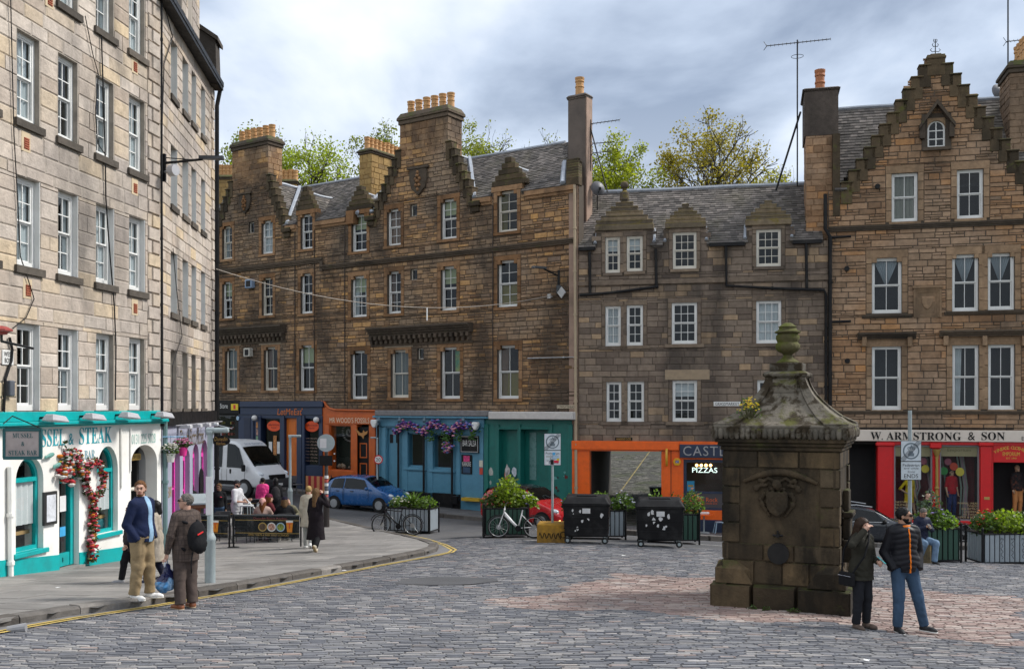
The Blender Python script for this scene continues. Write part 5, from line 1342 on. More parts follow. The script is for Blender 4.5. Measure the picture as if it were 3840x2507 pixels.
def letme():
 M=P_('navy_paint',(0.018,0.032,0.075),.45,var=.15);O=P_('orange_door',(0.62,0.15,0.015),.5)
 t=shop('convenience_store','black convenience store front with a yellow lion flag sign, left of the navy cafe',FC,850)
 frontwall(FC,t,M_black,780,897,1500,[(805,1556,884,1655)])
 panel(FC,t,'fascia',M_black,780,1503,896,1550,.05,.16,.01);ptext(FC,t,'nce Store',803,1512,854,1530,M_white,.165)
 panel(FC,t,'flag_sign',P_('flag_yellow',(0.75,0.55,0.02),.5),866,1513,892,1537,.16,.18);panel(FC,t,'flag_lion',P_('flag_red',(0.6,0.03,0.03),.5),875,1517,883,1533,.18,.186)
 glazed(FC,t,805,1556,884,1655,P_('steel_trim',(0.25,0.25,0.26),.4));
 for i in range(22):
  u,v=random.uniform(812,878),random.choice((1580,1600,1622,1643));panel(FC,t,'goods',P_('goods%d'%(i%5),[(0.5,0.4,0.05),(0.4,0.05,0.04),(0.3,0.3,0.3),(0.25,0.12,0.03),(0.05,0.2,0.3)][i%5],.5),u,v,u+random.uniform(3,7),v+9,-.6,-.4)
 disc(FC,t,'shield_sign',P_('pale_blue',(0.35,0.5,0.65),.5),891,1567,5,8,.1)
 t=shop('navy_cafe_front','navy blue cafe front with an orange door and orange oval window signs',FC,1050)
 frontwall(FC,t,M,897,1210,1504,[(978,1567,1052,1745),(1069,1566,1115,1900),(1142,1567,1198,1745)])
 panel(FC,t,'cornice',M,897,1504,1209,1526,.05,.2,.02);panel(FC,t,'fascia',M,900,1527,1207,1554,.05,.11,.01)
 ptext(FC,t,'LetMeEat',1041,1531,1133,1555,O,.115,shear=.15,ext=.02);ptext(FC,t,"'",1131,1530,1135,1536,O,.115)
 d=panel(FC,t,'door',O,1069,1566,1115,1800,-.16,-.1)
 for k in range(2):panel(FC,d,'door_panel',O,1075,1580+k*80,1109,1645+k*80,-.1,-.085,.01,False)
 for(u0,u1)in((978,1052),(1142,1198)):
  f=glazed(FC,t,u0,1567,u1,1745,M,-.08)
 for(u,uu)in((1027,1596),(1169,1598)):
  dd=disc(FC,t,'oval_sign',P_('orange_sign',(0.75,0.08,0.01),.5),u,uu,26,20,-.04)
  ptext(FC,dd,'coffee & kitchen',u-20,uu-9,u+20,uu-1,P_('dark_red',(0.16,0.01,0.01),.5),-.035,world=False);ptext(FC,dd,'house',u-10,uu+2,u+10,uu+9,P_('dark_red',(0.16,0.01,0.01),.5),-.035,world=False)
 for i in range(8):ptext(FC,t,('menu of the day' if i%2 else 'soups rolls cakes'),1146,1640+i*12,1190,1646+i*12,P_('chalk',(0.5,0.35,0.3),.7),-.06)
 for u in(945,972,1060,1124,1136,1203):panel(FC,t,'pilaster',M,u-5,1558,u+5,1840,.05,.11,.01)
 panel(FC,t,'recessed_panel',P_('navy_dark',(0.012,0.02,0.05),.5),914,1566,938,1640,.05,.07)
 for(u,v)in((968,1566),(1199,1573)):
  mb=MB();mb.lathe([(.15*math.sin(a),-.15*math.cos(a))for a in[R(x)for x in range(0,181,20)]],FC.W(*FC.sz(u,v),.25),12);mb.build('globe_lamp',M_white,t,world=True,smooth=True)
 for k in range(3):panel(FC,t,'menu_picture',P_('picture%d'%k,[(0.5,0.2,0.05),(0.45,0.25,0.2),(0.2,0.35,0.2)][k],.5,var=.8,nscale=12),960,1582+k*26,973,1604+k*26,.05,.075)
 for(u,m)in((1014,P_('white_paper',(0.7,0.7,0.7),.7)),(1045,P_('white_paper',(0.7,0.7,0.7),.7))):panel(FC,t,'menu_sheet',m,u-6,1655,u+6,1700,-.06,-.05)
 panel(FC,t,'menu_strip',P_('picture0',(0.5,0.2,0.05),.5),1025,1632,1037,1705,-.06,-.05)
def fossils():
 O=P_('rust_orange_paint',(0.52,0.105,0.012),.5,var=.12,dirt=(0.3,0.05,0.01),dirt_amt=.4)
 t=shop('fossil_shop','rust orange shopfront lettered for fossils with a bird cut-out over the door',FC,1300)
 frontwall(FC,t,O,1210,1413,1540,[(1242,1594,1318,1762),(1338,1590,1386,1900)])
 # swept top rising to the left
 mb=MB();pts=[(1210,1542),(1210,1506),(1222,1507),(1228,1518),(1240,1530),(1262,1536),(1413,1540),(1413,1545)]
 mb.prism([FC.W(*FC.sz(u,v),.06)for u,v in pts],FC.W(0,0,-.3)-FC.W(0,0,0));mb.build('swept_cornice',O,t,world=True)
 e=MB();e.tube([FC.W(*FC.sz(u,v),.1)for u,v in[(1211,1505),(1222,1507),(1228,1518),(1240,1530),(1262,1536),(1412,1539)]],.05,6);e.build('cornice_moulding',O,t,world=True)
 panel(FC,t,'fascia',O,1220,1556,1405,1590,.05,.1,.01);ptext(FC,t,"MR WOOD'S FOSSILS",1237,1565,1386,1585,P_('cream_letter',(0.75,0.62,0.45),.5),.105,ext=.02)
 f=glazed(FC,t,1242,1594,1318,1762,O,-.04,4);g=MB();FC.pbox(g,1240,1592,1320,1764,-.9,-.8);g.build('display_back',P_('display_green',(0.03,0.04,0.03),.8),f)
 rk=MB()
 for i in range(7):
  s,z=FC.sz(random.uniform(1252,1310),random.uniform(1735,1755));r=random.uniform(.06,.14);rk.lathe([(0,-r),(r*.8,-r*.5),(r,0),(r*.6,r*.6),(0,r)],FC.W(s,z,-.4),7)
 rk.build('fossil_specimens',P_('fossil_tan',(0.35,0.26,0.18),.8,var=.4),f)
 am=MB()
 for i in range(40):a=i*.3;r=.03+.012*i;am.lathe([(0,-.05),(.05+.001*i,0),(0,.05)],FC.W(FC.s(1283)+r*math.cos(a),FC.z(1283,1618)+r*math.sin(a),-.5),6)
 am.build('ammonite_print',P_('fossil_grey',(0.3,0.3,0.28),.8),f)
 for(v)in(1700,1727):disc(FC,t,'sticker',M_white,1254,v,3,3,-.03,.01)
 d=panel(FC,t,'door',M_black,1340,1600,1384,1870,-.12,-.06)
 for v0,v1 in((1660,1716),(1735,1790)):
  for a,b,c,e_ in((1349,v0,1376,v0+4),(1349,v1-4,1376,v1),(1349,v0+4,1352,v1-4),(1373,v0+4,1376,v1-4)):panel(FC,d,'panel_moulding',O,a,b,c,e_,-.06,-.045,0,False)
 b=MB();P2=[(1336,1606),(1345,1618),(1350,1630),(1362,1634),(1368,1644),(1372,1632),(1382,1626),(1384,1614),(1374,1620),(1368,1612),(1366,1622),(1356,1622),(1346,1612)]
 b.prism([FC.W(*FC.sz(u,v),.12)for u,v in P2],FC.W(0,0,-.03)-FC.W(0,0,0));b.build('bird_cut_out',P_('ply_orange',(0.42,0.19,0.05),.6),t,world=True)
 for u in(1226,1330,1398):panel(FC,t,'pilaster',O,u-8,1592,u+8,1850,.05,.1,.01)
 panel(FC,t,'stall_riser',O,1234,1764,1326,1850,.05,.12,.01)
def salsa():
 B_=P_('sky_blue_paint',(0.085,0.25,0.36),.45,var=.1,dirt=(0.06,0.17,0.25),dirt_amt=.4)
 t=shop('pub_front','light blue bar front with a garland of purple and pink flowers',FC,1600)
 frontwall(FC,t,B_,1413,1814,1556,[(1454,1604,1497,1900),(1530,1622,1591,1748),(1626,1625,1697,1756)])
 panel(FC,t,'stone_slab',P_('lead_grey_stone',(0.20,0.19,0.19),.8,var=.3),1404,1538,1829,1559,0,.38,.03);panel(FC,t,'cornice',B_,1396,1559,1829,1567,0,.34,.01);panel(FC,t,'fascia',B_,1413,1568,1814,1600,.05,.14,.01)
 d=panel(FC,t,'door',B_,1455,1604,1496,1870,-.12,-.06)
 for u in(1462,1485):panel(FC,d,'door_light',M_dark,u,1627,u+12,1660,-.06,-.05,0,False)
 for u0,v0,u1,v1 in((1530,1622,1591,1748),(1626,1625,1697,1756)):
  glazed(FC,t,u0,v0,u1,v1,B_,-.05,6);panel(FC,t,'window_sill',B_,u0-18,v1+6,u1+6,v1+14,.05,.14,.01);panel(FC,t,'stall_riser',B_,u0-14,v1+20,u1+4,v1+92,.05,.075,.01)
 for u in(1426,1502,1597,1703):pipe(t,[FC.W(FC.s(u),FC.z(u,1592),.16),FC.W(FC.s(u),-1.6,.16)],.05,M_black,'column',9)
 for u in(1502,1597,1703):panel(FC,t,'column_base',M_black,u-8,1835+(u-1502)*.12,u+9,1866+(u-1502)*.12,.05,.24,.02)
 panel(FC,t,'plinth',M_black,1500,1846,1725,1900,.05,.1)
 for u0,u1 in((1432,1446),(1508,1528),(1602,1622),(1710,1724),(1797,1812)):panel(FC,t,'pilaster',B_,u0,1600,u1,1880,.05,.1,.01)
 s=panel(FC,t,'bar_sign',M_black,1726,1633,1794,1696,.05,.16)
 for a,b,c,e in((1728,1635,1792,1637),(1728,1692,1792,1694),(1728,1637,1729.5,1692),(1790.5,1637,1792,1692)):panel(FC,s,'sign_border',P_('silver_line',(0.5,0.5,0.5),.4),a,b,c,e,.16,.165,0,False)
 ptext(FC,s,'BAR SALSA',1735,1650,1786,1672,M_white,.165,world=False)
 p=panel(FC,t,'karaoke_poster',M_black,1730,1704,1769,1776,.05,.09);panel(FC,p,'poster_art',P_('hot_pink_print',(0.65,0.05,0.2),.5,var=.6,nscale=9),1738,1708,1761,1730,.09,.094,0,False);ptext(FC,p,'KARAOKE',1734,1730,1766,1747,M_white,.095,world=False);panel(FC,p,'poster_foot',P_('blue_print',(0.02,0.06,0.12),.5),1736,1750,1763,1772,.09,.094,0,False)
 panel(FC,t,'notice',P_('cream_notice',(0.6,0.57,0.45),.6),1797,1725,1810,1750,.1,.12);panel(FC,t,'notice',P_('red_notice',(0.55,0.06,0.03),.6),1798,1753,1810,1778,.1,.12)
 panel(FC,t,'yellow_step',P_('step_yellow',(0.5,0.32,0.02),.7),1729,1866,1796,1878,.05,.3)
 for(u,v)in((1423,1586),(1801,1595)):
  mb=MB();w=11;pts=[(-w,-14),(w,-14),(w*1.1,-2),(w*.5,13),(0,18),(-w*.5,13),(-w*1.1,-2)];mb.prism([FC.W(*FC.sz(u+x,v+y),.45)for x,y in pts],FC.W(0,0,-.2)-FC.W(0,0,0));l=bevel(mb.build('shield_lantern',M_white,t,world=True),.05,2);ptext(FC,l,'Q',u-4,v-6,u+4,v+4,M_black,.455,world=False)
 for u in(1440,1517,1610,1755):lb=MB();lb.tube([FC.W(FC.s(u),FC.z(u,1567),.34),FC.W(FC.s(u)+.1,FC.z(u,1580),.5)],.07,6);lb.build('spot_lamp',P_('slate_metal',(0.1,0.16,0.2),.5),t,world=True)
 # garland
 cols=[P_('pink_petal',(0.62,0.28,0.36),.8),P_('purple_petal',(0.10,0.03,0.22),.8),P_('blue_petal',(0.13,0.18,0.48),.8),P_('rose_petal',(0.42,0.10,0.22),.8),P_('leaf_green',(0.05,0.13,0.02),.7)]
 o=thing('flower_garland','long garland of pink, blue and purple flowers hung along the blue bar front','garland',FC.W(FC.s(1650),FC.z(1650,1600),.3));gb=[MB()for _ in cols]
 def blob(u,v,k,r):p=FC.W(*FC.sz(u,v),random.uniform(.2,.42));r*=random.uniform(.7,1.2);gb[k].lathe([(0,-r*.6),(r*.8,-r*.2),(r,.1*r),(r*.5,r*.5),(0,r*.55)],p,6)
 for i in range(520):
  u=random.uniform(1492,1795);blob(u,1601+12*math.sin(u*.06)+random.gauss(0,8),random.choices(range(5),[4,5,4,2,2])[0],.075)
 for i in range(160):blob(random.choice((1632,1690,1735,1790,1690))+random.gauss(0,7),random.uniform(1612,1652),4,.06)
 for i in range(90):blob(random.gauss(1694,8),random.gauss(1672,10),random.choices(range(5),[4,3,3,2,2])[0],.07)
 for k,m in enumerate(cols):gb[k].build(['pink_flowers','purple_flowers','blue_flowers','rose_flowers','leaves'][k],m,o,world=True,smooth=True)['kind']='stuff'
def green():
 G=P_('deep_green_paint',(0.008,0.15,0.125),.45,var=.12,dirt=(0.004,0.10,0.085),dirt_amt=.5)
 t=shop('shuttered_shopfront','closed dark green shopfront with torn posters and a white blind box',FC,1980)
 frontwall(FC,t,G,1814,2146,1572,[(1872,1606,1942,1830),(1952,1606,2056,1872)])
 panel(FC,t,'blind_box',P_('blind_box_white',(0.58,0.55,0.52),.6),1830,1543,2147,1572,0,.42,.03)
 a=panel(FC,t,'recess_panel',G,1872,1606,1942,1830,-.3,-.25);a=panel(FC,t,'recess_panel',G,1952,1606,2056,1872,-.42,-.38)
 panel(FC,t,'frosted_pane',P_('frosted',(0.12,0.26,0.25),.3),1986,1620,2011,1798,-.38,-.36);d=panel(FC,t,'door',G,2022,1702,2056,1872,-.38,-.32,.01)
 for u0,u1 in((1814,1830),(1858,1870),(1943,1951),(2058,2070),(2130,2146)):panel(FC,t,'pilaster',G,u0,1590,u1,1880,.05,.11,.01)
 for u0,u1 in((1864,1946),(1950,2062)):panel(FC,t,'bracketed_head',G,u0,1602,u1,1610,.0,.1,.02)
 for(u,v,w,h,c)in((1834,1752,18,34,(0.5,0.5,0.45)),(1894,1740,22,52,(0.52,0.5,0.48)),(1922,1750,18,36,(0.5,0.55,0.6)),(1893,1766,18,32,(0.45,0.12,0.06)),(1838,1800,8,16,(0.35,0.4,0.36))):
  n=11;mb=MB();pts=[(u+w*(.5+.5*math.cos(2*math.pi*i/n)*random.uniform(.7,1.15)),v+h*(.5+.5*math.sin(2*math.pi*i/n)*random.uniform(.7,1.15)))for i in range(n)]
  mb.prism([FC.W(*FC.sz(a,b),.055)for a,b in pts],FC.W(0,0,-.004)-FC.W(0,0,0));mb.build('torn_poster',P_('torn%d'%u,c,.8,var=.5,nscale=8),t,world=True)
 for i in range(9):
  mb=MB();u,v=random.uniform(2084,2126),random.uniform(1765,1850);r=random.uniform(2,8);pts=[(u+r*math.cos(k)*random.uniform(.5,1.2),v+r*math.sin(k)*random.uniform(.5,1.3))for k in[i_*.7 for i_ in range(9)]]
  mb.prism([FC.W(*FC.sz(a,b),.054)for a,b in pts],FC.W(0,0,-.004)-FC.W(0,0,0));mb.build('paint_splash',P_('splash%d'%(i%3),[(0.12,0.01,0.01),(0.02,0.03,0.03),(0.1,0.3,0.28)][i%3],.6),t,world=True)
letme();fossils();salsa();green()
# ---------------------------------------------------------------- orange close and pizzeria

M_or=P_('vivid_orange_paint',(0.85,0.125,0.004),.45,var=.1,dirt=(0.5,0.07,0.01),dirt_amt=.35);M_nv=P_('pizzeria_navy',(0.015,0.028,0.065),.45)
def orange():
 t=shop('orange_close_front','bright orange beam and piers framing the open close',FG,2300)
 panel(FG,t,'beam',M_or,2143,1653,2546,1686,-.3,.16,.015);panel(FG,t,'beam_moulding',M_or,2148,1684,2478,1690,-.3,.1)
 for u0,u1 in((2145,2211),(2480,2546)):
  q=FG.rect(u0,1686,u1,1686,.06);spanel(FG,t,'pier',M_or,q[0],q[1],-2.2,FG.z(2400,1687),-.5,.06,.01)
 s=FG.s(2517);spanel(FG,t,'pier_joint',P_('rust_line',(0.2,0.04,0.01),.7),s-.02,s+.01,-2,1.8,.05,.075)
 spanel(FG,t,'skirting',M_nv,FG.s(2480),FG.s(2546),-2.2,FG.z(2520,1960),-.5,.075)
 # tunnel walls and the cobbled close climbing behind
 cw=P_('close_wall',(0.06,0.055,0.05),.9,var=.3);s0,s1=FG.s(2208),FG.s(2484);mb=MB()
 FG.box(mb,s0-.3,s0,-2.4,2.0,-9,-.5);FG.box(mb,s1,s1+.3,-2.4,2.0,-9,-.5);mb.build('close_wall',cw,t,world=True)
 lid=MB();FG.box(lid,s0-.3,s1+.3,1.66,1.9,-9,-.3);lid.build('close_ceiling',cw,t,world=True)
 far=MB();FG.box(far,s0-4,s1+9,-1,6,-30,-29.6);fw=far.build('far_wall',P_('far_blue_wall',(0.2,0.22,0.26),.8,var=.2),t,world=True)
 lawn=MB();
 # hanging oval sign and alarm box
 sg=thing('hanging_sign','yellow fish-shaped hanging sign on the orange pier','sign',FG.W(FG.s(2502),FG.z(2502,1712),.1));hb=MB()
 n=18;c=FG.W(FG.s(2502),FG.z(2502,1712),.42);hb.prism([c+Vector((*FG.n*(.22*math.cos(2*math.pi*i/n)),.36*math.sin(2*math.pi*i/n)))+Vector((*FG.d*.04,0))for i in range(n)],Vector((*FG.d*-.08,0)));hb.build('board',P_('sign_yellow',(0.62,0.34,0.03),.5),sg,world=True)
 tb=MB();tb.tube([FG.W(FG.s(2502),FG.z(2502,1700),.02),c+Vector((0,0,.3))],.02,6);tb.build('bracket',M_black,sg,world=True)
 al=thing('alarm_box','yellow hexagonal alarm box on the orange pier','alarm box',FG.W(FG.s(2539),FG.z(2539,1730),.06));ab=MB();p=FG.W(FG.s(2539),FG.z(2539,1730),.06);r=.17
 ab.prism([p+Vector((*FG.d*(r*math.cos(R(60*i))),r*math.sin(R(60*i))))+Vector((*FG.n*.1,0))for i in range(6)],Vector((*FG.n*-.1,0)));bx=bevel(ab.build('case',P_('alarm_yellow',(0.75,0.38,0.0),.4),al,world=True),.01,1);panel(FG,al,'logo_plate',P_('logo_blue',(0.05,0.08,0.3),.4),2533,1725,2546,1735,.16,.167);ptext(FG,al,'ADT',2535,1727,2544,1733,M_white,.17)
 t=shop('pizzeria_front','orange and navy pizzeria front with lit PIZZAS lettering',FG,2650)
 frontwall(FG,t,M_or,2546,2990,1655,[(2563,1722,2760,1914)],.05)
 sgn=panel(FG,t,'sign_board',M_nv,2549,1667,2990,1717,.05,.18,.01);ptext(FG,sgn,'CASTLE',2562,1672,2748,1708,P_('brushed_steel',(0.35,0.35,0.36),.35,metal=.6),.185,world=False,ext=.03,space=1.15)
 f=glazed(FG,t,2563,1722,2760,1914,M_nv,-.02,12);panel(FG,f,'transom',M_nv,2574,1842,2750,1850,-.09,-.01,0,False);panel(FG,f,'lower_panel',P_('smoked_panel',(0.06,0.055,0.06),.4),2574,1850,2750,1903,-.06,-.03,0,False)
 ptext(FG,f,'Castle Rock',2586,1864,2692,1880,P_('orange_letter',(0.65,0.12,0.02),.5),-.025,world=False);ptext(FG,f,'STREET FOOD PIZZA BAR',2590,1884,2690,1889,P_('orange_letter',(0.65,0.12,0.02),.5),-.025,world=False)
 ptext(FG,f,'PIZZAS',2596,1752,2690,1771,P_('neon_white',(0.8,0.9,0.85),.5,emit=((0.8,1.0,0.9),.8)),-.12,world=False)
 for k in range(4):b=MB();b.lathe([(.06*math.sin(a),-.06*math.cos(a))for a in[R(x)for x in range(0,181,30)]],FG.W(*FG.sz(2612+17.5*k,1745),-.3),8);b.build('bulb',P_('warm_bulb',(1,0.6,0.2),.5,emit=((1.0,0.55,0.15),5.0)),f,smooth=True)
 ps=panel(FG,f,'poster',P_('cyan_poster',(0.04,0.32,0.55),.5),2576,1802,2604,1843,-.08,-.075,0,False);panel(FG,ps,'poster_picture',P_('food_print',(0.6,0.35,0.05),.5,var=.7,nscale=20),2580,1817,2600,1824,-.075,-.072,0,False)
 panel(FG,t,'stall_riser',M_or,2546,1914,2990,1950,.05,.09);panel(FG,t,'skirting',M_nv,2546,1950,2990,2030,.05,.1)
 # dim room
 rb=MB();FG.pbox(rb,2560,1715,2990,1920,-1.4,-1.3);rb.build('room',P_('dim_room',(0.05,0.045,0.04),.8),t,world=True)
orange()
# ---------------------------------------------------------------- red clothing shop

def armstrong():
 Rd=P_('pillar_red_paint',(0.58,0.004,0.006),.4,var=.08);Cr=P_('fascia_cream',(0.66,0.58,0.50),.5,var=.05);Bl=P_('blind_canvas',(0.34,0.29,0.16),.8)
 t=shop('clothing_shop_front','red clothing shopfront with a long cream name board and dressed mannequins',FR,3500)
 frontwall(FR,t,Rd,3289,4000,1664,[(3352,1668,3496,1951),(3523,1668,3672,1951),(3724,1700,3990,1990)],.04)
 sp=spanel(FR,t,'frieze',Rd,FR.s(3289),FR.s(4000),FR.z(3500,1665),FR.z(3500,1655),-.3,.12)
 nb=panel(FR,t,'name_board',Cr,3112,1612,4000,1655,-.1,.22,.015);ptext(FR,nb,SERIF('W. ARMSTRONG'),3264,1619,3604,1649,M_black,.225,world=False,ext=.02);ptext(FR,nb,'&',3630,1619,3656,1649,M_black,.225,world=False,ext=.02);ptext(FR,nb,SERIF('SON'),3680,1619,3768,1649,M_black,.225,world=False,ext=.02);ptext(FR,nb,'EST 1840',3831,1636,3900,1650,M_black,.225,world=False,ext=.02)
 pipe(t,[FR.W(FR.s(3210),FR.z(3210,1604),.08),FR.W(FR.s(3800),FR.z(3800,1606),.08)],.03,M_black,'cable_run',3)
 # dark close beside it
 cb=MB();s0,s1=FR.s(3112),FR.s(3289);FR.box(cb,s0-.3,s0,-2.4,2.4,-6,0);FR.box(cb,s0,s1,FR.z(3200,1664),FR.z(3200,1612),-6,-.1);FR.box(cb,s0,s1,-2.4,2.4,-6.3,-6);FR.box(cb,s1,s1+.2,-2.4,2.4,-6,-.4);cb.build('close_entrance',P_('close_dark',(0.025,0.022,0.02),.9,var=.3),t,world=True)
 for u0,u1 in((3289,3351),(3674,3722)):
  panel(FR,t,'pilaster',Rd,u0+3,1668,u1-3,1955,.04,.16,.015);panel(FR,t,'pilaster_capital',Rd,u0-4,1658,u1+6,1672,.04,.24,.03)
  spanel(FR,t,'pilaster_base',Rd,FR.s(u0),FR.s(u1),-2,FR.z(u0,1950),.04,.19,.01)
 panel(FR,t,'mullion',Rd,3497,1664,3522,1951,-.1,.06,.01);panel(FR,t,'mullion_head',Rd,3488,1658,3532,1680,.04,.2,.03)
 gc=MB();p=FR.W(FR.s(3510),FR.z(3510,1955),.2);H=FR.z(3510,1683)-FR.z(3510,1955);gc.lathe([(.1,0),(.1,.12),(.065,.16),(.06,H*.45),(.085,H*.46),(.085,H*.48),(.06,H*.49),(.055,H-.35),(.08,H-.33),(.06,H-.3),(.09,H-.2),(.14,H-.06),(.15,H)],p,14);gc.build('gilt_column',P_('gilt',(0.38,0.25,0.07),.45,metal=.4),t,world=True,smooth=40)
 fs=[]
 for u0,u1 in((3352,3496),(3523,3672)):
  f=glazed(FR,t,u0,1668,u1,1951,P_('grey_frame',(0.22,0.22,0.23),.5),.0,6);fs.append(f);panel(FR,f,'roller_blind',Bl,u0+3,1672,u1-3,1710,-.1,-.07,0,False)
  rb=MB();curtain_mesh(rb,FR,FR.s(u0),FR.s(u1),FR.z(u0,1955),FR.z(u0,1668),-.85,'net');rb.build('backdrop',P_('maroon_drape',(0.09,0.01,0.015),.9,var=.4),f)
  for k in range(6):
   u=u0+10+random.random()*(u1-u0-20);gb=MB();gb.tube([FR.W(FR.s(u),FR.z(u,1710),-.6),FR.W(FR.s(u)+.15,FR.z(u,1830),-.55),FR.W(FR.s(u)+random.uniform(-.4,.4),FR.z(u,1945),-.6)],.035,5);gb.build('streamer',P_('gauze%d'%(k%3),[(0.22,0.24,0.22),(0.28,0.2,0.24),(0.2,0.26,0.22)][k%3],.9),f)
 ptext(FR,fs[1],'Emporium',3553,1680,3641,1696,P_('blind_letter',(0.16,0.13,0.06),.7),-.065,world=False)
 M_wl=P_('window_letter',(0.5,0.38,0.2),.5)
 for i,w in enumerate(('PARTYWEAR','MILITARIA','50s FROCKS','KIMONOS','ORIGINAL','DENIM')):ptext(FR,fs[0],w,3357,1878+i*10.5,3357+6.3*len(w),1885+i*10.5,M_wl,.004,world=False)
 for i,w in enumerate(('FORMAL WEAR','TWEEDS','60s RETRO','CASHMERE','KILTWEAR','WIGS & BOAS')):ptext(FR,fs[1],w,3669-7*len(w),1882+i*10.5,3668,1889+i*10.5,M_wl,.004,world=False)
 for(u,v,r,c)in((3470,1757,15,(0.6,0.5,0.05)),(3464,1728,13,(0.35,0.1,0.14)),(3540,1765,15,(0.02,0.2,0.04)),(3577,1748,15,(0.45,0.05,0.02)),(3600,1768,16,(0.6,0.5,0.06)),(3555,1730,13,(0.3,0.08,0.12))):
  o_=disc(FR,fs[0 if u<3500 else 1],'paper_rosette',P_('rosette%d'%u,c,.8),u,v,r,r,-.3,.06);o_.parent=fs[0 if u<3500 else 1];o_.matrix_parent_inverse=Matrix()
 panel(FR,t,'sill',Rd,3345,1950,3680,1964,.04,.22,.015);panel(FR,t,'plinth',M_black,3290,1964,3720,2040,.0,.1)
 d=panel(FR,t,'door_sign',Rd,3724,1664,3990,1734,.0,.06,.01);M_y=P_('sign_gold',(0.6,0.42,0.05),.5)
 for i,ch in enumerate('VINTAGE CLOTHING'):
  if ch==' ':continue
  k=(i-7.5)/7.5;u=3791+k*58;v=1683+15*k*k;s,z=FR.sz(u,v);M=textM(FR,s,z,.065)@Matrix.Rotation(-k*.35,4,'Z');text_mesh(ch,.1,M_y,'lettering',d,M,.004,hgt=.12)
 ptext(FR,d,'EMPORIUM',3760,1694,3824,1708,M_y,.065,world=False);ptext(FR,d,'EST 1840',3773,1714,3812,1720,M_y,.065,world=False)
 panel(FR,t,'brass_plate',P_('brass',(0.5,0.35,0.12),.35,metal=.7),3691,1862,3711,1872,.16,.175)
 rb=MB();FR.pbox(rb,3724,1734,3990,2020,-1.6,-1.5);rb.build('doorway',M_dark,t,world=True);fl=MB();FR.box(fl,FR.s(3724),FR.s(3990),-1.9,-1.5,-1.6,.02);fl.build('shop_floor',M_dark,t,world=True)
 return t
arm_shop=armstrong()
# ---------------------------------------------------------------- far pavement along the shops, and the cobbled close

FK=[ghit(u,v,0.1)for u,v in[(780,1800),(1000,1826),(1250,1858),(1480,1895),(1638,1925),(1810,1940),(2000,1962),(2250,1984),(2600,2008),(2900,2024),(3300,2036),(3600,2045),(4000,2058)]]
def far_pave():
 poly=[(p.x,p.y)for p in FK]+[(FR.W(FR.s(4000),0,-.1).x,FR.W(FR.s(4000),0,-.1).y)]+[tuple(f.W(s,0,-.1).xy)for f,s in((FR,0),(FG,FG.s(2484)),(FG,FG.s(2205)),(FC,FC.s(2150)),(FC,FC.s(1800)),(FC,FC.s(780)))]
 base=grid_sheet('far_pavement',np.linspace(-18,24,120),np.linspace(33,58,90),M_joint,0.06,lambda x,y:inpoly(x,y,poly))
 tag(base,'dark pavement along the shops across the street')
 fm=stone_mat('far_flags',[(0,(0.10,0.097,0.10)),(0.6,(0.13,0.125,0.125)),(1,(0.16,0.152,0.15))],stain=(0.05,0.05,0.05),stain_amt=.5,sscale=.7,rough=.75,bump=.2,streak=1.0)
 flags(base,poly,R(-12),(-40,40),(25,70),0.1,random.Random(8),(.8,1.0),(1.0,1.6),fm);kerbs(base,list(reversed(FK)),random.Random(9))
 lm=MB();s0,s1=FG.s(2208),FG.s(2484);n=40
 def h(o):
  p=FG.W((s0+s1)/2,0,0);z0=gz(p.x,p.y)+.05;return z0 if o>-1.5 else z0+(-o-1.5)*.092
 for i in range(n):
  o0,o1=lerp(.1,-29.5,i/n),lerp(.1,-29.5,(i+1)/n);e0,e1=(0,0)if o0>-6 else(3,8),0
  a,b=(s0-3,s1+8)if o1<-9 else(s0,s1)
  lm.poly([FG.W(a,h(o0),o0),FG.W(b,h(o0),o0),FG.W(b,h(o1),o1),FG.W(a,h(o1),o1)])
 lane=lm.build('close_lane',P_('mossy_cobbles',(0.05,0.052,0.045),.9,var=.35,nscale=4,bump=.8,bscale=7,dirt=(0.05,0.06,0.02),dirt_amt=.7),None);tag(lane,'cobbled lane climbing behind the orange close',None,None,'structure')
 sm=MB();rr=0;o=-.3
 while o>-22:
  st=.16;x=s0-(3 if o<-9 else 0)+(rr%2)*.1
  while x<s1+(6 if o<-9 else 0):
   w=random.uniform(.18,.3);z=h(o)+.012+random.uniform(-.006,.008);z2=h(o-st)+.012;add=[FG.W(x,z,o),FG.W(x+w-.015,z,o),FG.W(x+w-.015,z2,o-st+.015),FG.W(x,z2,o-st+.015)]
   sm.add(add+[FG.W(x,z-.04,o),FG.W(x+w-.015,z-.04,o)],[(0,1,2,3),(4,5,1,0)],0,random.random()*.99+.005);x+=w
  o-=st;rr+=1
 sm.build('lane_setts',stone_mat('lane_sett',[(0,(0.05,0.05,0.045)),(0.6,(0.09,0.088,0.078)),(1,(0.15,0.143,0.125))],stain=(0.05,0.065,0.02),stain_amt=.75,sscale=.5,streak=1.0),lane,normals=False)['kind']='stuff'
 for q in(.12,.82):
  ym=MB();
  for i in range(24):o0,o1=-6-i*.9,-6-(i+1)*.9;s=lerp(s0,s1,q)+i*.03;ym.poly([FG.W(s,h(o0)+.03,o0),FG.W(s+.07,h(o0)+.03,o0),FG.W(s+.10,h(o1)+.03,o1),FG.W(s+.03,h(o1)+.03,o1)])
  ym.build('yellow_line',P_('worn_yellow',(0.26,0.20,0.07),.9,var=.5,dirt=(0.08,0.08,0.07),dirt_amt=.9),lane)
far_pave()
# ================================================================ figures: smooth distance-field bodies and clothes

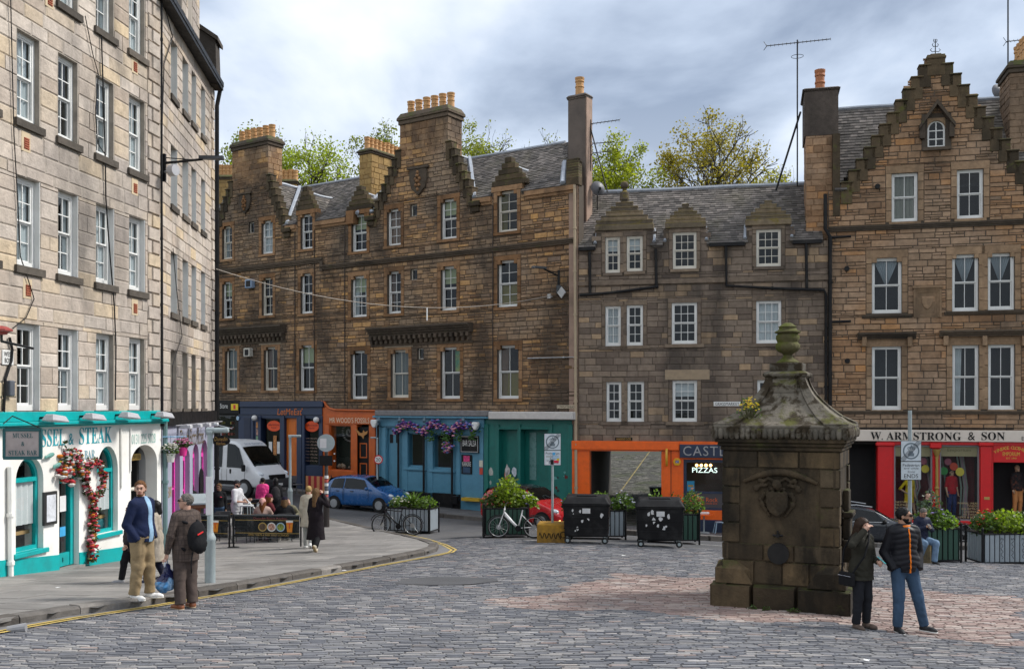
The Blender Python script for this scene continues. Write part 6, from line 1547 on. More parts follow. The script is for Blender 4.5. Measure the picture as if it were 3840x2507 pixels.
def surface_nets(V,org,h):
 ins=V<0
 c=[(i,j,k)for i in(0,1)for j in(0,1)for k in(0,1)]
 sl=lambda A,o:A[o[0]:A.shape[0]-1+o[0],o[1]:A.shape[1]-1+o[1],o[2]:A.shape[2]-1+o[2]]
 cnt=sum(sl(ins,o).astype(np.int8)for o in c);mask=(cnt>0)&(cnt<8)
 ids=np.argwhere(mask)
 if len(ids)==0:return np.zeros((0,3)),np.zeros((0,4),int)
 idx=-np.ones(mask.shape,int);idx[mask]=np.arange(len(ids))
 pos=np.zeros((len(ids),3));n=np.zeros(len(ids))
 for a in c:
  for ax in range(3):
   if a[ax]:continue
   b=list(a);b[ax]=1
   va=V[ids[:,0]+a[0],ids[:,1]+a[1],ids[:,2]+a[2]];vb=V[ids[:,0]+b[0],ids[:,1]+b[1],ids[:,2]+b[2]]
   m=(va<0)!=(vb<0);t=np.where(m,va/np.where(m,va-vb,1),0)
   p=np.tile(np.array(a,float),(len(ids),1));p[:,ax]=t
   pos+=p*m[:,None];n+=m
 pos=(ids+pos/n[:,None])*h+org
 F=[]
 for ax in range(3):
  o1,o2=[(1,2),(2,0),(0,1)][ax]
  A=ins.take(range(ins.shape[ax]-1),ax);B=ins.take(range(1,ins.shape[ax]),ax);ch=A!=B
  e=np.argwhere(ch);e=e[(e[:,o1]>0)&(e[:,o2]>0)&(e[:,o1]<ins.shape[o1]-1)&(e[:,o2]<ins.shape[o2]-1)]
  if not len(e):continue
  def cell(d1,d2):q=e.copy();q[:,o1]-=d1;q[:,o2]-=d2;return idx[q[:,0],q[:,1],q[:,2]]
  q=np.stack([cell(1,1),cell(0,1),cell(0,0),cell(1,0)],1)
  fl=~A[e[:,0],e[:,1],e[:,2]];q[fl]=q[fl][:,::-1];F.append(q)
 F=np.concatenate(F)if F else np.zeros((0,4),int)
 return pos,F[(F>=0).all(1)]
def NRM(q):return np.sqrt(np.einsum('...i,...i->...',q,q))
def smin(a,b,k):
 if k<=0:return np.minimum(a,b)
 h=np.clip(.5+.5*(b-a)/k,0,1);return b+(a-b)*h-k*h*(1-h)
def d_cap(P,a,b,ra,rb,sy=1.0):
 a,b=np.array(a,np.float32),np.array(b,np.float32);Q=P
 if sy!=1.0:Q=P.copy();Q[...,1]=Q[...,1]/sy;k_=np.array((1,1/sy,1),np.float32);a=a*k_;b=b*k_
 ab=b-a;t=np.clip(((Q-a)@ab)/max(1e-9,ab@ab),0,1)
 return(NRM(Q-a-t[...,None]*ab)-(ra+(rb-ra)*t))*(sy if sy<1 else 1)
def d_ell(P,c,r,rz=0.0):
 q=P-np.array(c,np.float32)
 if rz:s,k=math.sin(-rz),math.cos(-rz);q=np.stack([q[...,0]*k-q[...,1]*s,q[...,0]*s+q[...,1]*k,q[...,2]],-1)
 r=np.array(r,np.float32);q=q/r;k0=NRM(q);k1=NRM(q/r);return k0*(k0-1)/np.maximum(k1,1e-6)
class Field:
 """ordered list of shapes; later ones blend onto, cut or wrinkle the earlier ones"""
 def __init__(s):s.ops=[];s.pts=[]
 def cap(s,a,b,ra,rb=None,k=.04,sy=1.0):
  rb=ra if rb is None else rb;s.ops.append(lambda P,d:smin(d,d_cap(P,a,b,ra,rb,sy),k));m=max(ra,rb)
  s.pts+=[np.array(a)-m,np.array(a)+m,np.array(b)-m,np.array(b)+m];return s
 def ell(s,c,r,k=.04,rz=0.0):
  s.ops.append(lambda P,d:smin(d,d_ell(P,c,r,rz),k));m=max(r);s.pts+=[np.array(c)-m,np.array(c)+m];return s
 def sub(s,c,r,k=.02):s.ops.append(lambda P,d:-smin(-d,d_ell(P,c,r),k));return s
 def cut(s,p,n):
  p,n=np.array(p,np.float32),np.array(n,np.float32);n=n/np.linalg.norm(n);s.ops.append(lambda P,d:np.maximum(d,(P-p)@n));return s
 def fn(s,f):s.ops.append(f);return s
 def rot(s,c,yaw,pitch=0.0,roll=0.0):
  """turn the whole field about c (as if the shapes were turned)"""
  M=np.array((Matrix.Rotation(yaw,3,'Z')@Matrix.Rotation(pitch,3,'X')@Matrix.Rotation(roll,3,'Y')),np.float32);c=np.array(c,np.float32);s.M=(M,c);return s
 M=None
 def ev(s,P):
  if s.M is not None:M,c=s.M;P=(P-c)@M+c
  d=np.full(P.shape[:-1],9.0,np.float32)
  for o in s.ops:d=o(P,d)
  return d
 def mesh(s,h,pad=None):
  A=np.array(s.pts);lo,hi=A.min(0),A.max(0)
  if s.M is not None:m=np.abs(A-s.M[1]).max();m=np.linalg.norm(np.maximum(np.abs(lo-s.M[1]),np.abs(hi-s.M[1])));c=s.M[1];lo=np.maximum(lo-.12,c-m);hi=np.minimum(hi+.12,c+m)
  lo=lo-2*h-(pad or 0);hi=hi+2*h+(pad or 0);n=np.ceil((hi-lo)/h).astype(int)+1
  g=np.stack(np.meshgrid(*[lo[i]+h*np.arange(n[i])for i in range(3)],indexing='ij'),-1).astype(np.float32)
  return surface_nets(s.ev(g),lo,h)
def fold(amp,sc,seed=0.0):
 """cloth wrinkles"""
 def f(P,d):
  x,y,z=P[...,0]*sc,P[...,1]*sc,P[...,2]*sc
  a=.9*np.sin(.31*z+.5*x+seed)+.8*np.sin(.43*y-.27*z+2*seed);m=.5+.5*np.sin(.37*x+.29*z+.61*y+seed*3)
  r=lambda t:1-2*np.abs(np.sin(t))
  return d+amp*m*1.7*(.34*r(.55*z+.5*x+1.6*a)+.3*r(.62*z-.7*x+.3*y+1.9*a+1.1)+.2*np.sin(1.7*z+1.1*x+2.2*a))
 return f
def emit(name,parts,parent,mats):
 """parts: list of (verts, faces, material index) joined as one mesh object"""
 V,F,Mi,b=[],[],[],0
 for v,f,m in parts:
  V.append(v);F.append(np.asarray(f)+b);Mi+=[m]*len(f);b+=len(v)
 V=np.concatenate(V)
 me=bpy.data.meshes.new(name);me.from_pydata(V.tolist(),[],[tuple(q)for fs in F for q in fs.tolist()])
 for m in(mats if isinstance(mats,(list,tuple))else[mats]):me.materials.append(m)
 me.polygons.foreach_set('material_index',Mi);me.polygons.foreach_set('use_smooth',[True]*len(me.polygons));me.update()
 return link(name,me,parent)
def ball(c,r,n=8):
 V=[];F=[]
 for i in range(n//2+1):
  for j in range(n):a,b=math.pi*i/(n//2),2*math.pi*j/n;V.append((c[0]+r*math.sin(a)*math.cos(b),c[1]+r*math.sin(a)*math.sin(b),c[2]+r*math.cos(a)))
 for i in range(n//2):
  for j in range(n):F.append((i*n+j,(i+1)*n+j,(i+1)*n+(j+1)%n,i*n+(j+1)%n))
 return np.array(V),np.array(F)
SK={'pale':P_('skin_pale',(0.50,0.29,0.21),.55,var=.1),'tan':P_('skin_tan',(0.36,0.19,0.12),.55,var=.1),'brown':P_('skin_brown',(0.20,0.10,0.06),.55,var=.1)}
M_eye=P_('eye_dark',(0.02,0.015,0.012),.3);M_lip=P_('lip',(0.30,0.10,0.08),.5)
def cloth(n,c,r=.85,**k):return pmat(n,tuple(.85*x for x in c),r,var=k.pop('var',.22),nscale=k.pop('nscale',9),bump=k.pop('bump',.5),bscale=k.pop('bscale',13),spec=.2,**k)
def check_mat():
 m=cloth('tweed_check',(0.105,0.078,0.066));nt=m.node_tree;p=nt.nodes['Principled BSDF'];src=p.inputs['Base Color'].links[0].from_socket
 tcn=N(nt,'ShaderNodeTexCoord');sp=N(nt,'ShaderNodeSeparateXYZ');nt.links.new(tcn.outputs['Object'],sp.inputs[0])
 ln=lambda s,f:math_n(nt,'GREATER_THAN',math_n(nt,'FRACT',math_n(nt,'MULTIPLY',s,f)),.84)
 a=math_n(nt,'MAXIMUM',math_n(nt,'MAXIMUM',ln(sp.outputs[0],16),ln(sp.outputs[1],16)),ln(sp.outputs[2],14));c=mixc(nt,math_n(nt,'MULTIPLY',a,.6),src,(0.035,0.027,0.026));nt.links.new(c,p.inputs['Base Color']);return m
def person(label,u,v,vtop,rot,top=None,bottom=None,shoes=None,hair=None,skin='pale',lift=0.0,D=None,head=(0,0,0),L=None,R_=None,legL=None,legR=None,bulk=1.0,fem=False,lean=(0,0),seat=None,hands=(1,1),res=None,group=None,extra=None,beard=None,glasses=None,z0=None,H=None,name='person',cat='person',seated_h=1.28):
 """u,v foot point and vtop crown in the photograph fix place and height; everything else in a 1.75 m frame facing -y"""
 p=gD(u,D,lift)if D else ghit(u,v,lift)
 if z0 is not None:p.z=z0
 if H is None:H=(v-vtop)/FPX*p.y
 sc=H/(1.75 if seat is None else seated_h);res=res or(0.011 if p.y<20 else(0.017 if p.y<33 else .022))
 t=thing(name,label,cat,p,R(rot),group,sc)
 pz=0.0 if seat is None else seat-.90
 lx,ly=lean
 hipz=.92+pz;W_=.92 if fem else 1.0
 ch=(lx,ly,1.29+pz);sh=1.415+pz;nk=(lx*1.25,ly*1.25,1.47+pz);hc=np.array((lx*1.5,ly*1.5,1.63+pz))
 shw=.165*W_*(1+(bulk-1)*.5)
 shL,shR=(lx*1.1+shw,ly*1.1,sh),(lx*1.1-shw,ly*1.1,sh)
 eL,wL=L or((shL[0]+.045,shL[1]+.02,1.13+pz),(shL[0]+.05,shL[1]-.06,.89+pz))
 eR,wR=R_ or((shR[0]-.045,shR[1]+.02,1.13+pz),(shR[0]-.05,shR[1]-.06,.89+pz))
 kL,aL=legL or((.10,-.02,.49),(.105,.015,.09));kR,aR=legR or((-.10,-.02,.49),(-.105,.015,.09))
 hL,hR=(.09*W_,0,hipz),(-.09*W_,0,hipz)
 def torso(f,q,arms=True,slv=1.0,qa=None):
  qa=q if qa is None else qa
  b=bulk
  f.ell((ch[0],ch[1],ch[2]),(.148*W_*(.6+.4*b)+q,.108*b+q,.19+q),.0)
  if fem:f.ell((ch[0],ch[1]-.06,ch[2]+.0),(.12+q,.075+q,.07+q),.06)
  f.ell((lx*.5,ly*.5,1.07+pz),(.132*W_*b+q,.106*b+q,.17+q),.08).ell((0,.012,.95+pz),(.150*(1.05 if fem else 1)*(.5+.5*b)+q,.116*b+q,.13+q),.08)
  f.cap((shL[0]*.72+lx*.28,shL[1],sh+.005),(shR[0]*.72+lx*.28,shR[1],sh+.005),.058+q,.058+q,.07)
  if arms:
   for s_,e,w in((shL,eL,wL),(shR,eR,wR)):
    f.cap(s_,e,.050*b+qa,.042*b+qa,.035)
    if slv>=1:f.cap(e,np.array(e)+(np.array(w)-np.array(e))*1.0,.041*b+qa,.033+qa,.02)
  return f
 M_s=SK[skin]if isinstance(skin,str)else skin
 # ---- body: coarse trunk, fine head and hands, one mesh
 parts=[]
 fb=torso(Field(),-.015);
 for a,k_,an in((hL,kL,aL),(hR,kR,aR)):fb.cap(a,k_,.075,.055,.04).cap(k_,an,.053,.036,.02)
 parts.append((*fb.mesh(.03),0))
 if top and top.get('slv',1)<1 or not top:
  fa=Field();fa.ops.append(lambda P,d:d)
  for e,w in((eL,wL),(eR,wR)):fa.cap(e,w,.042,.03,.0)
  parts.append((*fa.mesh(res*1.2),0))
 yaw,pit,rol=[R(x)for x in head]
 def tohead():
  f=Field();c=hc
  f.ell(c+(0,.012,.028),(.074,.094,.088),0).ell(c+(0,-.022,-.045),(.058,.068,.072),.03).ell(c+(0,-.058,-.094),(.028,.026,.022),.025)
  f.cap(c+(0,-.082,.018),c+(0,-.104,-.022),.010,.0145,.012).ell(c+(0,-.088,.03),(.05,.018,.012),.015)
  f.sub(c+(.032,-.102,.008),(.018,.020,.011),.012).sub(c+(-.032,-.102,.008),(.018,.020,.011),.012)
  for q in(-1,1):f.ell(c+(q*.076,.012,-.008),(.011,.024,.032),.008)
  f.ell(c+(0,-.084,-.06),(.024,.012,.009),.006)
  return f.rot(hc+(0,.02,-.06),yaw,pit,rol)
 fh=tohead();hv,hf=fh.mesh(min(res*.75,.011))
 Mh=np.array((Matrix.Rotation(yaw,3,'Z')@Matrix.Rotation(pit,3,'X')@Matrix.Rotation(rol,3,'Y')));piv=hc+(0,.02,-.06)
 loc=(hv-piv)@Mh+piv-hc
 fc_=loc[hf].mean(1);mi=np.zeros(len(hf),int)
 mi[(np.abs(fc_[:,0])<.024)&(np.abs(fc_[:,2]+.06)<.009)&(fc_[:,1]<-.07)]=2
 if beard:mi[(fc_[:,1]<.02)&(fc_[:,2]>-.13)&(mi!=2)&(((np.abs(fc_[:,0])>.045)&(fc_[:,2]<-.03))|(fc_[:,2]<-.073)|((fc_[:,2]<-.042)&(fc_[:,2]>-.052)&(np.abs(fc_[:,0])<.03)))]=3
 mi[(np.abs(fc_[:,2]-.034)<.0042)&(np.abs(np.abs(fc_[:,0])-.034)<.022)&(fc_[:,1]<-.06)]=3
 for m_ in range(4):
  if(mi==m_).any():parts.append((hv if m_==0 else hv,hf[mi==m_],m_))
 H2=lambda q:(np.array(q,float)-.0)
 def hp(q):return(np.array(q,float)+hc-piv)@Mh.T+piv
 for q in(-1,1):bv,bf=ball(hp((q*.032,-.083,.008)),.0088);parts.append((bv,bf,1))
 fn_=Field().cap(hp((0,.025,-.075)),np.array(nk)+(0,.01,-.02),.056*W_,.062*W_,0);parts.append((*fn_.mesh(res),0))
 for i,(e,w,on)in enumerate(((eL,wL,hands[0]),(eR,wR,hands[1]))):
  if not on:continue
  e,w=np.array(e,float),np.array(w,float);dr=(w-e)/np.linalg.norm(w-e)
  lat=np.cross(dr,np.array((1.0 if i==0 else-1.0,0,0)));
  if np.linalg.norm(lat)<.25:lat=np.cross(dr,np.array((0,0,1.0)))
  lat/=np.linalg.norm(lat);nor=np.cross(lat,dr)*(1 if i==0 else-1);curl=on if on!=1 else .55
  f=Field().cap(w+dr*.01,w+dr*.07,.026,.030,0)
  for j in range(4):
   b0=w+dr*.085+lat*(-.030+.020*j);ln=(.030,.038,.040,.034)[j];d1=dr*math.cos(curl*.6)+nor*math.sin(curl*.6);d2=dr*math.cos(curl*2)+nor*math.sin(curl*2)
   f.cap(b0,b0+d1*ln,.0098,.0092,.004).cap(b0+d1*ln,b0+d1*ln+d2*ln*1.05,.0092,.0078,.003)
  tb=w+dr*.03-lat*.03;f.cap(tb,tb+(dr*.7-lat*.6+nor*.4)*.042,.012,.011,.01).cap(tb+(dr*.7-lat*.6+nor*.4)*.042,tb+(dr*.7-lat*.6+nor*.4)*.042+(dr*.9+nor*.4)*.03,.011,.009,.004)
  parts.append((*f.mesh(.0065 if p.y<20 else .012),0))
 hm=hair[1]if hair else M_eye
 body=emit('body',parts,t,[M_s,M_eye,M_lip,hm])
 # ---- clothes
 if bottom:
  f=Field();q=bottom.get('q',.016)
  f.ell((0,.012,.95+pz),(.165+q,.125*bulk+q,.12+q),0)
  for a,k_,an in((hL,kL,aL),(hR,kR,aR)):f.cap(a,k_,.082*(.4+.6*bulk)+q,.060+q,.05).cap(k_,an,.058+q,.045+q*1.2,.03)
  f.fn(fold(bottom.get('fold',.006),bottom.get('fs',26)))
  for an,kn in((aL,kL),(aR,kR)):
   n_=np.array(an)-np.array(kn);n_=n_/np.linalg.norm(n_);c_=np.array(an)+n_*.005
   f.fn(lambda P,d,n_=n_,c_=c_:np.where(np.linalg.norm(P-c_,axis=-1)<.2,np.maximum(d,(P-c_)@n_),d))
  emit('trousers',[(*f.mesh(res*1.1),0)],t,bottom['m'])
 if shoes:
  for i,(an,kn)in enumerate(((aL,kL),(aR,kR))):
   dirn=R(shoes.get('dir',(8,-8))[i]);fx,fy=math.sin(dirn),-math.cos(dirn);an=np.array(an);g=an[2]-.09;pt=shoes.get('pitch',(0,0))[i]
   f=Field().cap((0,.045,.042),(0,-.11,.034),.044,.040,0).cap((0,-.11,.034),(0,-.155,.03),.041,.032,.02).cap((0,.015,.05),(0,.02,.115),.046,.050,.03).cut((0,0,.016),(0,0,-1)).cut((0,0,.125),(0,0,1))
   v_,f_=f.mesh(max(res*.8,.009));fs=Field().cap((0,.045,.02),(0,-.11,.02),.047,.044,0).cap((0,-.11,.02),(0,-.157,.02),.044,.033,.02).cut((0,0,.0),(0,0,-1)).cut((0,0,.022),(0,0,1));v2,f2=fs.mesh(max(res*.8,.009))
   Mx=np.array(Matrix.Rotation(dirn,3,'Z')@Matrix.Rotation(R(pt),3,'X'));tr=lambda v__:(v__-(0,.02,.09))@Mx.T+an
   emit('shoe',[(tr(v_),f_,0),(tr(v2),f2,1)],t,[shoes['m'],shoes.get('sole',M_white)])
 if top:
  q=top.get('q',.022)*.72;f=Field();torso(f,q,False);hem=top.get('hem',.88)+(pz if seat is None else pz)
  if top.get('skirt'):
   sr,syy=top['skirt'];f.cap((0,.012,1.0+pz),(0,.03,hem-.02),.15+q,sr,.06,.8)
  elif hem<.9+pz:f.cap((0,.012,1.0+pz),(0,.012,hem-.05),.158*(.5+.5*bulk)+q,.168*(.5+.5*bulk)+q,.06,.78)
  if top.get('hood'):f.ell((lx*1.2,ly*1.2+.09,1.47+pz),(.12,.07,.07),.03)
  if top.get('collar',1):f.fn(lambda P,d:smin(d,np.maximum(np.abs(d_ell(P,(nk[0],nk[1]+.01,nk[2]+.01),(.078,.078,.2)))-.008,np.abs(P[...,2]-nk[2]-.005)-.04),.02))
  if top.get('puff'):pf=top['puff'];f.fn(lambda P,d:d+.003-.009*np.abs(np.sin(np.pi*(P[...,2]+.25*np.abs(P[...,0]))/pf)))
  f.fn(fold(top.get('fold',.007),top.get('fs',22),1.7))
  f.cut((0,0,hem),(0,0,-1));qa=top.get('qa',q*.55)
  for s_,e,w in((shL,eL,wL),(shR,eR,wR)):
   f.cap(s_,e,.050*bulk+qa,.042*bulk+qa,.03)
   if top.get('slv',1)>=1:f.cap(e,w,.041*bulk+qa,.033+qa,.015)
  for(w,e)in((wL,eL),(wR,eR)):
   if top.get('slv',1)>=1:n_=np.array(w)-np.array(e);n_=n_/np.linalg.norm(n_);c_=np.array(w)+n_*.012;f.fn(lambda P,d,n_=n_,c_=c_:np.where(np.linalg.norm(P-c_,axis=-1)<.09,np.maximum(d,(P-c_)@n_),d))
  f.sub((nk[0],nk[1]+.0,nk[2]+.1),(.068,.068,.12),.01)
  tp=emit(top.get('name','jacket'),[(*f.mesh(res,.03),0)],t,top['m'])
  for(nm,m_,cond,off)in top.get('over',()):
   g=Field();g.pts=f.pts;g.ops=list(f.ops)+[lambda P,d,cond=cond,off=off:np.maximum(d-off,cond(P))];v_,f_=g.mesh(res,.03)
   if len(f_):emit(nm,[(v_,f_,0)],t,m_)
   # ---- hair and headwear
 if hair:
  st,m_=hair[0],hair[1];f=Field();c=hc
  if st!='bald':
   g_=.006 if st in('short','crop')else .014
   f.ell(c+(0,.014,.032),(.076+g_,.097+g_,.089+g_),0)
   if st in('quiff',):f.ell(c+(0,-.05,.10),(.06,.05,.035),.03)
   if st=='bun':f.ell(c+(0,.11,.03),(.045,.04,.045),.02)
   if st=='tail':f.cap(c+(0,.105,.0),c+(.03,.12,-.22),.035,.02,.02)
   f.cut(c+(0,-.058,.066),(0,-.13,-.105))
   if st in('long','bob'):
    z_=-.34 if st=='long' else-.12
    f.cap(c+(0,.055,0),c+(0,.085,z_),.085,.075 if st=='long' else .07,.03)
    for q in(-1,1):f.cap(c+(q*.066,.0,.02),c+(q*.082,.02 if st=='bob' else-.01,z_*.9),.030,.032,.03)
   f.fn(fold(.011 if st in('short','tail')else .006,150,2.0));f.rot(piv,yaw,pit,rol)
   emit('hair',[(*f.mesh(min(res*.8,.012)),0)],t,m_)
  if st=='bald' and len(hair)>2:pass
  if len(hair)>2:
   kind,hm2=hair[2],hair[3];f=Field()
   if kind=='beanie':f.ell(c+(0,.016,.045),(.094,.115,.105),0).cut(c+(0,0,.02),(0,-.25,-1)).fn(lambda P,d:d+.003*np.sin(P[...,0]*160))
   elif kind=='cap':f.ell(c+(0,.014,.04),(.088,.11,.09),0).cut(c+(0,0,.035),(0,0,-1));f.fn(lambda P,d:smin(d,np.maximum(d_ell(P,c+(0,-.10,.035),(.07,.085,.5)),np.abs(P[...,2]-c[2]-.042-.1*(P[...,1]-c[1]+.1))-.006),.005));f.pts+=[c+(0,-.2,0)]
   elif kind=='scarf':f.ell(c+(0,.03,.04),(.096,.11,.105),0).cut(c+(0,-.05,.03),(0,-1,-.5)).cap(c+(0,.11,0),c+(0,.13,-.1),.045,.015,.03)
   f.rot(piv,yaw,pit,rol);emit({'scarf':'headscarf'}.get(kind,kind),[(*f.mesh(min(res*.8,.012)),0)],t,hm2)
 if glasses:
  mb=MB()
  for q in(-1,1):
   mb.lathe([(0,-.004),(.025,-.004),(.025,.004),(0,.004)],(0,0,0),10,axis='y')
   b=len(mb.v)-40
   for i in range(b,len(mb.v)):x,y,z=mb.v[i];mb.v[i]=tuple(hp((x+q*.034,y-.102,z*.75+.012)))
   mb.tube([hp((q*.058,-.10,.016)),hp((q*.08,-.04,.016)),hp((q*.082,.01,.01))],.004,5)
  mb.tube([hp((-.012,-.106,.014)),hp((.012,-.106,.014))],.004,5);mb.build('sunglasses' if glasses=='dark' else 'spectacles',P_('lens_dark',(0.008,0.008,0.008),.1),t)
 if extra:extra(t,dict(wL=wL,wR=wR,eL=eL,eR=eR,hc=hc,hp=hp,pz=pz,sh=sh,sc=sc))
 return t,dict(wL=Vector(wL),wR=Vector(wR),sc=sc,p=p,rot=R(rot),hp=hp)
def held(t,info,q):
 """point q of a figure's frame, in the world"""
 return Vector(info['p'])+Matrix.Rotation(info['rot'],3,'Z')@(Vector(q)*info['sc'])
navy=cloth('navy_jacket',(0.012,0.02,0.06));khaki=cloth('khaki_chinos',(0.33,0.245,0.14));denim=cloth('blue_denim',(0.055,0.098,0.165),var=.35,nscale=5);ltdenim=cloth('light_denim',(0.17,0.26,0.38),var=.35,nscale=5);bdenim=cloth('black_denim',(0.018,0.019,0.024),var=.35)
blackc=cloth('black_cloth',(0.010,0.010,0.012));darkgrey=cloth('dark_grey_cloth',(0.03,0.028,0.03));cream=cloth('cream_wool',(0.52,0.46,0.37));beige=cloth('beige_coat',(0.40,0.345,0.28));pinkp=cloth('pink_puffer',(0.80,0.06,0.27),.5)
H_={'ginger':cloth('ginger_hair',(0.15,0.07,0.03),var=.5,nscale=40),'grey':cloth('grey_hair',(0.16,0.145,0.13),var=.6,nscale=50),'black':cloth('black_hair',(0.008,0.007,0.007),.5,nscale=40),'brown':cloth('brown_hair',(0.035,0.018,0.010),.5,var=.4,nscale=40),'blonde':cloth('blonde_hair',(0.42,0.28,0.11),var=.4,nscale=40),'auburn':cloth('auburn_hair',(0.17,0.06,0.018),var=.5,nscale=40),'lightbrown':cloth('light_brown_hair',(0.15,0.085,0.04),var=.5,nscale=40)}
white_shoe=P_('white_leather',(0.75,0.74,0.72),.5);black_shoe=P_('black_leather',(0.012,0.012,0.012),.4);tan_shoe=P_('tan_leather',(0.22,0.07,0.025),.4);brown_shoe=P_('brown_suede',(0.10,0.07,0.055),.8);grey_shoe=P_('grey_trainer',(0.3,0.3,0.31),.7)
tweed=check_mat()
PL,PR=((.262,.06,1.12),(.19,-.08,.90)),((-.262,.06,1.12),(-.19,-.08,.90))
def build_people():
# big man in navy jacket on the kerb

 person('bearded man in a navy jacket and khaki chinos standing on the kerb',531,2246,1802,72,dict(m=navy,q=.034,hem=.86,armlow=.21,fold=.008,name='jacket',over=[('shirt',cloth('sky_blue_shirt',(0.33,0.52,0.72)),lambda P:np.maximum(np.abs(P[...,0]-.01)-.05,P[...,1]+.02),.004)]),dict(m=khaki,q=.026,fold=.010,fs=20),dict(m=white_shoe,dir=(20,-5)),('short',H_['ginger']),'pale',.1,None,(-58,0,0),PL,PR,bulk=1.2,beard=1,hands=(0,0),legL=((.10,-.05,.49),(.12,-.05,.09)),legR=((-.09,.0,.49),(-.10,.05,.09)))
 # tweed man from behind, left hand with a shopping bag
 def spec(t,q):pass
 t,i=person('grey-haired man in a brown checked suit seen from behind with a backpack',697,2281,1851,-128,dict(m=tweed,q=.036,hem=.74,armlow=.26,fold=.006,name='jacket'),dict(m=cloth('brown_suit_trousers',(0.10,0.075,0.065)),q=.03,fold=.007),dict(m=tan_shoe,sole=P_('cream_sole',(0.4,0.3,0.2),.7)),('short',H_['grey']),'pale',.0,None,(42,-4,0),((.265,.0,1.13),(.275,-.07,.875)),None,bulk=1.12,glasses='clear',hands=(1.0,.6))
 # backpack
 b=thing('backpack','black backpack on the back of the man in the checked suit','backpack',held(t,i,(0,.2,1.0)),i['rot']);sc=i['sc']
 f=Field().ell((0,.09,.12),(.16,.10,.24),0).ell((0,.16,.0),(.12,.07,.13),.03).cut((0,.0,0),(0,-1,0)).fn(fold(.008,30));emit('bag_body',[(*f.mesh(.013),0)],b,blackc)
 mb=MB()
 for q in(-1,1):mb.tube([(q*.10,-.02,.33),(q*.13,-.16,.36),(q*.15,-.24,.32),(q*.165,-.28,.18),(q*.17,-.22,.02),(q*.14,-.02,-.08)],.022,6)
 mb.tube([(.1,.12,-.1),(.14,.14,-.28),(.12,.12,-.42)],.010,5);mb.build('strap',blackc,b,smooth=True)
 rb=MB();rb.tube([(-.04,.185,.20),(.06,.195,.16)],.012,5);rb.build('red_tab',P_('red_tab',(0.6,0.02,0.02),.5),b)
 # plastic shopping bag
 hand=held(t,i,np.array(i['wL'])+(0,-.02,-.09));bg=thing('shopping_bag','blue printed plastic shopping bag hanging from the hand of the man in the checked suit','bag',hand,R(-100))
 def bagf(P,d):a=np.clip((-P[...,2]-.02)/.12,0,1);return d
 f=Field().cap((-.02,0,-.14),(.0,0,-.36),.07,.135,0,.62).ell((.10,0,-.36),(.14,.10,.13),.05).ell((-.12,.0,-.34),(.13,.09,.15),.05).fn(fold(.014,34)).fn(fold(.006,80,1.0));v_,f_=f.mesh(.012);cz=v_[f_].mean(1);mi=np.where(cz[:,0]<-.14+.05*np.sin(cz[:,2]*20),2,np.where(cz[:,2]<-.30+.03*np.sin(cz[:,0]*25),1,0))
 emit('bag_body',[(v_,f_[mi==k],k)for k in range(3)if(mi==k).any()],bg,[P_('bag_navy',(0.012,0.015,0.06),.25),P_('bag_blue',(0.05,0.20,0.42),.22,var=.7,nscale=14,dirt=(0.4,0.5,0.6),dirt_amt=.7),P_('bag_white',(0.42,0.45,0.52),.3,var=.4)])
 hb=MB();[hb.tube([(q*.06,0,-.12),(q*.02,0,-.03),(0,0,.0)],.012,5)for q in(-1,1)];hb.build('handle',P_('bag_white',(0.42,0.45,0.52),.3),bg)
 # couple walking behind
 walk=lambda s=1:dict(legL=((.09,-.14*s,.50),(.09,-.22*s,.10)),legR=((-.09,.02,.49),(-.09,.26*s,.14)))
 person('woman with a dark bob in a long beige coat walking behind the man in navy',580,2186,1876,-80,dict(m=beige,q=.04,hem=.48,skirt=(.23,1),name='coat',fold=.012,armlow=.25),dict(m=cloth('navy_trousers',(0.012,0.013,0.03)),q=.02),dict(m=P_('navy_trainer',(0.03,0.03,0.06),.6)),('bob',H_['black']),'pale',.1,fem=True,hands=(0,0),L=PL,R_=PR,**walk(.7))
 person('person in a dark padded coat half hidden behind the man in navy',490,2184,1888,-80,dict(m=cloth('dark_plum_coat',(0.035,0.028,0.033)),q=.04,hem=.72,puff=.1,armlow=.25),dict(m=blackc,q=.018),dict(m=grey_shoe),('short',H_['black']),'pale',.1,hands=(.6,.6),**walk(.8))
 # staff and cafe guests
 red=P_('red_print',(0.6,0.02,0.05),.6);logo=lambda P:np.maximum(np.maximum(np.abs(P[...,0]-.06)-.035,np.abs(P[...,2]-1.31)-.022),P[...,1])
 person('waitress in black sweatshirt beside the wooden menu stand',716,2018,1822,35,dict(m=blackc,q=.02,hem=.9,over=[('logo',red,logo,.004)],name='sweatshirt'),dict(m=bdenim),dict(m=black_shoe),('tail',H_['black']),'brown',D=31.5,H=1.62,lift=.1,fem=True,bulk=1.05,head=(-60,0,0))
 person('waitress in black sweatshirt and jeans just right of the near lamp post',822,2015,1828,15,dict(m=blackc,q=.022,hem=.93,over=[('logo',red,logo,.004)],name='sweatshirt'),dict(m=denim),dict(m=black_shoe),('tail',H_['lightbrown']),'brown',D=31.5,H=1.62,lift=.1,fem=True,bulk=1.18,head=(-25,0,0))
 whiteT=cloth('white_cotton',(0.62,0.62,0.64),bump=.15)
 t,i=person('man in a white T-shirt and dark cap holding a long pole',889,2015,1806,78,dict(m=whiteT,q=.026,qa=.03,slv=.5,hem=.78,name='t_shirt',collar=0),dict(m=whiteT),dict(m=black_shoe),('short',H_['black'],'cap',cloth('charcoal_cap',(0.03,0.03,0.033))),'pale',D=31,H=1.76,lift=.1,bulk=1.2,beard=1,R_=((-.25,-.05,1.12),(-.16,-.30,1.10)),L=((.25,-.05,1.12),(.17,-.28,1.14)))
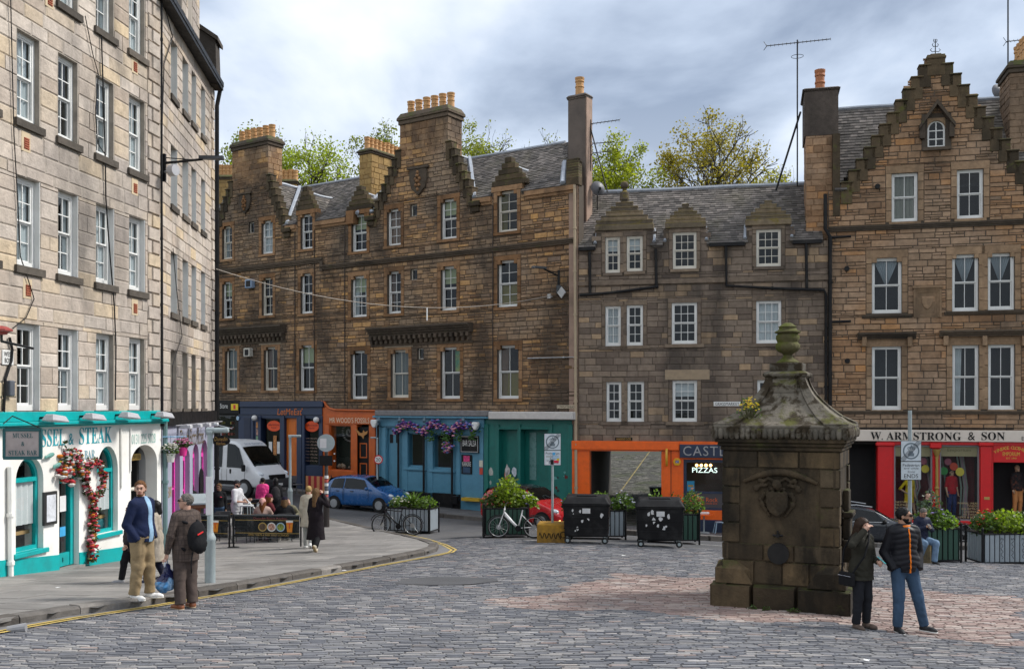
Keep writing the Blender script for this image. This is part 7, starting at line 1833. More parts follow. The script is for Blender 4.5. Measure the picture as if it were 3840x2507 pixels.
 a=held(t,i,(-.1,-.33,1.22));bq=Vector((a.x+.95,a.y-.3,a.z-.95));po=MB();po.tube([a-(bq-a)*.12,bq],.018,6);o=po.build('pole',M_white,None);tag(o,'white pole held by the man in the white T-shirt','pole')
 person('woman in a bright pink padded jacket walking away',985,1970,1784,190,dict(m=pinkp,q=.05,hem=.95,puff=.12,name='jacket',armlow=.22),dict(m=denim),dict(m=black_shoe),('short',H_['black']),'tan',D=35,H=1.68,lift=.06,fem=True,**walk(.6))
 t,i=person('woman in black walking beside the pink jacket with a dark rucksack',1034,1965,1776,200,dict(m=blackc,q=.04,hem=.7,name='coat'),dict(m=blackc),dict(m=black_shoe),('long',H_['black']),'tan',D=34.5,H=1.70,lift=.06,fem=True,bulk=1.1,**walk(.5))
 b=thing('rucksack','dark rucksack on the back of the woman in black','backpack',held(t,i,(.03,.16,1.1)),i['rot']);f=Field().ell((0,.08,.1),(.16,.12,.26),0).ell((0,.15,0),(.12,.07,.14),.03).fn(fold(.008,30));emit('bag_body',[(*f.mesh(.02),0)],b,darkgrey)
 mb=MB();[mb.tube([(q*.1,0,.32),(q*.12,-.18,.34),(q*.14,-.2,.05),(q*.12,0,-.1)],.02,5)for q in(-1,1)];mb.build('strap',blackc,b)
 sit=dict(legL=((.13,-.42,.47),(.13,-.36,.09)),legR=((-.13,-.42,.47),(-.13,-.36,.09)),seat=.46,L=((.26,-.12,.78),(.12,-.34,.74)),R_=((-.26,-.12,.78),(-.12,-.34,.74)))
 rust=cloth('rust_coat',(0.24,0.10,0.02));
 person('seated guest with auburn hair and a pink headscarf at the cafe table',985,2030,1880,185,dict(m=cloth('pale_pink_fleece',(0.46,0.32,0.27)),q=.05,hem=.86),dict(m=rust),dict(m=black_shoe),('long',H_['auburn'],'scarf',cloth('pink_scarf',(0.62,0.33,0.29))),'pale',D=29.3,H=1.27,lift=.1,fem=True,bulk=1.15,**sit)
 person('seated guest in a maroon knitted hat at the cafe table',1010,2025,1874,120,dict(m=cloth('maroon_scarf',(0.10,0.015,0.02)),q=.05,hem=.86),dict(m=blackc),dict(m=black_shoe),('bob',H_['auburn'],'beanie',cloth('maroon_knit',(0.14,0.012,0.04))),'pale',D=30.2,H=1.33,lift=.1,fem=True,**sit)
 person('seated guest in a dark navy knitted hat and leather jacket seen from behind',1067,2030,1878,195,dict(m=blackc,q=.05,hem=.86),dict(m=blackc),dict(m=P_('pale_trainer',(0.5,0.45,0.35),.7)),('bob',H_['lightbrown'],'beanie',cloth('navy_knit',(0.012,0.010,0.025))),'pale',D=29.3,H=1.29,lift=.1,bulk=1.1,**sit)
 person('seated man in olive leaning his head to the side at the cafe table',1092,2028,1888,5,dict(m=cloth('olive_shirt',(0.17,0.155,0.10)),q=.03,hem=.88),dict(m=blackc),dict(m=black_shoe),('short',H_['brown']),'pale',D=30.4,H=1.24,lift=.1,head=(25,0,-32),lean=(-.05,-.1),**sit)
 person('blonde person in a cream wool coat walking away',1158,2056,1821,183,dict(m=cream,q=.045,hem=.62,skirt=(.24,1),name='coat',fold=.006,armlow=.25),dict(m=cloth('pale_jeans',(0.4,0.4,0.38))),dict(m=white_shoe,pitch=(0,30)),('short',H_['blonde']),'pale',.1,legL=((.09,-.06,.49),(.09,-.05,.09)),legR=((-.09,.05,.49),(-.08,.2,.17)),hands=(0,0))
 person('long-haired woman in a long black coat walking away, hand to her head',1186,2070,1830,165,dict(m=cloth('black_wool',(0.012,0.008,0.011)),q=.045,hem=.36,skirt=(.27,1),name='coat',fold=.008,armlow=.28),dict(m=blackc,q=.03),dict(m=P_('pale_trainer',(0.5,0.45,0.35),.7),sole=P_('tan_sole',(0.35,0.25,0.13),.8),pitch=(0,55)),('long',H_['lightbrown']),'pale',.1,fem=True,R_=((-.34,-.02,1.28),(-.16,-.06,1.60)),legL=((.1,-.1,.50),(.1,-.12,.09)),legR=((-.1,.06,.50),(-.12,.30,.22)),hands=(.5,.8))
 # pair by the well
 olive=cloth('olive_parka',(0.030,0.028,0.020),.75)
 def bagstrap(t,q):
  pass
 t,i=person('long-haired woman in a dark olive parka looking at her phone by the well',3232,2356,1942,26,dict(m=olive,q=.04,hem=.78,skirt=(.235,1),name='parka',fold=.010,armlow=.3),dict(m=bdenim,q=.016),dict(m=brown_shoe,sole=P_('dark_sole',(0.05,0.045,0.04),.8)),('long',H_['brown']),'pale',.0,None,(14,12,0),((.23,.0,1.10),(.12,-.21,1.08)),((-.33,-.12,1.36),(-.11,-.17,1.58)),fem=True,hands=(1.2,.5),bulk=1.05)
 hpn=held(t,i,(.10,-.31,1.12));ph=MB();ph.box((-.037,-.005,-.075),(.037,.005,.075));o=bevel(ph.build('phone',P_('teal_case',(0.03,0.30,0.32),.4),None),.006,2);o.location=hpn;o.rotation_euler=(R(-50),R(10),R(60));tag(o,'teal phone in the hand of the woman in the parka','phone')
 bb=thing('shoulder_bag','small black shoulder bag hanging at the hip of the woman in the parka','bag',held(t,i,(-.27,.05,.80)),i['rot']);m1=MB();m1.box((-.05,-.13,-.10),(.05,.13,.10));bevel(m1.build('bag_body',blackc,bb),.03,3)
 m2=MB();m2.tube([(0,.1,.08),(.08,.14,.4),(.2,.1,.62),(.32,-.02,.68)],.014,5);m2.tube([(0,-.1,.08),(.1,-.24,.35),(.2,-.22,.55),(.32,-.12,.68)],.014,5);m2.build('strap',blackc,bb);m3=MB();m3.tube([(-.052,-.12,.05),(-.052,.12,.05)],.005,4);m3.build('zip',P_('zip_silver',(0.5,0.5,0.52),.3,metal=.8),bb)
 org=cloth('orange_lining',(0.85,0.20,0.01),.7,bump=.1);puf=cloth('black_puffer',(0.010,0.010,0.014),.5,bump=.12)
 t,i=person('bearded man in sunglasses and a black quilted jacket with an orange zip',3388,2368,1903,8,dict(m=puf,q=.052,qa=.022,hem=.86,puff=.075,armlow=.235,fold=.004,name='quilted_jacket',over=[('zip',org,lambda P:np.maximum(np.maximum(np.abs(P[...,0]-.01)-.011,P[...,1]+.03),P[...,2]-1.47),.008)]),dict(m=denim,q=.018,fold=.008),dict(m=P_('black_canvas',(0.012,0.012,0.014),.7),dir=(28,-6)),('short',H_['black']),'tan',.0,None,(58,0,0),PL,PR,beard=1,glasses='dark',hands=(0,0),legL=((.20,-.03,.49),(.31,.0,.09)),legR=((-.09,-.04,.49),(-.10,-.02,.09)),bulk=1.06)
 f=Field();f.ops.append(lambda P,d:np.maximum(np.abs(d_ell(P,(0,.02,1.47),(.105,.105,.09)))-.016,np.maximum(np.abs(P[...,2]-1.465)-.05,-(P[...,1]+.135+.9*(1.5-P[...,2])))));f.pts=[np.array((-.14,-.14,1.38)),np.array((.14,.16,1.56))];emit('hood_lining',[(*f.mesh(.011),0)],t,org)
 f=Field().ell((0,.0,1.43),(.085,.10,.06),0).cut((0,-.02,1.40),(0,0,-1));emit('jumper',[(*f.mesh(.012),0)],t,cloth('rust_jumper',(0.23,0.05,0.04)))
 # man sitting on the concrete block, bald man behind
 sb=ghit(3458,2108)
 t,i=person('grey-haired man in a navy jacket sitting on a concrete block with his phone',3452,2108,1907,12,dict(m=cloth('navy_shell',(0.016,0.02,0.045),.6),q=.045,hem=.80,fold=.009),dict(m=ltdenim,q=.024),dict(m=black_shoe),('short',H_['grey']),'tan',D=sb.y-.25,H=(2112-1907)/FPX*(sb.y-.25),seat=.60,seated_h=1.42,legL=((.20,-.36,.56),(.18,-.32,.09)),legR=((-.14,-.38,.56),(-.12,-.10,.12)),head=(5,28,0),lean=(0,-.06),L=((.26,-.10,.86),(.05,-.30,.95)),R_=((-.26,-.10,.86),(-.05,-.30,.97)),hands=(1.1,1.1))
 ph=MB();ph.box((-.04,-.006,-.08),(.04,.006,.08));o=bevel(ph.build('phone',M_black,None),.006,2);o.location=held(t,i,(0,-.38,1.0));o.rotation_euler=(R(-50),0,R(12));tag(o,'black phone held by the seated man','phone')
 person('bald man in a dark jacket walking past the clothes shop window',3480,2030,1852,82,dict(m=cloth('dark_pattern_jacket',(0.015,0.016,0.024),var=.6,nscale=14,dirt=(0.12,0.12,0.11),dirt_amt=.5),q=.04,hem=.82),dict(m=blackc),dict(m=black_shoe),('bald',H_['grey']),'pale',D=36.6,H=1.78,lift=.1,head=(0,12,0),**walk(.6))
 # mannequins in the windows
 mq=P_('mannequin_skin',(0.42,0.27,0.17),.4);SK['mq']=mq
 s=FR.s(3424);w=FR.W(s,0,-.45);zf=FR.z(3424,1945);base=(1945-1775)/FPX*w.y
 def mann(label,u,vt,vb,tp,bt,hr,**k):
  w=FR.W(FR.s(u,-.45),0,-.45);z_=CZ-(vb-HV)/FPX*w.y;return person(label,u,vb,vt,10,tp,bt,dict(m=black_shoe),hr,'mq',D=w.y,z0=z_,H=(vb-vt)/FPX*w.y,res=.02,name='mannequin',cat='mannequin',**k)
 mann('mannequin in a yellow dress in the left shop window',3410,1772,1945,dict(m=cloth('yellow_dress',(0.70,0.52,0.02)),q=.02,slv=.5,hem=.62,skirt=(.20,1),name='dress',collar=0),None,('bob',H_['brown']),fem=True,R_=((-.36,.05,1.15),(-.16,-.06,1.0)),legL=((.14,-.05,.49),(.2,-.1,.09)))
 mann('mannequin in a red tank top and blue trousers in the right shop window',3568,1758,1940,dict(m=cloth('red_knit',(0.42,0.01,0.02)),q=.024,slv=.5,hem=.86,name='tank_top'),dict(m=cloth('royal_trousers',(0.012,0.03,0.12))),('short',H_['black']))
 mann('mannequin in a black flowered blouse in the shop doorway',3815,1742,1930,dict(m=cloth('black_flowered',(0.02,0.018,0.02),var=.8,nscale=20,dirt=(0.15,0.05,0.03),dirt_amt=.6),q=.03,hem=.85,name='blouse'),dict(m=cloth('peach_trousers',(0.50,0.22,0.08))),('bald',H_['brown']))
build_people()
# ================================================================ the stone well head

FW=Facade(2708,16.43,3150,15.7)
S_well=stone_mat('well_stone',[(0,(0.05,0.036,0.022)),(0.3,(0.075,0.054,0.032)),(0.6,(0.105,0.074,0.042)),(0.85,(0.16,0.108,0.056)),(1,(0.085,0.067,0.045))],stain=(0.013,0.011,0.008),stain_amt=.88,sscale=1.2,streak=.35,lo=.42,hi=.60,moss=((0.055,0.062,0.016),.7,.2,.62))
S_wroof=stone_mat('well_roof_stone',[(0,(0.09,0.08,0.064)),(1,(0.16,0.14,0.112))],stain=(0.028,0.019,0.009),stain_amt=.92,sscale=3.6,streak=1.0,lo=.47,hi=.56,moss=((0.075,0.075,0.014),.9,.16,.63))
S_wpan=stone_mat('well_panel_stone',[(0,(0.15,0.10,0.055)),(1,(0.19,0.13,0.075))],stain=(0.022,0.018,0.013),stain_amt=.92,sscale=2.6,streak=.16,lo=.42,hi=.58)
def make_well():
 S=FW.len;h=S/2;c=FW.W(h,0,-h);z0=min(gz(FW.W(s,0,o).x,FW.W(s,0,o).y)for s in(0,S)for o in(0,-S))-.1
 t=thing('stone_well','tall dark stone well head with curved roof and urn finial','well',(c.x,c.y,0))
 sides=[FW,Facade.raw(FW.W(S,0,0).xy,-FW.n,FW.d),Facade.raw(FW.W(S,0,-S).xy,-FW.d,-FW.n),Facade.raw(FW.W(0,0,-S).xy,FW.n,-FW.d)]
 core=MB();FW.box(core,.03,S-.03,z0,2.9,-S+.03,-.03);cr=core.build('core',S_well,t,world=True)
 def block(F,s0,s1,za,zb,o1,name='stone_block',ch=.012,m=S_well):
  mb=MB();add_stone(mb,F,s0+.003,s1-.003,za+.003,zb-.003,-.1,o1+random.uniform(-.006,.006),random.random()*.99,.003,ch);return mb.build(name,m,t,world=True,normals=False)
 for k,F in enumerate(sides):
  for(za,zb,cuts,o1)in((.74,1.02,(0,.36,.62,1),0),(1.02,1.35,(0,.16),0),(1.35,1.66,(0,.16),0),(1.66,1.94,(0,.16),0),(1.94,2.25,(0,.16),0),(1.02,1.33,(.83,1),0),(1.33,1.64,(.83,1),0),(1.64,1.95,(.83,1),0),(1.95,2.25,(.83,1),0),(2.25,2.53,(0,.31,.66,1),0),(.365,.74,(0,.28,.52,.75,1),.0)):
   for a,b in zip(cuts[:-1],cuts[1:]):block(F,a*S,b*S,za,zb,o1)
  mb=MB();F.box(mb,.16*S,.83*S,1.02,2.25,-.1,-.035);mb.build('recessed_panel',S_wpan,t,world=True)
  # plinth tiers
  for a,b in((-.17,.5),(.5,1.2),(1.2,S+.17)):block(F,a,b,z0,.365,.17,'plinth_block',.03)
  for a,b in((-.1,.5),(S-.5,S+.1)):
   q=MB();e=.14
   V=[F.W(a,.365,.1),F.W(b,.365,.1),F.W(b,.365,-.05),F.W(a,.365,-.05)]
   if a<0:T=[F.W(a,.6,.1),F.W(b-.12,.6,.1),F.W(b-.3,.74,0),F.W(a+.05,.74,0)];M_=[F.W(b,.5,.1)]
   else:T=[F.W(a+.12,.6,.1),F.W(b,.6,.1),F.W(b-.05,.74,0),F.W(a+.3,.74,0)]
   q.add(V+T+[F.W(a,.6,-.05),F.W(b,.6,-.05)],[(0,1,5,4),(4,5,6,7),(0,4,7,8,3),(1,2,9,6,5),(7,6,9,8)]);bevel(q.build('corner_buttress',S_well,t,world=True,normals=True),.015,1)
  fr=MB();F.box(fr,-.02,S+.02,2.53,2.60,-.1,.03);F.box(fr,-.05,S+.05,2.60,2.66,-.1,.07);F.box(fr,-.08,S+.08,2.66,2.74,-.1,.11);bevel(fr.build('frieze',S_well,t,world=True),.015,1)
  # gadrooned cornice: one lobe after the other
  lm=MATS.get('lobe')
  if lm is None:
   lb=MB();lb.lathe([(0,-.1),(.032,-.085),(.046,-.04),(.05,.0),(.046,.05),(.03,.1),(0,.11)],(0,0,0),8);lm=lb.mesh('lobe',S_wroof,smooth=True);MATS['lobe']=lm
  n=24
  for i in range(n):
   s=lerp(-.13,S+.13,(i+.5)/n);o=link('gadroon',lm,t,winv(t));o.location=F.W(s,2.805,.12);o.rotation_euler=(0,0,0);o.scale=(1,1,.9)
 def sq(hw,z):return[FW.W(h+a*hw,z,-h+b*hw)for a,b in((-1,1),(1,1),(1,-1),(-1,-1))]
 def loft(rings,name,m=S_wroof,par=None):
  mb=MB();V=[p for r in rings for p in r];F=[]
  for i in range(len(rings)-1):
   for k in range(4):F.append((i*4+k,i*4+(k+1)%4,i*4+4+(k+1)%4,i*4+4+k))
  mb.add(V,F+[(3,2,1,0),tuple(range(len(V)-4,len(V)))]);return mb.build(name,m,t,world=True)
 bevel(loft([sq(h+.06,2.72),sq(h+.1,2.74),sq(h+.14,2.90),sq(h+.15,2.915),sq(h+.13,2.95)],'cornice'),.01,1)
 loft([sq(h+.12,2.94),sq(.93+.0,3.0),sq(.84,3.07)],'roof_skirt')
 prof=[(.82,3.06)]+[(.30+.52*(1-k/9)**1.75,3.06+.68*k/9)for k in range(1,10)]
 loft([sq(a,z)for a,z in prof],'roof')
 for k in range(4):
  mb=MB();pr=[(h+.11,2.95)]+prof
  for q in(1,3):
   P=[]
   for a,z in pr:c0,c1=sq(a+.022,z+.022)[k],sq(a+.022,z+.022)[(k+q)%4];P.append((c0,c0.lerp(c1,.17)))
   for(a0,b0),(a1,b1)in zip(P[:-1],P[1:]):mb.prism([a0,b0,b1,a1],(0,0,-.04))
  mb.build('hip_band',S_wroof,t,world=True)
 mb=MB();mb.prism([FW.W(h-.22,3.70,-h+.30),FW.W(h+.18,3.70,-h+.30),FW.W(h+.2,3.60,-h+.41),FW.W(h-.24,3.60,-h+.41)],(0,0,-.12));mb.build('roof_tablet',S_wroof,t,world=True)
 bevel(loft([sq(.31,3.72),sq(.36,3.76),sq(.37,3.80),sq(.30,3.84)],'cap_moulding'),.015,2);bevel(loft([sq(.265,3.84),sq(.265,3.98)],'urn_block'),.01,1)
 S_urn=stone_mat('mossy_urn',[(0,(0.075,0.068,0.03)),(1,(0.12,0.105,0.05))],stain=(0.02,0.02,0.01),stain_amt=.6,sscale=5,moss=((0.075,0.085,0.012),.9,.1,.46))
 u=MB();flute=lambda th,z:1+(.09*abs(math.cos(8*th))if 4.16<z<4.33 else(.05*math.sin(17*th)*math.cos(60*z)if 4.33<=z<4.47 else 0))
 u.lathe([(.19,3.98),(.19,4.0),(.15,4.03),(.09,4.07),(.07,4.12),(.10,4.15),(.15,4.18),(.185,4.23),(.19,4.29),(.165,4.335),(.175,4.36),(.19,4.40),(.185,4.45),(.165,4.475),(.19,4.49),(.215,4.50),(.215,4.52),(.17,4.535),(.145,4.56),(.145,4.59),(.155,4.60),(.12,4.62),(.09,4.645),(.05,4.665),(0,4.67)],(c.x,c.y,0),48,wob=flute);u.build('urn',S_urn,t,world=True,smooth=50)
 # carved arms
 f=Field();m=np.array((0,0,0.0))
 sh_=lambda P,w:np.maximum(np.maximum(np.abs(P[...,0])-w,P[...,2]-.16),np.hypot(np.abs(P[...,0])+.12,np.minimum(P[...,2]+.02,0)*1.15)-w-.12)
 f.ops.append(lambda P,d:np.maximum(sh_(P,.17),np.abs(P[...,1]+.035)-.05));f.ops.append(lambda P,d:np.maximum(d,-np.maximum(sh_(P,.135),-(P[...,1]+.065))))
 f.pts+=[np.array((-.45,-.15,-.4)),np.array((.45,.1,.6))]
 for x,z in((-.06,.08),(.06,.08),(0,-.02),(-.05,-.12),(.05,-.12),(0,-.2)):f.ell((x,-.06,z),(.045,.03,.04),.01)
 f.ell((0,-.07,.27),(.075,.08,.085),.02).cap((-.1,-.03,.2),(.1,-.03,.2),.03,.03,.01)
 for q in(-1,1):
  f.cap((q*.06,-.01,.33),(q*.14,-.02,.37),.03,.025,.02).cap((q*.14,-.02,.37),(q*.22,-.02,.31),.025,.028,.01).ell((q*.27,-.02,.33),(.045,.035,.045),.01).cap((q*.21,-.01,.12),(q*.27,-.01,.02),.035,.03,.02).ell((q*.24,-.02,-.05),(.045,.03,.05),.02).cap((q*.22,-.01,-.1),(q*.12,-.01,-.24),.03,.02,.02)
  f.cap((q*.18,-.01,.25),(q*.30,-.02,.24),.035,.03,.02).ell((q*.33,-.02,.20),(.05,.04,.06),.01).cap((q*.2,0,.1),(q*.26,0,.0),.03,.015,.02).cap((q*.08,0,.42),(q*.05,0,.52),.025,.01,.02)
 f.fn(lambda P,d:d+.006*np.sin(P[...,0]*70)*np.sin(P[...,2]*60));f.cut((0,.02,0),(0,1,0));v,F_=f.mesh(.016);p=FW.W(h*.96,1.72,-.02)
 X=np.array((FW.d.x,FW.d.y,0));Y=-np.array((FW.n.x,FW.n.y,0));v=v[:,:1]*X+v[:,1:2]*Y+v[:,2:]*np.array((0,0,1.0))+np.array(p);o=emit('carved_arms',[(v,F_,0)],t,S_well);o.matrix_parent_inverse=winv(t)
 hd=MB();hd.tube([FW.W(h-.58+.116*i,2.02+.17*math.sin(math.pi*i/10),.0)for i in range(11)],[.03+.03*math.sin(math.pi*i/10)for i in range(11)],7);hd.build('hood_mould',S_well,t,world=True,smooth=True)
 mb=MB();p=FW.W(h*.98,.88,.0);n3=Vector((*FW.n,0));
 mb.tube([p,p+n3*.05],.17,28);mb.build('iron_disc',M_black,t,world=True);mb=MB();q=FW.W(h*.97,1.17,-.03);mb.tube([q,q+n3*.1],.03,8);mb.tube([q+n3*.06-Vector((*FW.d*.08,0)),q+n3*.06+Vector((*FW.d*.08,0))],.018,6);mb.tube([q+n3*.06,q+n3*.06+Vector((0,0,.08))],.016,6);mb.build('tap',M_black,t,world=True)
 Fr=sides[1]
 mb=MB();Fr.box(mb,.35,.95,.74,1.1,0,.2);Fr.box(mb,.42,.88,1.1,1.45,0,.12);Fr.box(mb,.38,.92,1.45,1.55,0,.17);Fr.box(mb,.45,.85,1.55,1.9,0,.1);bevel(mb.build('side_niche',S_well,t,world=True),.03,2)
 # wallflower rooted on the roof, weeds at the foot
 plant('wallflower','yellow wallflower growing on the roof of the well',FW.W(.42,3.03,-.1),.2,.36,90,(0.05,0.09,0.02),.05,petals=((0.75,0.55,0.01),60))
 for s in(.55,.75,1.15,1.22):p=FW.W(s,0,.26);plant('weed',{.55:'leftmost',.75:'second',1.15:'third',1.22:'rightmost'}[s]+' small green weed from the left at the foot of the well',(p.x,p.y,gz(p.x,p.y)),.08,.07,26,(0.05,0.12,0.02),.035,group='weeds at the foot of the well')
def plant(name,label,loc,r,hgt,n,col,leaf,petals=None,group=None,cat='plant',var=0.0,spiky=0):
 """leafy plant: stems, leaves, blossoms as parts"""
 rng=random.Random(int(1000*abs(loc[0])+n));t=thing(name,label,cat,loc,0,group);L_=MB();st=MB();pe=MB()
 for i in range(n):
  a=rng.random()*6.28;q=r*math.sqrt(rng.random());z=hgt*rng.random()**.7*(1-.5*(q/r)**2);p=Vector((q*math.cos(a),q*math.sin(a),z));s=leaf*rng.uniform(.6,1.3)
  d=Vector((rng.gauss(0,1),rng.gauss(0,1),rng.gauss(0,.5))).normalized();e=d.cross(Vector((rng.gauss(0,1),rng.gauss(0,1),rng.gauss(0,1)))).normalized()
  L_.add([p,p+d*s*.5+e*s*.32,p+d*s,p+d*s*.5-e*s*.32],[(0,1,2,3)],0,rng.random()*.99+.005)
  if i%max(1,n//30)==0:st.tube([(p.x*.2,p.y*.2,0),(p.x*.7,p.y*.7,z*.6),p],.006,4)
 for i in range(spiky):
  a=rng.random()*6.28;l=hgt*rng.uniform(.9,1.7);o=Vector((math.cos(a),math.sin(a),0));w=o.cross(Vector((0,0,1)))*.02;P=[o*l*.5*x**1.4+Vector((0,0,l*(x-.35*x*x)))for x in(0,.35,.7,1)]
  L_.add([P[0]-w,P[0]+w,P[1]+w,P[1]-w,P[2]+w*.7,P[2]-w*.7,P[3]],[(0,1,2,3),(3,2,4,5),(5,4,6)],0,.9)
 if petals:
  for i in range(petals[1]):
   a=rng.random()*6.28;q=r*math.sqrt(rng.random());p=Vector((q*math.cos(a),q*math.sin(a),hgt*rng.uniform(.55,1.12)*(1-.4*(q/r)**2)));s=leaf*.55
   pe.lathe([(0,-s*.3),(s*.6,-s*.1),(s*.7,.1*s),(0,s*.3)],p,5)
  pe.build('blossoms',P_('petal_%s%d'%(name,int(petals[0][0]*99)),petals[0],.7),t)['kind']='stuff'
 lm=leaf_mat('leaf%s'%(col,),col)
 L_.build('foliage',lm,t,normals=False)['kind']='stuff';st.build('stems',P_('plant_stem',(0.06,0.06,0.02),.8),t);return t
make_well();WELL_C=(FW.W(FW.len/2,0,-FW.len/2).x,FW.W(FW.len/2,0,-FW.len/2).y)
# ================================================================ vehicles

M_tyre=P_('tyre_rubber',(0.018,0.018,0.018),.85);M_rim=P_('alloy_rim',(0.42,0.43,0.44),.35,metal=.7);M_trim=P_('black_plastic',(0.011,0.011,0.012),.6,spec=.2);M_lens=P_('headlight_lens',(0.62,0.66,0.7),.12);G_car=glass_mat('car_glass',(0.22,0.25,0.25),.0)
def wheel(t,x,y,r,w,side,spokes=7):
 mb=MB();mb.lathe([(r*.62,-w/2),(r*.9,-w/2),(r,-w*.3),(r,w*.3),(r*.9,w/2),(r*.62,w/2)],(x,y,r),28,axis='y');o=mb.build('wheel',M_tyre,t,smooth=40)
 rb=MB();k=side*w*.52;rb.lathe([(r*.64,-.03),(r*.64,.0),(r*.56,.012),(r*.54,-.02)],(x,y+k,r),24,axis='y');rb.lathe([(0,.0),(r*.16,.0),(r*.16,.02),(0,.025)],(x,y+k,r),12,axis='y')
 for i in range(spokes):a=2*math.pi*i/spokes;rb.tube([(x+r*.1*math.cos(a),y+k,r+r*.1*math.sin(a)),(x+r*.6*math.cos(a),y+k,r+r*.6*math.sin(a))],[.026,.016],5)
 rb.build('rim',M_rim,o,smooth=40);db=MB();db.tube([(x,y+k-side*.05,r),(x,y+k-side*.04,r)],r*.6,20);db.build('brake_disc',M_trim,o)
def car(label,cat,pos,rot,st,paint,wheels,wr,sidewin,screen,rear=None,roofm=None,name='parked_car',extra=None,ww=.2,spokes=7):
 """st: stations (x, bottom, shoulder, top, half width, roof half width) from tail to nose"""
 t=thing(name,label,cat,pos,R(rot))
 def sec(s):
  x,zb,be,tp,w,wt=s
  if tp-be>.12:up=[(w*.985,be),(lerp(w*.97,wt,.5),lerp(be,tp-.07,.5)),(wt,tp-.07),(wt*.86,tp-.012),(wt*.45,tp),(0,tp+.008)]
  else:up=[(w*.985,be-.03),(w*.95,lerp(be-.03,tp,.5)),(w*.9,tp-.02),(w*.75,tp-.004),(w*.4,tp+.006),(0,tp+.01)]
  return[(x,y,z)for y,z in[(w*.8,zb),(w*.97,zb+.04),(w,zb+.22),(w*1.0,lerp(zb+.22,be,.55))]+up]
 S_=[sec(s)for s in st];n=len(S_[0]);mb=MB()
 for q in(1,-1):
  V=[(x,y*q,z)for r_ in S_ for x,y,z in r_];F=[]
  for i in range(len(S_)-1):
   for k in range(n-1):f=(i*n+k,i*n+k+1,(i+1)*n+k+1,(i+1)*n+k);F.append(f if q>0 else f[::-1])
  mb.add(V,F);mb.add([(x,y*q,z)for x,y,z in S_[0]]+[(S_[0][0][0],0,S_[0][0][2])],[tuple(range(n+1))]);mb.add([(x,y*q,z)for x,y,z in S_[-1]]+[(S_[-1][0][0],0,S_[-1][0][2])],[tuple(range(n+1))])
 me=mb.mesh('body',paint,smooth=50);bm=bmesh.new();bm.from_mesh(me);bmesh.ops.remove_doubles(bm,verts=bm.verts,dist=.002);bmesh.ops.recalc_face_normals(bm,faces=bm.faces);bm.to_mesh(me);bm.free();b=link('body',me,t);sm=b.modifiers.new('s','SUBSURF');sm.levels=sm.render_levels=2
 # wheel wells cut out of the body
 def at(x):
  for a,c in zip(st[:-1],st[1:]):
   if a[0]<=x<=c[0]:u=(x-a[0])/(c[0]-a[0]);return[lerp(p,q,u)for p,q in zip(a,c)]
  return st[-1]if x>0 else st[0]
 for x in wheels:
  w=at(x)[4]
  for q in(1,-1):
   ab=MB();ab.tube([(x,q*(w-.16),wr),(x,q*(w+.012),wr)],wr*1.16,24);ab.build('wheel_arch',M_trim,t);wheel(t,x,q*(w-ww*.42),wr,ww,q,spokes)
 def side_pt(x,k,off=.012):
  s=at(x);y=lerp(s[4]*.985,s[5],k);z=lerp(s[2],s[3]-.07,k);return y+off,z
 for(x0,x1,a,c)in sidewin:
  for q in(1,-1):
   P=[];m=6
   for i in range(m+1):x=lerp(x0,x1,i/m);y,z=side_pt(x,.06,.016);P.append((x,y*q,z))
   Q=[]
   for i in range(m+1):x=lerp(x0+a,x1-c,i/m);y,z=side_pt(x,.93,.016);Q.append((x,y*q,z))
   g=MB();g.add(P+Q,[(i,i+1,m+2+i,m+1+i)for i in range(m)]);g.build('side_window',G_car,t)
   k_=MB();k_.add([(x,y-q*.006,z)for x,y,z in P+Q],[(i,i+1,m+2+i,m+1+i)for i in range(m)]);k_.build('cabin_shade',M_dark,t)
 for x in sorted({v for w_ in sidewin for v in w_[:2]}):
  for q in(1,-1):
   s=at(x);g=MB();g.tube([(x,q*(s[4]*.985+.004),s[2]),(x,q*(s[4]+.003),lerp(s[1]+.22,s[2],.55)),(x,q*(s[4]+.003),s[1]+.22)],.007,4);g.build('door_gap',M_trim,t)
 for(x0,x1,nm)in((*screen,'windscreen'),)+(((*rear,'rear_window'),)if rear else()):
  g=MB();m=6;V=[]
  for i in range(m+1):
   x=lerp(x0,x1,i/m);s=at(x);wt=lerp(s[5]*.9,s[4]*.82,i/m if nm=='windscreen' else 1-i/m)
   for y in(-1,-.5,0,.5,1):V.append((x,y*wt,s[3]+.03-.03*y*y))
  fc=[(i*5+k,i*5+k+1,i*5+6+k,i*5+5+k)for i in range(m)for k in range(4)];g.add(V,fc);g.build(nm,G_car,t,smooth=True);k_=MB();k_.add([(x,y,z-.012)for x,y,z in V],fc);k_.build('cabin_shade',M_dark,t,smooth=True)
 if roofm:
  g=MB();V=[]
  for i in range(7):
   s=at(lerp(roofm[1],roofm[2],i/6))
   for y in(-1,-.8,0,.8,1):V.append((lerp(roofm[1],roofm[2],i/6),y*s[5]*1.01,s[3]+.02-(.07 if abs(y)==1 else 0)))
  g.add(V,[(i*5+k,i*5+k+1,i*5+6+k,i*5+5+k)for i in range(6)for k in range(4)]);g.build('roof_panel',roofm[0],t,smooth=True)
 def blob(nm,m,c,r):g=MB();g.lathe([(math.sin(a),-math.cos(a))for a in[R(x)for x in range(0,181,20)]],(0,0,0),12);g.v=[(c[0]+x*r[0],c[1]+y*r[1],c[2]+z*r[2])for x,y,z in g.v];return g.build(nm,m,t,smooth=True)
 def slab(nm,m,a,c,bv=.01):g=MB();g.box(a,c);return bevel(g.build(nm,m,t),bv,2)
 extra(t,blob,slab,at);return t
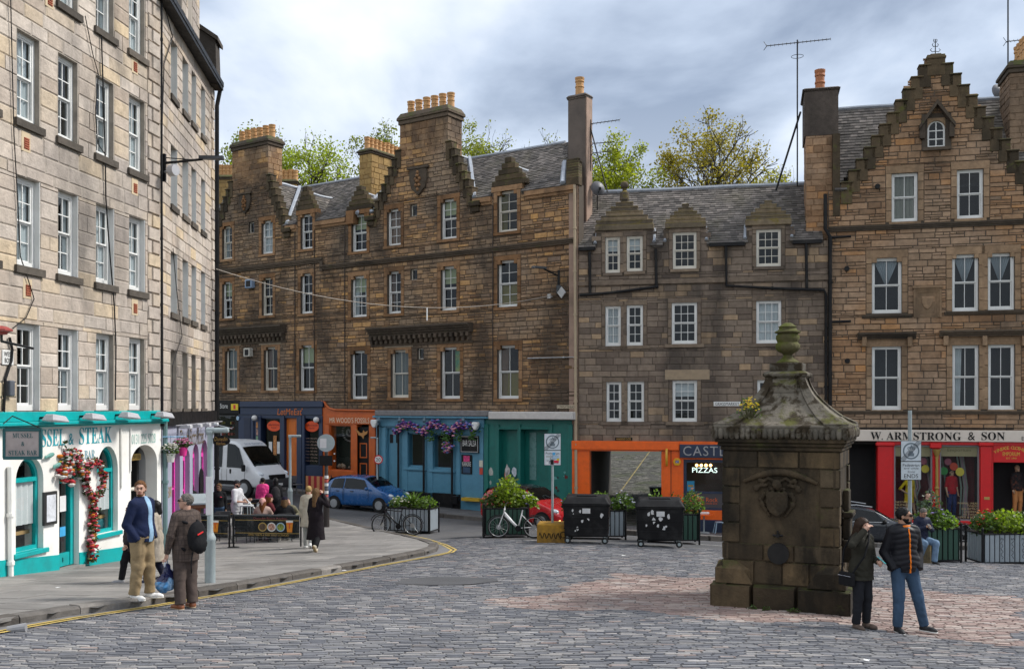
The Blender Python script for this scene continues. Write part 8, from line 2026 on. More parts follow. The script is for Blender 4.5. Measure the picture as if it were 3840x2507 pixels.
def vehicles():
 blue=P_('blue_car_paint',(0.012,0.09,0.27),.25,coat=.6,var=.04);red=P_('red_car_paint',(0.45,0.008,0.012),.25,coat=.6,var=.04);dk=P_('graphite_paint',(0.02,0.024,0.032),.25,coat=.6,var=.04);wh=P_('van_white_paint',(0.66,0.67,0.69),.35,coat=.3,var=.05,dirt=(0.45,0.44,0.42),dirt_amt=.3)
 hb=[(-1.83,.36,.80,.86,.66,.6),(-1.76,.27,.92,1.04,.76,.62),(-1.55,.22,.95,1.36,.80,.62),(-1.1,.2,.94,1.47,.83,.63),(-.3,.2,.92,1.50,.83,.64),(.3,.2,.92,1.43,.83,.63),(.62,.2,.92,1.24,.83,.68),(.98,.2,.91,.98,.83,.72),(1.4,.21,.82,.88,.82,.7),(1.7,.24,.66,.72,.76,.62),(1.83,.3,.5,.56,.62,.5)]
 def ex(plate=True,lamps=True):
  def f(t,blob,slab,at):
   for q in(1,-1):
    blob('headlight',M_lens,(1.58,q*.62,.68),(.20,.12,.09));blob('fog_lamp',P_('amber_lamp',(0.9,0.55,0.15),.3,emit=((1,.6,.2),.6)),(1.76,q*.56,.36),(.06,.07,.05));blob('tail_light',P_('tail_red',(0.4,0.01,0.01),.3),(-1.70,q*.68,.85),(.09,.1,.12));blob('door_mirror',MATS['blue_car_paint']if plate else M_trim,(.62,q*.96,.98),(.07,.11,.08))
    for x in(-.25,-1.0):slab('door_handle',M_trim,(x-.08,q*.835-.02,.82),(x+.08,q*.835+.02,.85))
   slab('grille',M_trim,(1.76,-.42,.34),(1.84,.42,.46));slab('number_plate',M_white,(1.835,-.25,.38),(1.85,.25,.48));blob('badge',M_rim,(1.80,0,.58),(.03,.07,.04))
  return f
 p=ghit(1378,1908);car('bright blue hatchback driving past the fossil shop','car',p,-27,hb,blue,(-1.18,1.18),.29,[(-1.42,-.72,.10,.0),(-.66,.62,.0,.30)],(.34,.95),(-1.72,-1.42),extra=ex(),name='car')
 p=ghit(1985,1970);car('red small car with a black roof behind the green planter','car',p,-38,hb,red,(-1.18,1.18),.31,[(-1.3,-.75,.12,.0),(-.70,.62,.0,.30)],(.34,.95),(-1.72,-1.42),(P_('black_roof',(0.012,0.012,0.014),.25,coat=.5),-1.45,.32),extra=ex(False),spokes=5)
 su=[(-2.3,.4,.85,.95,.75,.6),(-2.2,.3,1.0,1.2,.85,.66),(-1.95,.26,1.02,1.5,.9,.66),(-1.3,.24,1.0,1.62,.92,.68),(-.2,.24,.99,1.63,.92,.68),(.45,.24,.99,1.52,.92,.7),(.85,.24,.99,1.26,.92,.74),(1.15,.24,.98,1.05,.92,.78),(1.8,.26,.88,.94,.9,.74),(2.15,.3,.72,.78,.82,.66),(2.3,.36,.55,.6,.66,.5)]
 def sx(t,blob,slab,at):
  for q in(1,-1):
   blob('headlight',M_lens,(2.02,q*.66,.76),(.2,.12,.08));blob('door_mirror',M_trim,(.72,q*1.04,1.06),(.08,.11,.09));g=MB();g.tube([(-1.8,q*.66,1.6),(-.2,q*.68,1.68),(.35,q*.66,1.6)],.022,6);g.build('roof_rail',M_rim,t)
   g=MB();g.tube([(-1.7,q*.93,1.04),(.9,q*.94,1.03)],.014,5);g.build('window_trim',M_rim,t)
 p=gD(3222,35.6);a_=car('dark grey estate car parked between the well and the red shop','car',p,-10,su,dk,(-1.45,1.45),.34,[(-1.75,-.9,.2,.0),(-.84,.8,.0,.34)],(.5,1.1),(-2.15,-1.8),extra=sx);a_.scale=(.95,.95,.88)
 vn=[(-3.0,.5,1.2,2.30,.95,.88),(-2.95,.4,1.2,2.44,1.0,.92),(-1.5,.36,1.2,2.52,1.02,.93),(.9,.36,1.2,2.52,1.02,.93),(1.3,.36,1.2,2.46,1.02,.92),(1.62,.36,1.2,2.22,1.02,.90),(2.15,.36,1.18,1.62,1.02,.92),(2.45,.36,1.12,1.24,1.0,.88),(2.8,.38,.92,1.06,.95,.8),(2.98,.42,.7,.8,.85,.7)]
 def vx(t,blob,slab,at):
  for q in(1,-1):
   blob('headlight',M_lens,(2.62,q*.80,.98),(.26,.12,.12));slab('door_mirror',M_trim,(1.95,q*1.16-.09,1.12),(2.08,q*1.16+.09,1.42),.04);slab('side_moulding',M_trim,(-2.6,q*1.02-.03,.5),(1.3,q*1.02+.02,.68),.02);slab('door_handle',M_trim,(1.05,q*1.02-.03,1.0),(1.12,q*1.02+.02,1.2))
  slab('bumper',P_('grey_bumper',(0.035,0.037,0.04),.6),(2.72,-.96,.34),(3.05,.96,.78),.1);slab('grille',M_trim,(2.9,-.5,.78),(3.02,.5,.95),.02);slab('number_plate',M_white,(3.045,-.26,.45),(3.065,.26,.56))
  M=Matrix(((0,0,1,1.86),(1,0,0,0),(0,1,0,2.14),(0,0,0,1)));text_mesh('DOVE TRANSPORT',.1,P_('van_letter',(0.10,0.16,0.26),.5),'lettering',t,Matrix(((0,-.8,.6,1.60),(1,0,0,0),(0,.6,.8,2.25),(0,0,0,1))),.05,wid=1.25,hgt=.13)
  text_mesh('f',.1,P_('van_letter',(0.10,0.16,0.26),.5),'logo',t,Matrix(((1,0,0,-.6),(0,0,-1,-1.035),(0,1,0,.95),(0,0,0,1))),.004,hgt=.14)
  f=Field().ell((1.15,-.5,1.35),(.18,.2,.3),0).ell((1.2,-.5,1.75),(.09,.09,.12),.03).cap((1.2,-.55,1.45),(1.55,-.45,1.4),.07,.06,.04);emit('driver_vest',[(*f.mesh(.03),0)],t,P_('hi_vis',(0.35,0.75,0.02),.7))
 f0=gD(1042,45.2);a=R(-29);p=f0-Vector((math.cos(a),math.sin(a),0))*3.0;p.z=gz(p.x,p.y);car('white minibus with black windows parked outside the navy cafe','van',p,-29,vn,wh,(-1.9,1.95),.36,[(-2.8,-1.2,0,0),(-1.1,.55,0,0),(.85,1.95,.0,.42)],(1.64,2.38),extra=vx,name='minibus',ww=.24)
vehicles()
def bicycle(label,p,rot,frame,tilt=0,steer=0,step=False):
 t=thing('bicycle',label,'bicycle',p,R(rot));t.rotation_euler=(R(tilt),0,R(rot));r=.335
 def whl(x,yaw=0):
  w=MB();w.torus((0,0,0),r-.02,.022,'y',32,6);o=w.build('wheel',M_tyre,t,smooth=True);o.location=(x,0,r);o.rotation_euler=(0,0,R(yaw))
  q=MB();q.torus((0,0,0),r-.05,.010,'y',32,5);q.build('rim',M_rim,o,smooth=True);s=MB()
  for i in range(14):a=math.pi*2*i/14;s.tube([(0,0,0),((r-.05)*math.cos(a),0,(r-.05)*math.sin(a))],.0025,3)
  s.tube([(0,-.04,0),(0,.04,0)],.02,8);s.lathe([(.075,-.003),(.075,.003)],(0,.03,0),16,axis='y');s.build('spokes',M_rim,o)
 whl(-.53);whl(.53,steer);f=MB();T=lambda a,b,w:f.tube([a,b],w,8)
 hd,st,bb,rx=(.36,0,.78),(-.16,0,.78 if not step else .5),(-.06,0,.30),(-.53,0,r)
 T(hd,bb,.032);T((hd[0]-.01,0,.82),st,.02)if not step else T((.33,0,.7),bb,.042);T(bb,(-.20,0,.86),.02);T((-.17,0,.70),rx,.012);T(bb,rx,.012);T(hd,(.34,0,.9),.024);f.build('frame',frame,t,smooth=True)
 k=MB();k.tube([hd,(.42,0,.62),(.53,.05,r)],.016,6);k.tube([(.42,0,.62),(.53,-.05,r)],.016,6);k.tube([(.34,0,.9),(.33,0,1.0)],.014,6);k.build('fork',frame,t)
 h=MB();h.tube([(.26,-.3,1.03),(.33,-.12,1.0),(.33,.12,1.0),(.26,.3,1.03)],.014,6);h.build('handlebar',M_trim,t);sd=MB();sd.prism([(-.34,-.07,.93),(-.34,.07,.93),(-.2,.05,.93),(-.06,.015,.92),(-.06,-.015,.92),(-.2,-.05,.93)],(0,0,-.05));bevel(sd.build('saddle',M_trim,t),.015,2);sp=MB();sp.tube([(-.2,0,.84),(-.22,0,.9)],.014,6);sp.build('seat_post',M_trim,t)
 c=MB();c.lathe([(.09,-.004),(.09,.004)],(-.06,.05,.30),18,axis='y');c.tube([(-.06,.06,.3),(-.02,.06,.14)],.012,5);c.tube([(-.06,-.06,.3),(-.1,-.06,.46)],.012,5);c.box((-.05,.06,.12),(.03,.15,.145));c.build('crank',M_trim,t);m=MB()
 for x in(-.53,.53):m.tube([(x+(r+.03)*math.cos(a),0,r+(r+.03)*math.sin(a))for a in[R(q)for q in range(20,171,15)]],.012,4)
 m.build('mudguard',M_trim,t);return t
 # ================================================================ street furniture
M_gal=P_('galvanised_grey',(0.30,0.35,0.36),.5,var=.12,dirt=(0.18,0.2,0.2),dirt_amt=.4);M_pl=P_('planter_grey',(0.26,0.30,0.33),.5,var=.1);M_pg=P_('planter_green',(0.012,0.055,0.035),.5);M_soil=P_('soil',(0.03,0.02,0.012),.95)
def planter(label,u,v,rot,w,d,hh,slat,D=None):
 p=gD(u,D)if D else ghit(u,v);t=thing('planter',label,'planter',p,R(rot));n=int(w/.14);b=MB();b.box((-w/2+.04,-d/2+.04,.08),(w/2-.04,d/2-.04,hh-.06));b.build('liner',M_trim,t);so=MB();so.box((-w/2+.05,-d/2+.05,hh-.1),(w/2-.05,d/2-.05,hh-.04));so.build('soil',M_soil,t)
 for i in range(n):
  x=-w/2+.06+(i+.5)*(w-.12)/n
  for y in(-d/2+.02,d/2-.02):s=MB();s.box((x-.052,y-.012,.1),(x+.052,y+.012,hh-.05));s.build('slat',slat,t)
 m=int(d/.13)
 for i in range(m):
  y=-d/2+.06+(i+.5)*(d-.12)/m
  for x in(-w/2+.02,w/2-.02):s=MB();s.box((x-.012,y-.05,.1),(x+.012,y+.05,hh-.05));s.build('slat',slat,t)
 f=MB()
 for x in(-w/2,w/2):
  for y in(-d/2,d/2):q=MB();q.tube([(x,y,-.05),(x,y,hh+.06)],.03,8);q.lathe([(0,hh+.13),(.03,hh+.11),(.04,hh+.08),(.03,hh+.05)],(x,y,0),8);q.build('corner_post',M_trim,t,smooth=40)
 for z in(.08,hh-.04):
  r=MB();[r.tube([(x0,y0,z),(x1,y1,z)],.02,6)for x0,y0,x1,y1 in((-w/2,-d/2,w/2,-d/2),(w/2,-d/2,w/2,d/2),(w/2,d/2,-w/2,d/2),(-w/2,d/2,-w/2,-d/2))];r.build('rail',M_trim,t)
 return p,Matrix.Rotation(R(rot),3,'Z'),hh
def planted(pl,items):
 p,M,hh=pl
 for(x,y,nm,lb,r,h,n,col,leaf,pet,sp)in items:q=p+M@Vector((x,y,hh-.06));plant(nm,lb,q,r,h,n,col,leaf,pet,spiky=sp)
gr,lg,yg=(0.06,0.11,0.02),(0.10,0.17,0.03),(0.17,0.24,0.02)
def street():
 A=planter('grey slatted planter with spiky grass behind the black bicycle',1545,1993,-18,1.6,.8,.85,M_pl)
 planted(A,[(-.4,0,'leafy_plant','pale leafy plant at the left of the grey planter by the black bicycle',.35,.4,420,lg,.1,((0.6,0.6,0.5),30),0),(.05,0,'spiky_grass','tall spiky grass in the middle of the grey planter by the black bicycle',.2,.55,40,gr,.1,None,46),(.45,0,'leafy_plant','low leafy plant at the right of the grey planter by the black bicycle',.38,.42,480,lg,.1,None,0)])
 B_=planter('dark green slatted planter behind the white electric bicycle',1895,2008,3,1.35,.8,.92,M_pg)
 planted(B_,[(.08,0,'shrub','tall yellow-green shrub in the dark green planter',.42,1.05,900,yg,.12,None,0),(-.42,0,'leafy_plant','reddish leafy plant at the left end of the dark green planter',.32,.5,300,gr,.1,((0.5,0.15,0.02),14),0),(.6,0,'shrub','trailing yellow-green shrub at the right of the dark green planter',.4,.5,700,yg,.11,((0.3,0.25,0.5),24),0)])
 Cn=planter('grey planter partly hidden behind the left wheeled bin',2235,2026,2,1.7,.7,.88,M_pl,D=30.2)
 planted(Cn,[(-.75,0,'leafy_plant','leafy plant with violet flowers left of the first wheeled bin',.3,.5,300,gr,.1,((0.3,0.3,0.6),20),0),(.1,0,'leafy_plant','leafy plant showing above the first wheeled bin',.4,.6,380,lg,.1,None,0),(.8,0,'leafy_plant','drooping plant with pale flowers right of the first wheeled bin',.38,.55,420,gr,.1,((0.45,0.45,0.6),24),0)])
 C2=planter('planter mostly hidden behind the right wheeled bin',2520,2030,0,1.5,.7,.88,M_pg,D=29.6)
 planted(C2,[(-.5,0,'leafy_plant','green shoots above the second wheeled bin',.25,.75,200,lg,.1,None,0),(.1,0,'leafy_plant','small shoots behind the lid of the second wheeled bin',.3,.65,140,gr,.1,None,0),(.6,0,'shrub','reddish green shrub right of the second wheeled bin',.32,.75,380,lg,.1,((0.4,0.15,0.03),16),0)])
 Dn=planter('dark green planter beside the seated man',3508,2104,2,.95,.8,.92,M_pg,D=ghit(3508,2104).y+.1)
 planted(Dn,[(0,0,'leafy_plant','trailing green plant in the planter beside the seated man',.5,.5,800,lg,.1,((0.25,0.2,0.5),20),0),(-.1,.1,'shrub','grey-leaved shrub behind the seated man',.35,1.0,340,(0.07,0.10,0.07),.11,None,0),(.42,0,'ivy','ivy hanging over the right edge of the planter beside the seated man',.14,.3,160,yg,.08,None,0)])
 E=planter('long grey slatted planter with graffiti at the right edge',3800,2112,3,2.1,.85,.85,M_pl,D=ghit(3740,2108).y)
 planted(E,[(-.75,0,'leafy_plant','plant with orange tips at the left end of the right-hand planter',.35,.6,420,gr,.1,((0.5,0.2,0.03),16),0),(-.2,0,'shrub','dense yellow-green bush in the right-hand planter',.5,.62,900,yg,.1,None,0),(.5,0,'shrub','bush at the frame edge in the right-hand planter',.5,.6,800,lg,.1,None,0)])
 p,M,hh=E
 for k in range(5):
  g=MB();x0=-.62+.28*k+.07;P=[(x0+.035*math.sin(i*1.9+k),-.445,.18+.045*i)for i in range(11)];g.tube(P,.006,4);g.tube([(x0-.04,-.445,.66),(x0-.02,-.445,.72),(x0,-.445,.66),(x0+.02,-.445,.72),(x0+.04,-.445,.66)],.006,4);o=g.build('graffiti_tag',M_trim,None);o.location=p;o.rotation_euler=(0,0,R(3));tag(o,['first','second','third','fourth','fifth'][k]+' black graffiti scrawl from the left on the right-hand planter','graffiti')
 bk=ghit(1500,2000);bicycle('black mountain bicycle with disc brakes leaning on the grey planter',bk+Vector((-.05,-.35,0)),168,P_('black_frame',(0.012,0.014,0.018),.35),-6,40)
 bk=ghit(1936,2016);bicycle('white step-through electric bicycle in front of the green planter',bk,176,P_('white_frame',(0.70,0.70,0.70),.35),-5,8,True)
 bk=ghit(3600,2060);bicycle('black town bicycle outside the clothes shop',gD(3560,36.6,.1),0,P_('black_frame',(0.012,0.014,0.018),.35),4,-4)
 # wheeled bins
 M_bin=P_('bin_black',(0.006,0.006,0.007),.6,spec=.2,var=.25,dirt=(0.05,0.05,0.05),dirt_amt=.35)
 for(u,v,rot,lb)in((2206,2040,-8,'left of the two black wheeled rubbish bins, lid shut'),(2482,2054,-6,'right of the two black wheeled rubbish bins, scuffed with white paint')):
  p=ghit(u,v);t=thing('wheeled_bin',lb,'bin',p+Vector((0,.45,0)),R(rot),'black wheeled bins on the setts');b=MB();w,d=.64,.48
  V=[(-w+.04,-d+.06,.2),(w-.04,-d+.06,.2),(w-.04,d-.06,.2),(-w+.04,d-.06,.2),(-w,-d,1.12),(w,-d,1.12),(w,d,1.12),(-w,d,1.12)];b.hexa(V);bevel(b.build('tub',M_bin,t),.03,2)
  for z in(.42,.72):r=MB();k=lerp(.04,0,(z-.2)/.92);r.box((-w+k-.012,-d+k*1.5-.012,z),(w-k+.012,d-k*1.5+.012,z+.035));r.build('rib',M_bin,t)
  r=MB();r.box((-w-.03,-d-.03,1.06),(w+.03,d+.03,1.13));bevel(r.build('rim',M_bin,t),.015,1)
  l=MB();l.add([(-w-.02,-d-.04,1.13),(w+.02,-d-.04,1.13),(w+.02,d,1.13),(-w-.02,d,1.13),(-w+.1,-d+.12,1.30),(w-.1,-d+.12,1.30),(w-.06,d-.08,1.33),(-w+.06,d-.08,1.33)],[(0,1,5,4),(1,2,6,5),(2,3,7,6),(3,0,4,7),(4,5,6,7)]);bevel(l.build('lid',M_bin,t),.04,3);g=MB();g.box((-.28,-.2,1.30),(.3,.05,1.345));bevel(g.build('lid_flap',M_trim,t),.02,1)
  for x in(-w-.02,w+.02):h=MB();h.tube([(x,-.2,1.0),(x*1.06,-.2,1.0),(x*1.06,.2,1.0),(x,.2,1.0)],.018,6);h.build('trunnion_handle',M_bin,t)
  for x in(-w+.12,w-.12):
   for y in(-d+.12,d-.12):q=MB();q.lathe([(.03,-.03),(.085,-.028),(.095,0),(.085,.028),(.03,.03)],(x,y,.095),14,axis='y');o=q.build('castor',M_tyre,t);q=MB();q.tube([(x,y-.036,.095),(x,y+.036,.095)],.045,10);q.tube([(x,y,.19),(x,y,.22)],.05,8);q.build('castor_hub',M_gal,o)
  rn=random.Random(u)
  for i in range(9):
   x,z,s=rn.uniform(-.5,.5),rn.uniform(.35,1.0),rn.uniform(.015,.06);yy=-d+.04*1.5*(1.12-z)/.92-.006;m=7;q=MB();q.prism([(x+s*math.cos(6.28*k/m)*rn.uniform(.5,1.3),yy,z+s*1.4*math.sin(6.28*k/m)*rn.uniform(.5,1.3))for k in range(m)],(0,-.004,0));q.build('paint_splash',P_('white_splash',(0.5,0.5,0.5),.7),t)
  q=MB();yy=-d+.012-.01;q.box((-.1,yy-.004,.86),(.12,yy+.004,1.0));o=q.build('sticker',P_('sticker_white',(0.55,0.55,0.55),.6),t)
  # signs on posts
 def zone_sign(label,base,h,zc,post_r,stickers,sc=1.0):
  t=thing('traffic_sign',label,'sign',base,0,None,sc);h/=sc;zc/=sc;post_r/=sc;q=MB();q.tube([(0,0,-.05),(0,0,h)],post_r,12);q.build('post',M_gal,t,smooth=40);w=.31
  for(z0,z1,nm)in((zc,zc+.62,'roundel_plate'),(zc-.56,zc-.005,'text_plate')):
   b=MB();b.box((-w,-post_r-.03,z0),(w,-post_r-.012,z1));pl=bevel(b.build(nm,M_black,t),.02,2);f=MB();f.box((-w+.012,-post_r-.034,z0+.012),(w-.012,-post_r-.031,z1-.012));f.build('face',P_('sign_face',(0.55,0.60,0.64),.35),pl);y=-post_r-.036
   T=lambda s,z,hh,ww:text_mesh(s,.1,M_black,'lettering',pl,Matrix(((1,0,0,0),(0,0,-1,y),(0,1,0,z),(0,0,0,1))),.001,wid=ww,hgt=hh)
   if nm=='roundel_plate':
    g=MB();n=36;c=(z0+z1)/2;V=[(r*math.cos(6.283*i/n),y,c+r*math.sin(6.283*i/n))for r in(.25,.205)for i in range(n)];g.add(V,[(i,(i+1)%n,n+(i+1)%n,n+i)for i in range(n)]);g.build('ring',P_('sign_grey',(0.13,0.17,0.20),.4),pl)
    g=MB();g.box((-.09,y-.001,c-.16),(.09,y,c-.06));g.box((-.06,y-.001,c-.06),(.06,y,c+.0));g.torus((-.06,y,c+.08),.04,.008,'y',14,4);g.torus((.07,y,c+.08),.04,.008,'y',14,4);g.tube([(-.06,y,c+.08),(0,y,c+.14),(.07,y,c+.08)],.01,4);g.tube([(0,y,c+.1),(.01,y,c+.18)],.02,5);g.build('pictogram',P_('sign_grey',(0.13,0.17,0.20),.4),pl)
    for k in range(5):g=MB();o_=(k-2)*.028;g.tube([(-.27+o_,y-.002,z0+.03-o_*.4),(.25+o_,y-.002,z1-.03-o_*.4)],.006,4);g.build('cancel_bar',P_('sign_bar',(0.05,0.055,0.06),.5),pl)
   else:T('Pedestrian',z1-.15,.085,.50);T('and cycle',z1-.25,.08,.44);T('Zone',z1-.335,.06,.22);T('ENDS',z0+.06,.12,.42)
   for(x,z,a,b_,m)in stickers if nm=='text_plate' else():g=MB();g.box((x-a,y-.004,zc-.56+z-b_),(x+a,y-.002,zc-.56+z+b_));g.build('sticker',m,pl)
  return t
 dgs=[(-.02,.12,.06,.09,M_black),(.14,.14,.09,.05,P_('red_print',(0.6,0.02,0.05),.6)),(-.2,.1,.05,.06,P_('white_paper',(0.7,0.7,0.7),.7)),(.1,.3,.12,.05,P_('pale_blue',(0.35,0.5,0.65),.5)),(.05,.43,.05,.05,P_('blue_sticker',(0.05,0.35,0.65),.5)),(-.12,.32,.12,.03,P_('sticker_grey',(0.4,0.42,0.42),.6)),(.2,.22,.05,.04,P_('flag_yellow',(0.75,0.55,0.02),.5))]
 b=ghit(2070,2034);D=b.y+.35;p=gD(2072,D);zz=lambda v,D_:CZ-(v-HV)/FPX*D_
 bl=thing('concrete_block','yellow painted concrete block with graffiti holding a sign post','block',p,R(-6));m=MB();m.box((-.42,-.36,-.05),(.42,.36,.55));bevel(m.build('block',P_('yellow_block',(0.38,0.20,0.02),.85,var=.45,nscale=3,dirt=(0.10,0.06,0.02),dirt_amt=.9,bump=.5),bl),.04,2)
 g=MB();g.tube([(-.36+.03*i,-.366,.22+.09*math.sin(i*1.5))for i in range(22)],.012,5);g.torus((.32,-.37,.25),.08,.01,'y',14,4);g.build('graffiti',M_trim,bl)
 zone_sign('sticker-covered pedestrian zone sign on the post in the yellow block',p+Vector((0,.05,.5)),1.75,zz(1687,D)-p.z-.5,.035,dgs,.77)
 D=28.5;q=gD(3412,D);zone_sign('tall pedestrian and cycle zone ends sign behind the man in the quilted jacket',q,zz(1538,D)-q.z,zz(1728,D)-q.z,.055,[],.95)
 bl=ghit(3456,2108);t=thing('ochre_block','low ochre concrete block the man sits on','block',bl+Vector((-.12,.1,0)));m=MB();m.box((-.3,-.3,-.05),(.3,.3,.56));bevel(m.build('block',P_('ochre_block',(0.20,0.15,0.07),.9,var=.4,dirt=(0.07,0.06,0.04),dirt_amt=.8,bump=.5),t),.05,2)
 # lamp and sign posts
 def post(label,u,v,vt,head,mat=M_gal,r=.055,D=None,lift=.1,name='sign_post'):
  p=gD(u,D,lift)if D else ghit(u,v,lift);h=CZ-(vt-HV)/FPX*p.y-p.z;t=thing(name,label,'post',p);b=MB();b.lathe([(r*1.75,-.1),(r*1.75,h*.28),(r*1.9,h*.285),(r*1.9,h*.3),(r*1.3,h*.325),(r,h*.34),(r*.92,h)],(0,0,0),16);b.build('shaft',mat,t,smooth=40)
  if head:a=MB();a.tube([(-r*1.3,0,h),(head,0,h)],r*.95,8);a.tube([(-r,0,h-.04),(r,0,h-.04)],r*1.2,8);bevel(a.build('lamp_head',mat,t),.01,1)
  return t,p,h
 t,p,h=post('grey post with a sign lamp at the kerb behind the man in the checked suit',788,2188,1612,.34);n=MB();n.box((-.06,-.062,h*.45),(.05,-.056,h*.7));n.build('paper_notice',P_('white_paper',(0.7,0.7,0.7),.7),t)
 post('grey post with a sign lamp across the street before the navy cafe',1088,1905,1634,.42,D=39)
 t,p,h=post('brown post carrying a round sign seen from behind',1224,1977,1632,0,P_('brown_post',(0.035,0.028,0.026),.5),.06);d=MB();d.tube([(0,-.07,h-.25),(0,-.09,h-.25)],.30,32);d.build('round_plate',P_('plate_back',(0.36,0.42,0.43),.45),t);d=MB();d.box((-.22,-.1,h-1.02),(.22,-.08,h-.68));d.build('lower_plate',M_trim,t)
 d=MB();d.box((-.2,-.094,h-.42),(.02,-.0905,h-.1));d.build('paper_notice',P_('white_paper',(0.7,0.7,0.7),.7),t)
 for i in range(7):s=MB();z=.9+i*.13;s.tube([(0,0,z),(0,0,z+.1)],.068,10,cap=False);s.build('sticker',P_('stick%d'%(i%4),[(0.6,0.6,0.6),(0.5,0.1,0.08),(0.7,0.7,0.68),(0.1,0.1,0.12)][i%4],.6),t)
 t,p,h=post('slim grey post with a 20 speed limit sign by the blue bar',1415,1880,1640,-.3,r=.04,D=43.5);d=MB();d.tube([(.05,-.06,h-.95),(.05,-.075,h-.95)],.2,24);o=d.build('speed_plate',P_('flag_red',(0.6,0.03,0.03),.5),t);d=MB();d.tube([(.05,-.075,h-.95),(.05,-.08,h-.95)],.15,24);d.build('plate_face',M_white,o);text_mesh('20',.1,M_black,'lettering',o,Matrix(((1,0,0,.05),(0,0,-1,-.082),(0,1,0,h-1.03),(0,0,0,1))),.001,hgt=.15)
 # cafe screens with printed mesh
 M_mesh=glass_mat('screen_mesh',(0.22,0.22,0.22),.0,.6)
 def screen(label,a,b_,pics):
  d=(b_-a);L=math.hypot(d.x,d.y);ang=math.atan2(d.y,d.x);t=thing('cafe_screen',label,'screen',a,ang,'mesh screens round the cafe tables')
  s=MB();s.box((.04,-.002,.30),(L-.04,.002,.90));s.build('mesh_banner',M_mesh,t);k=MB();k.tube([(0,0,.92),(L,0,.92)],.025,8);k.tube([(0,0,.28),(L,0,.28)],.012,6);k.build('rail',P_('dark_rail',(0.05,0.055,0.06),.4),t)
  for x in(0,L):q=MB();q.tube([(x,0,0),(x,0,.95)],.025,8);q.lathe([(.17,0),(.17,.025),(.04,.04)],(x,0,0),18);q.build('post',M_black,t)
  for z in(.42,.78):q=MB();q.box((.05,-.005,z),(L-.05,-.003,z+.012));q.build('gold_line',M_gold,t)
  for(x,kind)in pics:
   q=MB()
   if kind=='beer':
    q.prism([(x-.07,-.006,.46),(x+.07,-.006,.46),(x+.10,-.006,.76),(x-.10,-.006,.76)],(0,-.003,0));o=q.build('beer_print',P_('beer_amber',(0.75,0.25,0.01),.5),t);w=MB();w.box((x-.1,-.011,.73),(x+.1,-.008,.79));w.build('foam',M_white,o);text_mesh('T',.1,P_('flag_red',(0.6,0.03,0.03),.5),'lettering',o,Matrix(((1,0,0,x),(0,0,-1,-.011),(0,1,0,.56),(0,0,0,1))),.001,hgt=.15)
   else:q.tube([(x,-.004,.6),(x,-.007,.6)],.125,22);o=q.build('plate_print',[M_gold,M_white,P_('pale_blue',(0.35,0.5,0.65),.5)][kind],t);q=MB();q.tube([(x,-.007,.6),(x,-.009,.6)],.1,18);q.build('food_print',P_('food%d'%kind,[(0.10,0.06,0.03),(0.55,0.30,0.22),(0.25,0.30,0.05)][kind],.6,var=1.0,nscale=18),o)
  if len(pics)>2:text_mesh('Dunedin Bistro Kitchen',.1,P_('dull_red_print',(0.25,0.05,0.04),.6),'lettering',t,Matrix(((1,0,0,L*.55),(0,0,-1,-.006),(0,1,0,.81),(0,0,0,1))),.001,wid=L*.5,hgt=.06);text_mesh('OPEN 7 DAYS A WEEK FULLY LICENCED',.1,M_gold,'lettering',t,Matrix(((1,0,0,L*.52),(0,0,-1,-.006),(0,1,0,.35),(0,0,0,1))),.001,wid=L*.6,hgt=.05)
 P1,P2,P3=ghit(876,2053,.1),ghit(1128,2050,.1),ghit(700,2052,.1)
 screen('long cafe screen printed with plates of food and a beer glass',P1,P2,[(P1.length*0+1.05*.8,0),(1.1,1),(1.36,2),(1.62,'beer')]);screen('cafe screen behind the near lamp post printed with a beer glass',P3,P1-Vector((.12,0,0)),[((P1-P3).length*.62,'beer')])
 screen('far cafe screen at the back of the tables',gD(795,34,.1),gD(990,34,.1),[(.8,1)]);screen('side cafe screen closing the far corner',gD(960,32.2,.1),gD(990,34,.1),[])
 def chair(label,p,rot,m):
  t=thing('cafe_chair',label,'chair',p,R(rot),'dark cafe chairs behind the screens');s=MB();s.box((-.22,-.22,.43),(.22,.22,.47));bevel(s.build('seat',m,t),.02,1);s=MB();s.box((-.22,.19,.52),(.22,.22,.86));bevel(s.build('backrest',m,t),.01,1)
  for x in(-.19,.19):
   for y in(-.19,.19):q=MB();q.tube([(x,y,.44),(x*1.1,y*1.1,0)],.014,6);q.build('leg',m,t)
   q=MB();q.tube([(x,.2,.44),(x,.215,.56)],.014,6);q.build('back_support',m,t)
  return t
 M_ch=P_('rattan_dark',(0.03,0.03,0.032),.6)
 for k,(u,D,r,lb)in enumerate(((735,29.2,0,'leftmost cafe chair behind the screen'),(790,29.4,0,'cafe chair directly behind the near lamp post'),(838,30,20,'cafe chair in front of the jeans-wearing waitress'),(905,29.2,180,'cafe chair in front of the man with the pole'),(985,29.3,185,'chair under the guest in the pink headscarf'),(1067,29.3,195,'chair under the guest in the navy hat'),(1010,30.2,120,'chair under the guest in the maroon hat'),(1092,30.45,5,'chair under the leaning man'))):chair(lb,gD(u,D,.1),r,M_ch)
 t=thing('cafe_table','low cafe table between the seated guests','table',gD(1040,29.9,.1));s=MB();s.box((-.55,-.35,.70),(.55,.35,.74));s.build('table_top',P_('steel_top',(0.35,0.36,0.37),.3,metal=.5),t)
 for x in(-.45,.45):
  for y in(-.28,.28):q=MB();q.tube([(x,y,0),(x,y,.7)],.018,6);q.build('leg',M_gal,t)
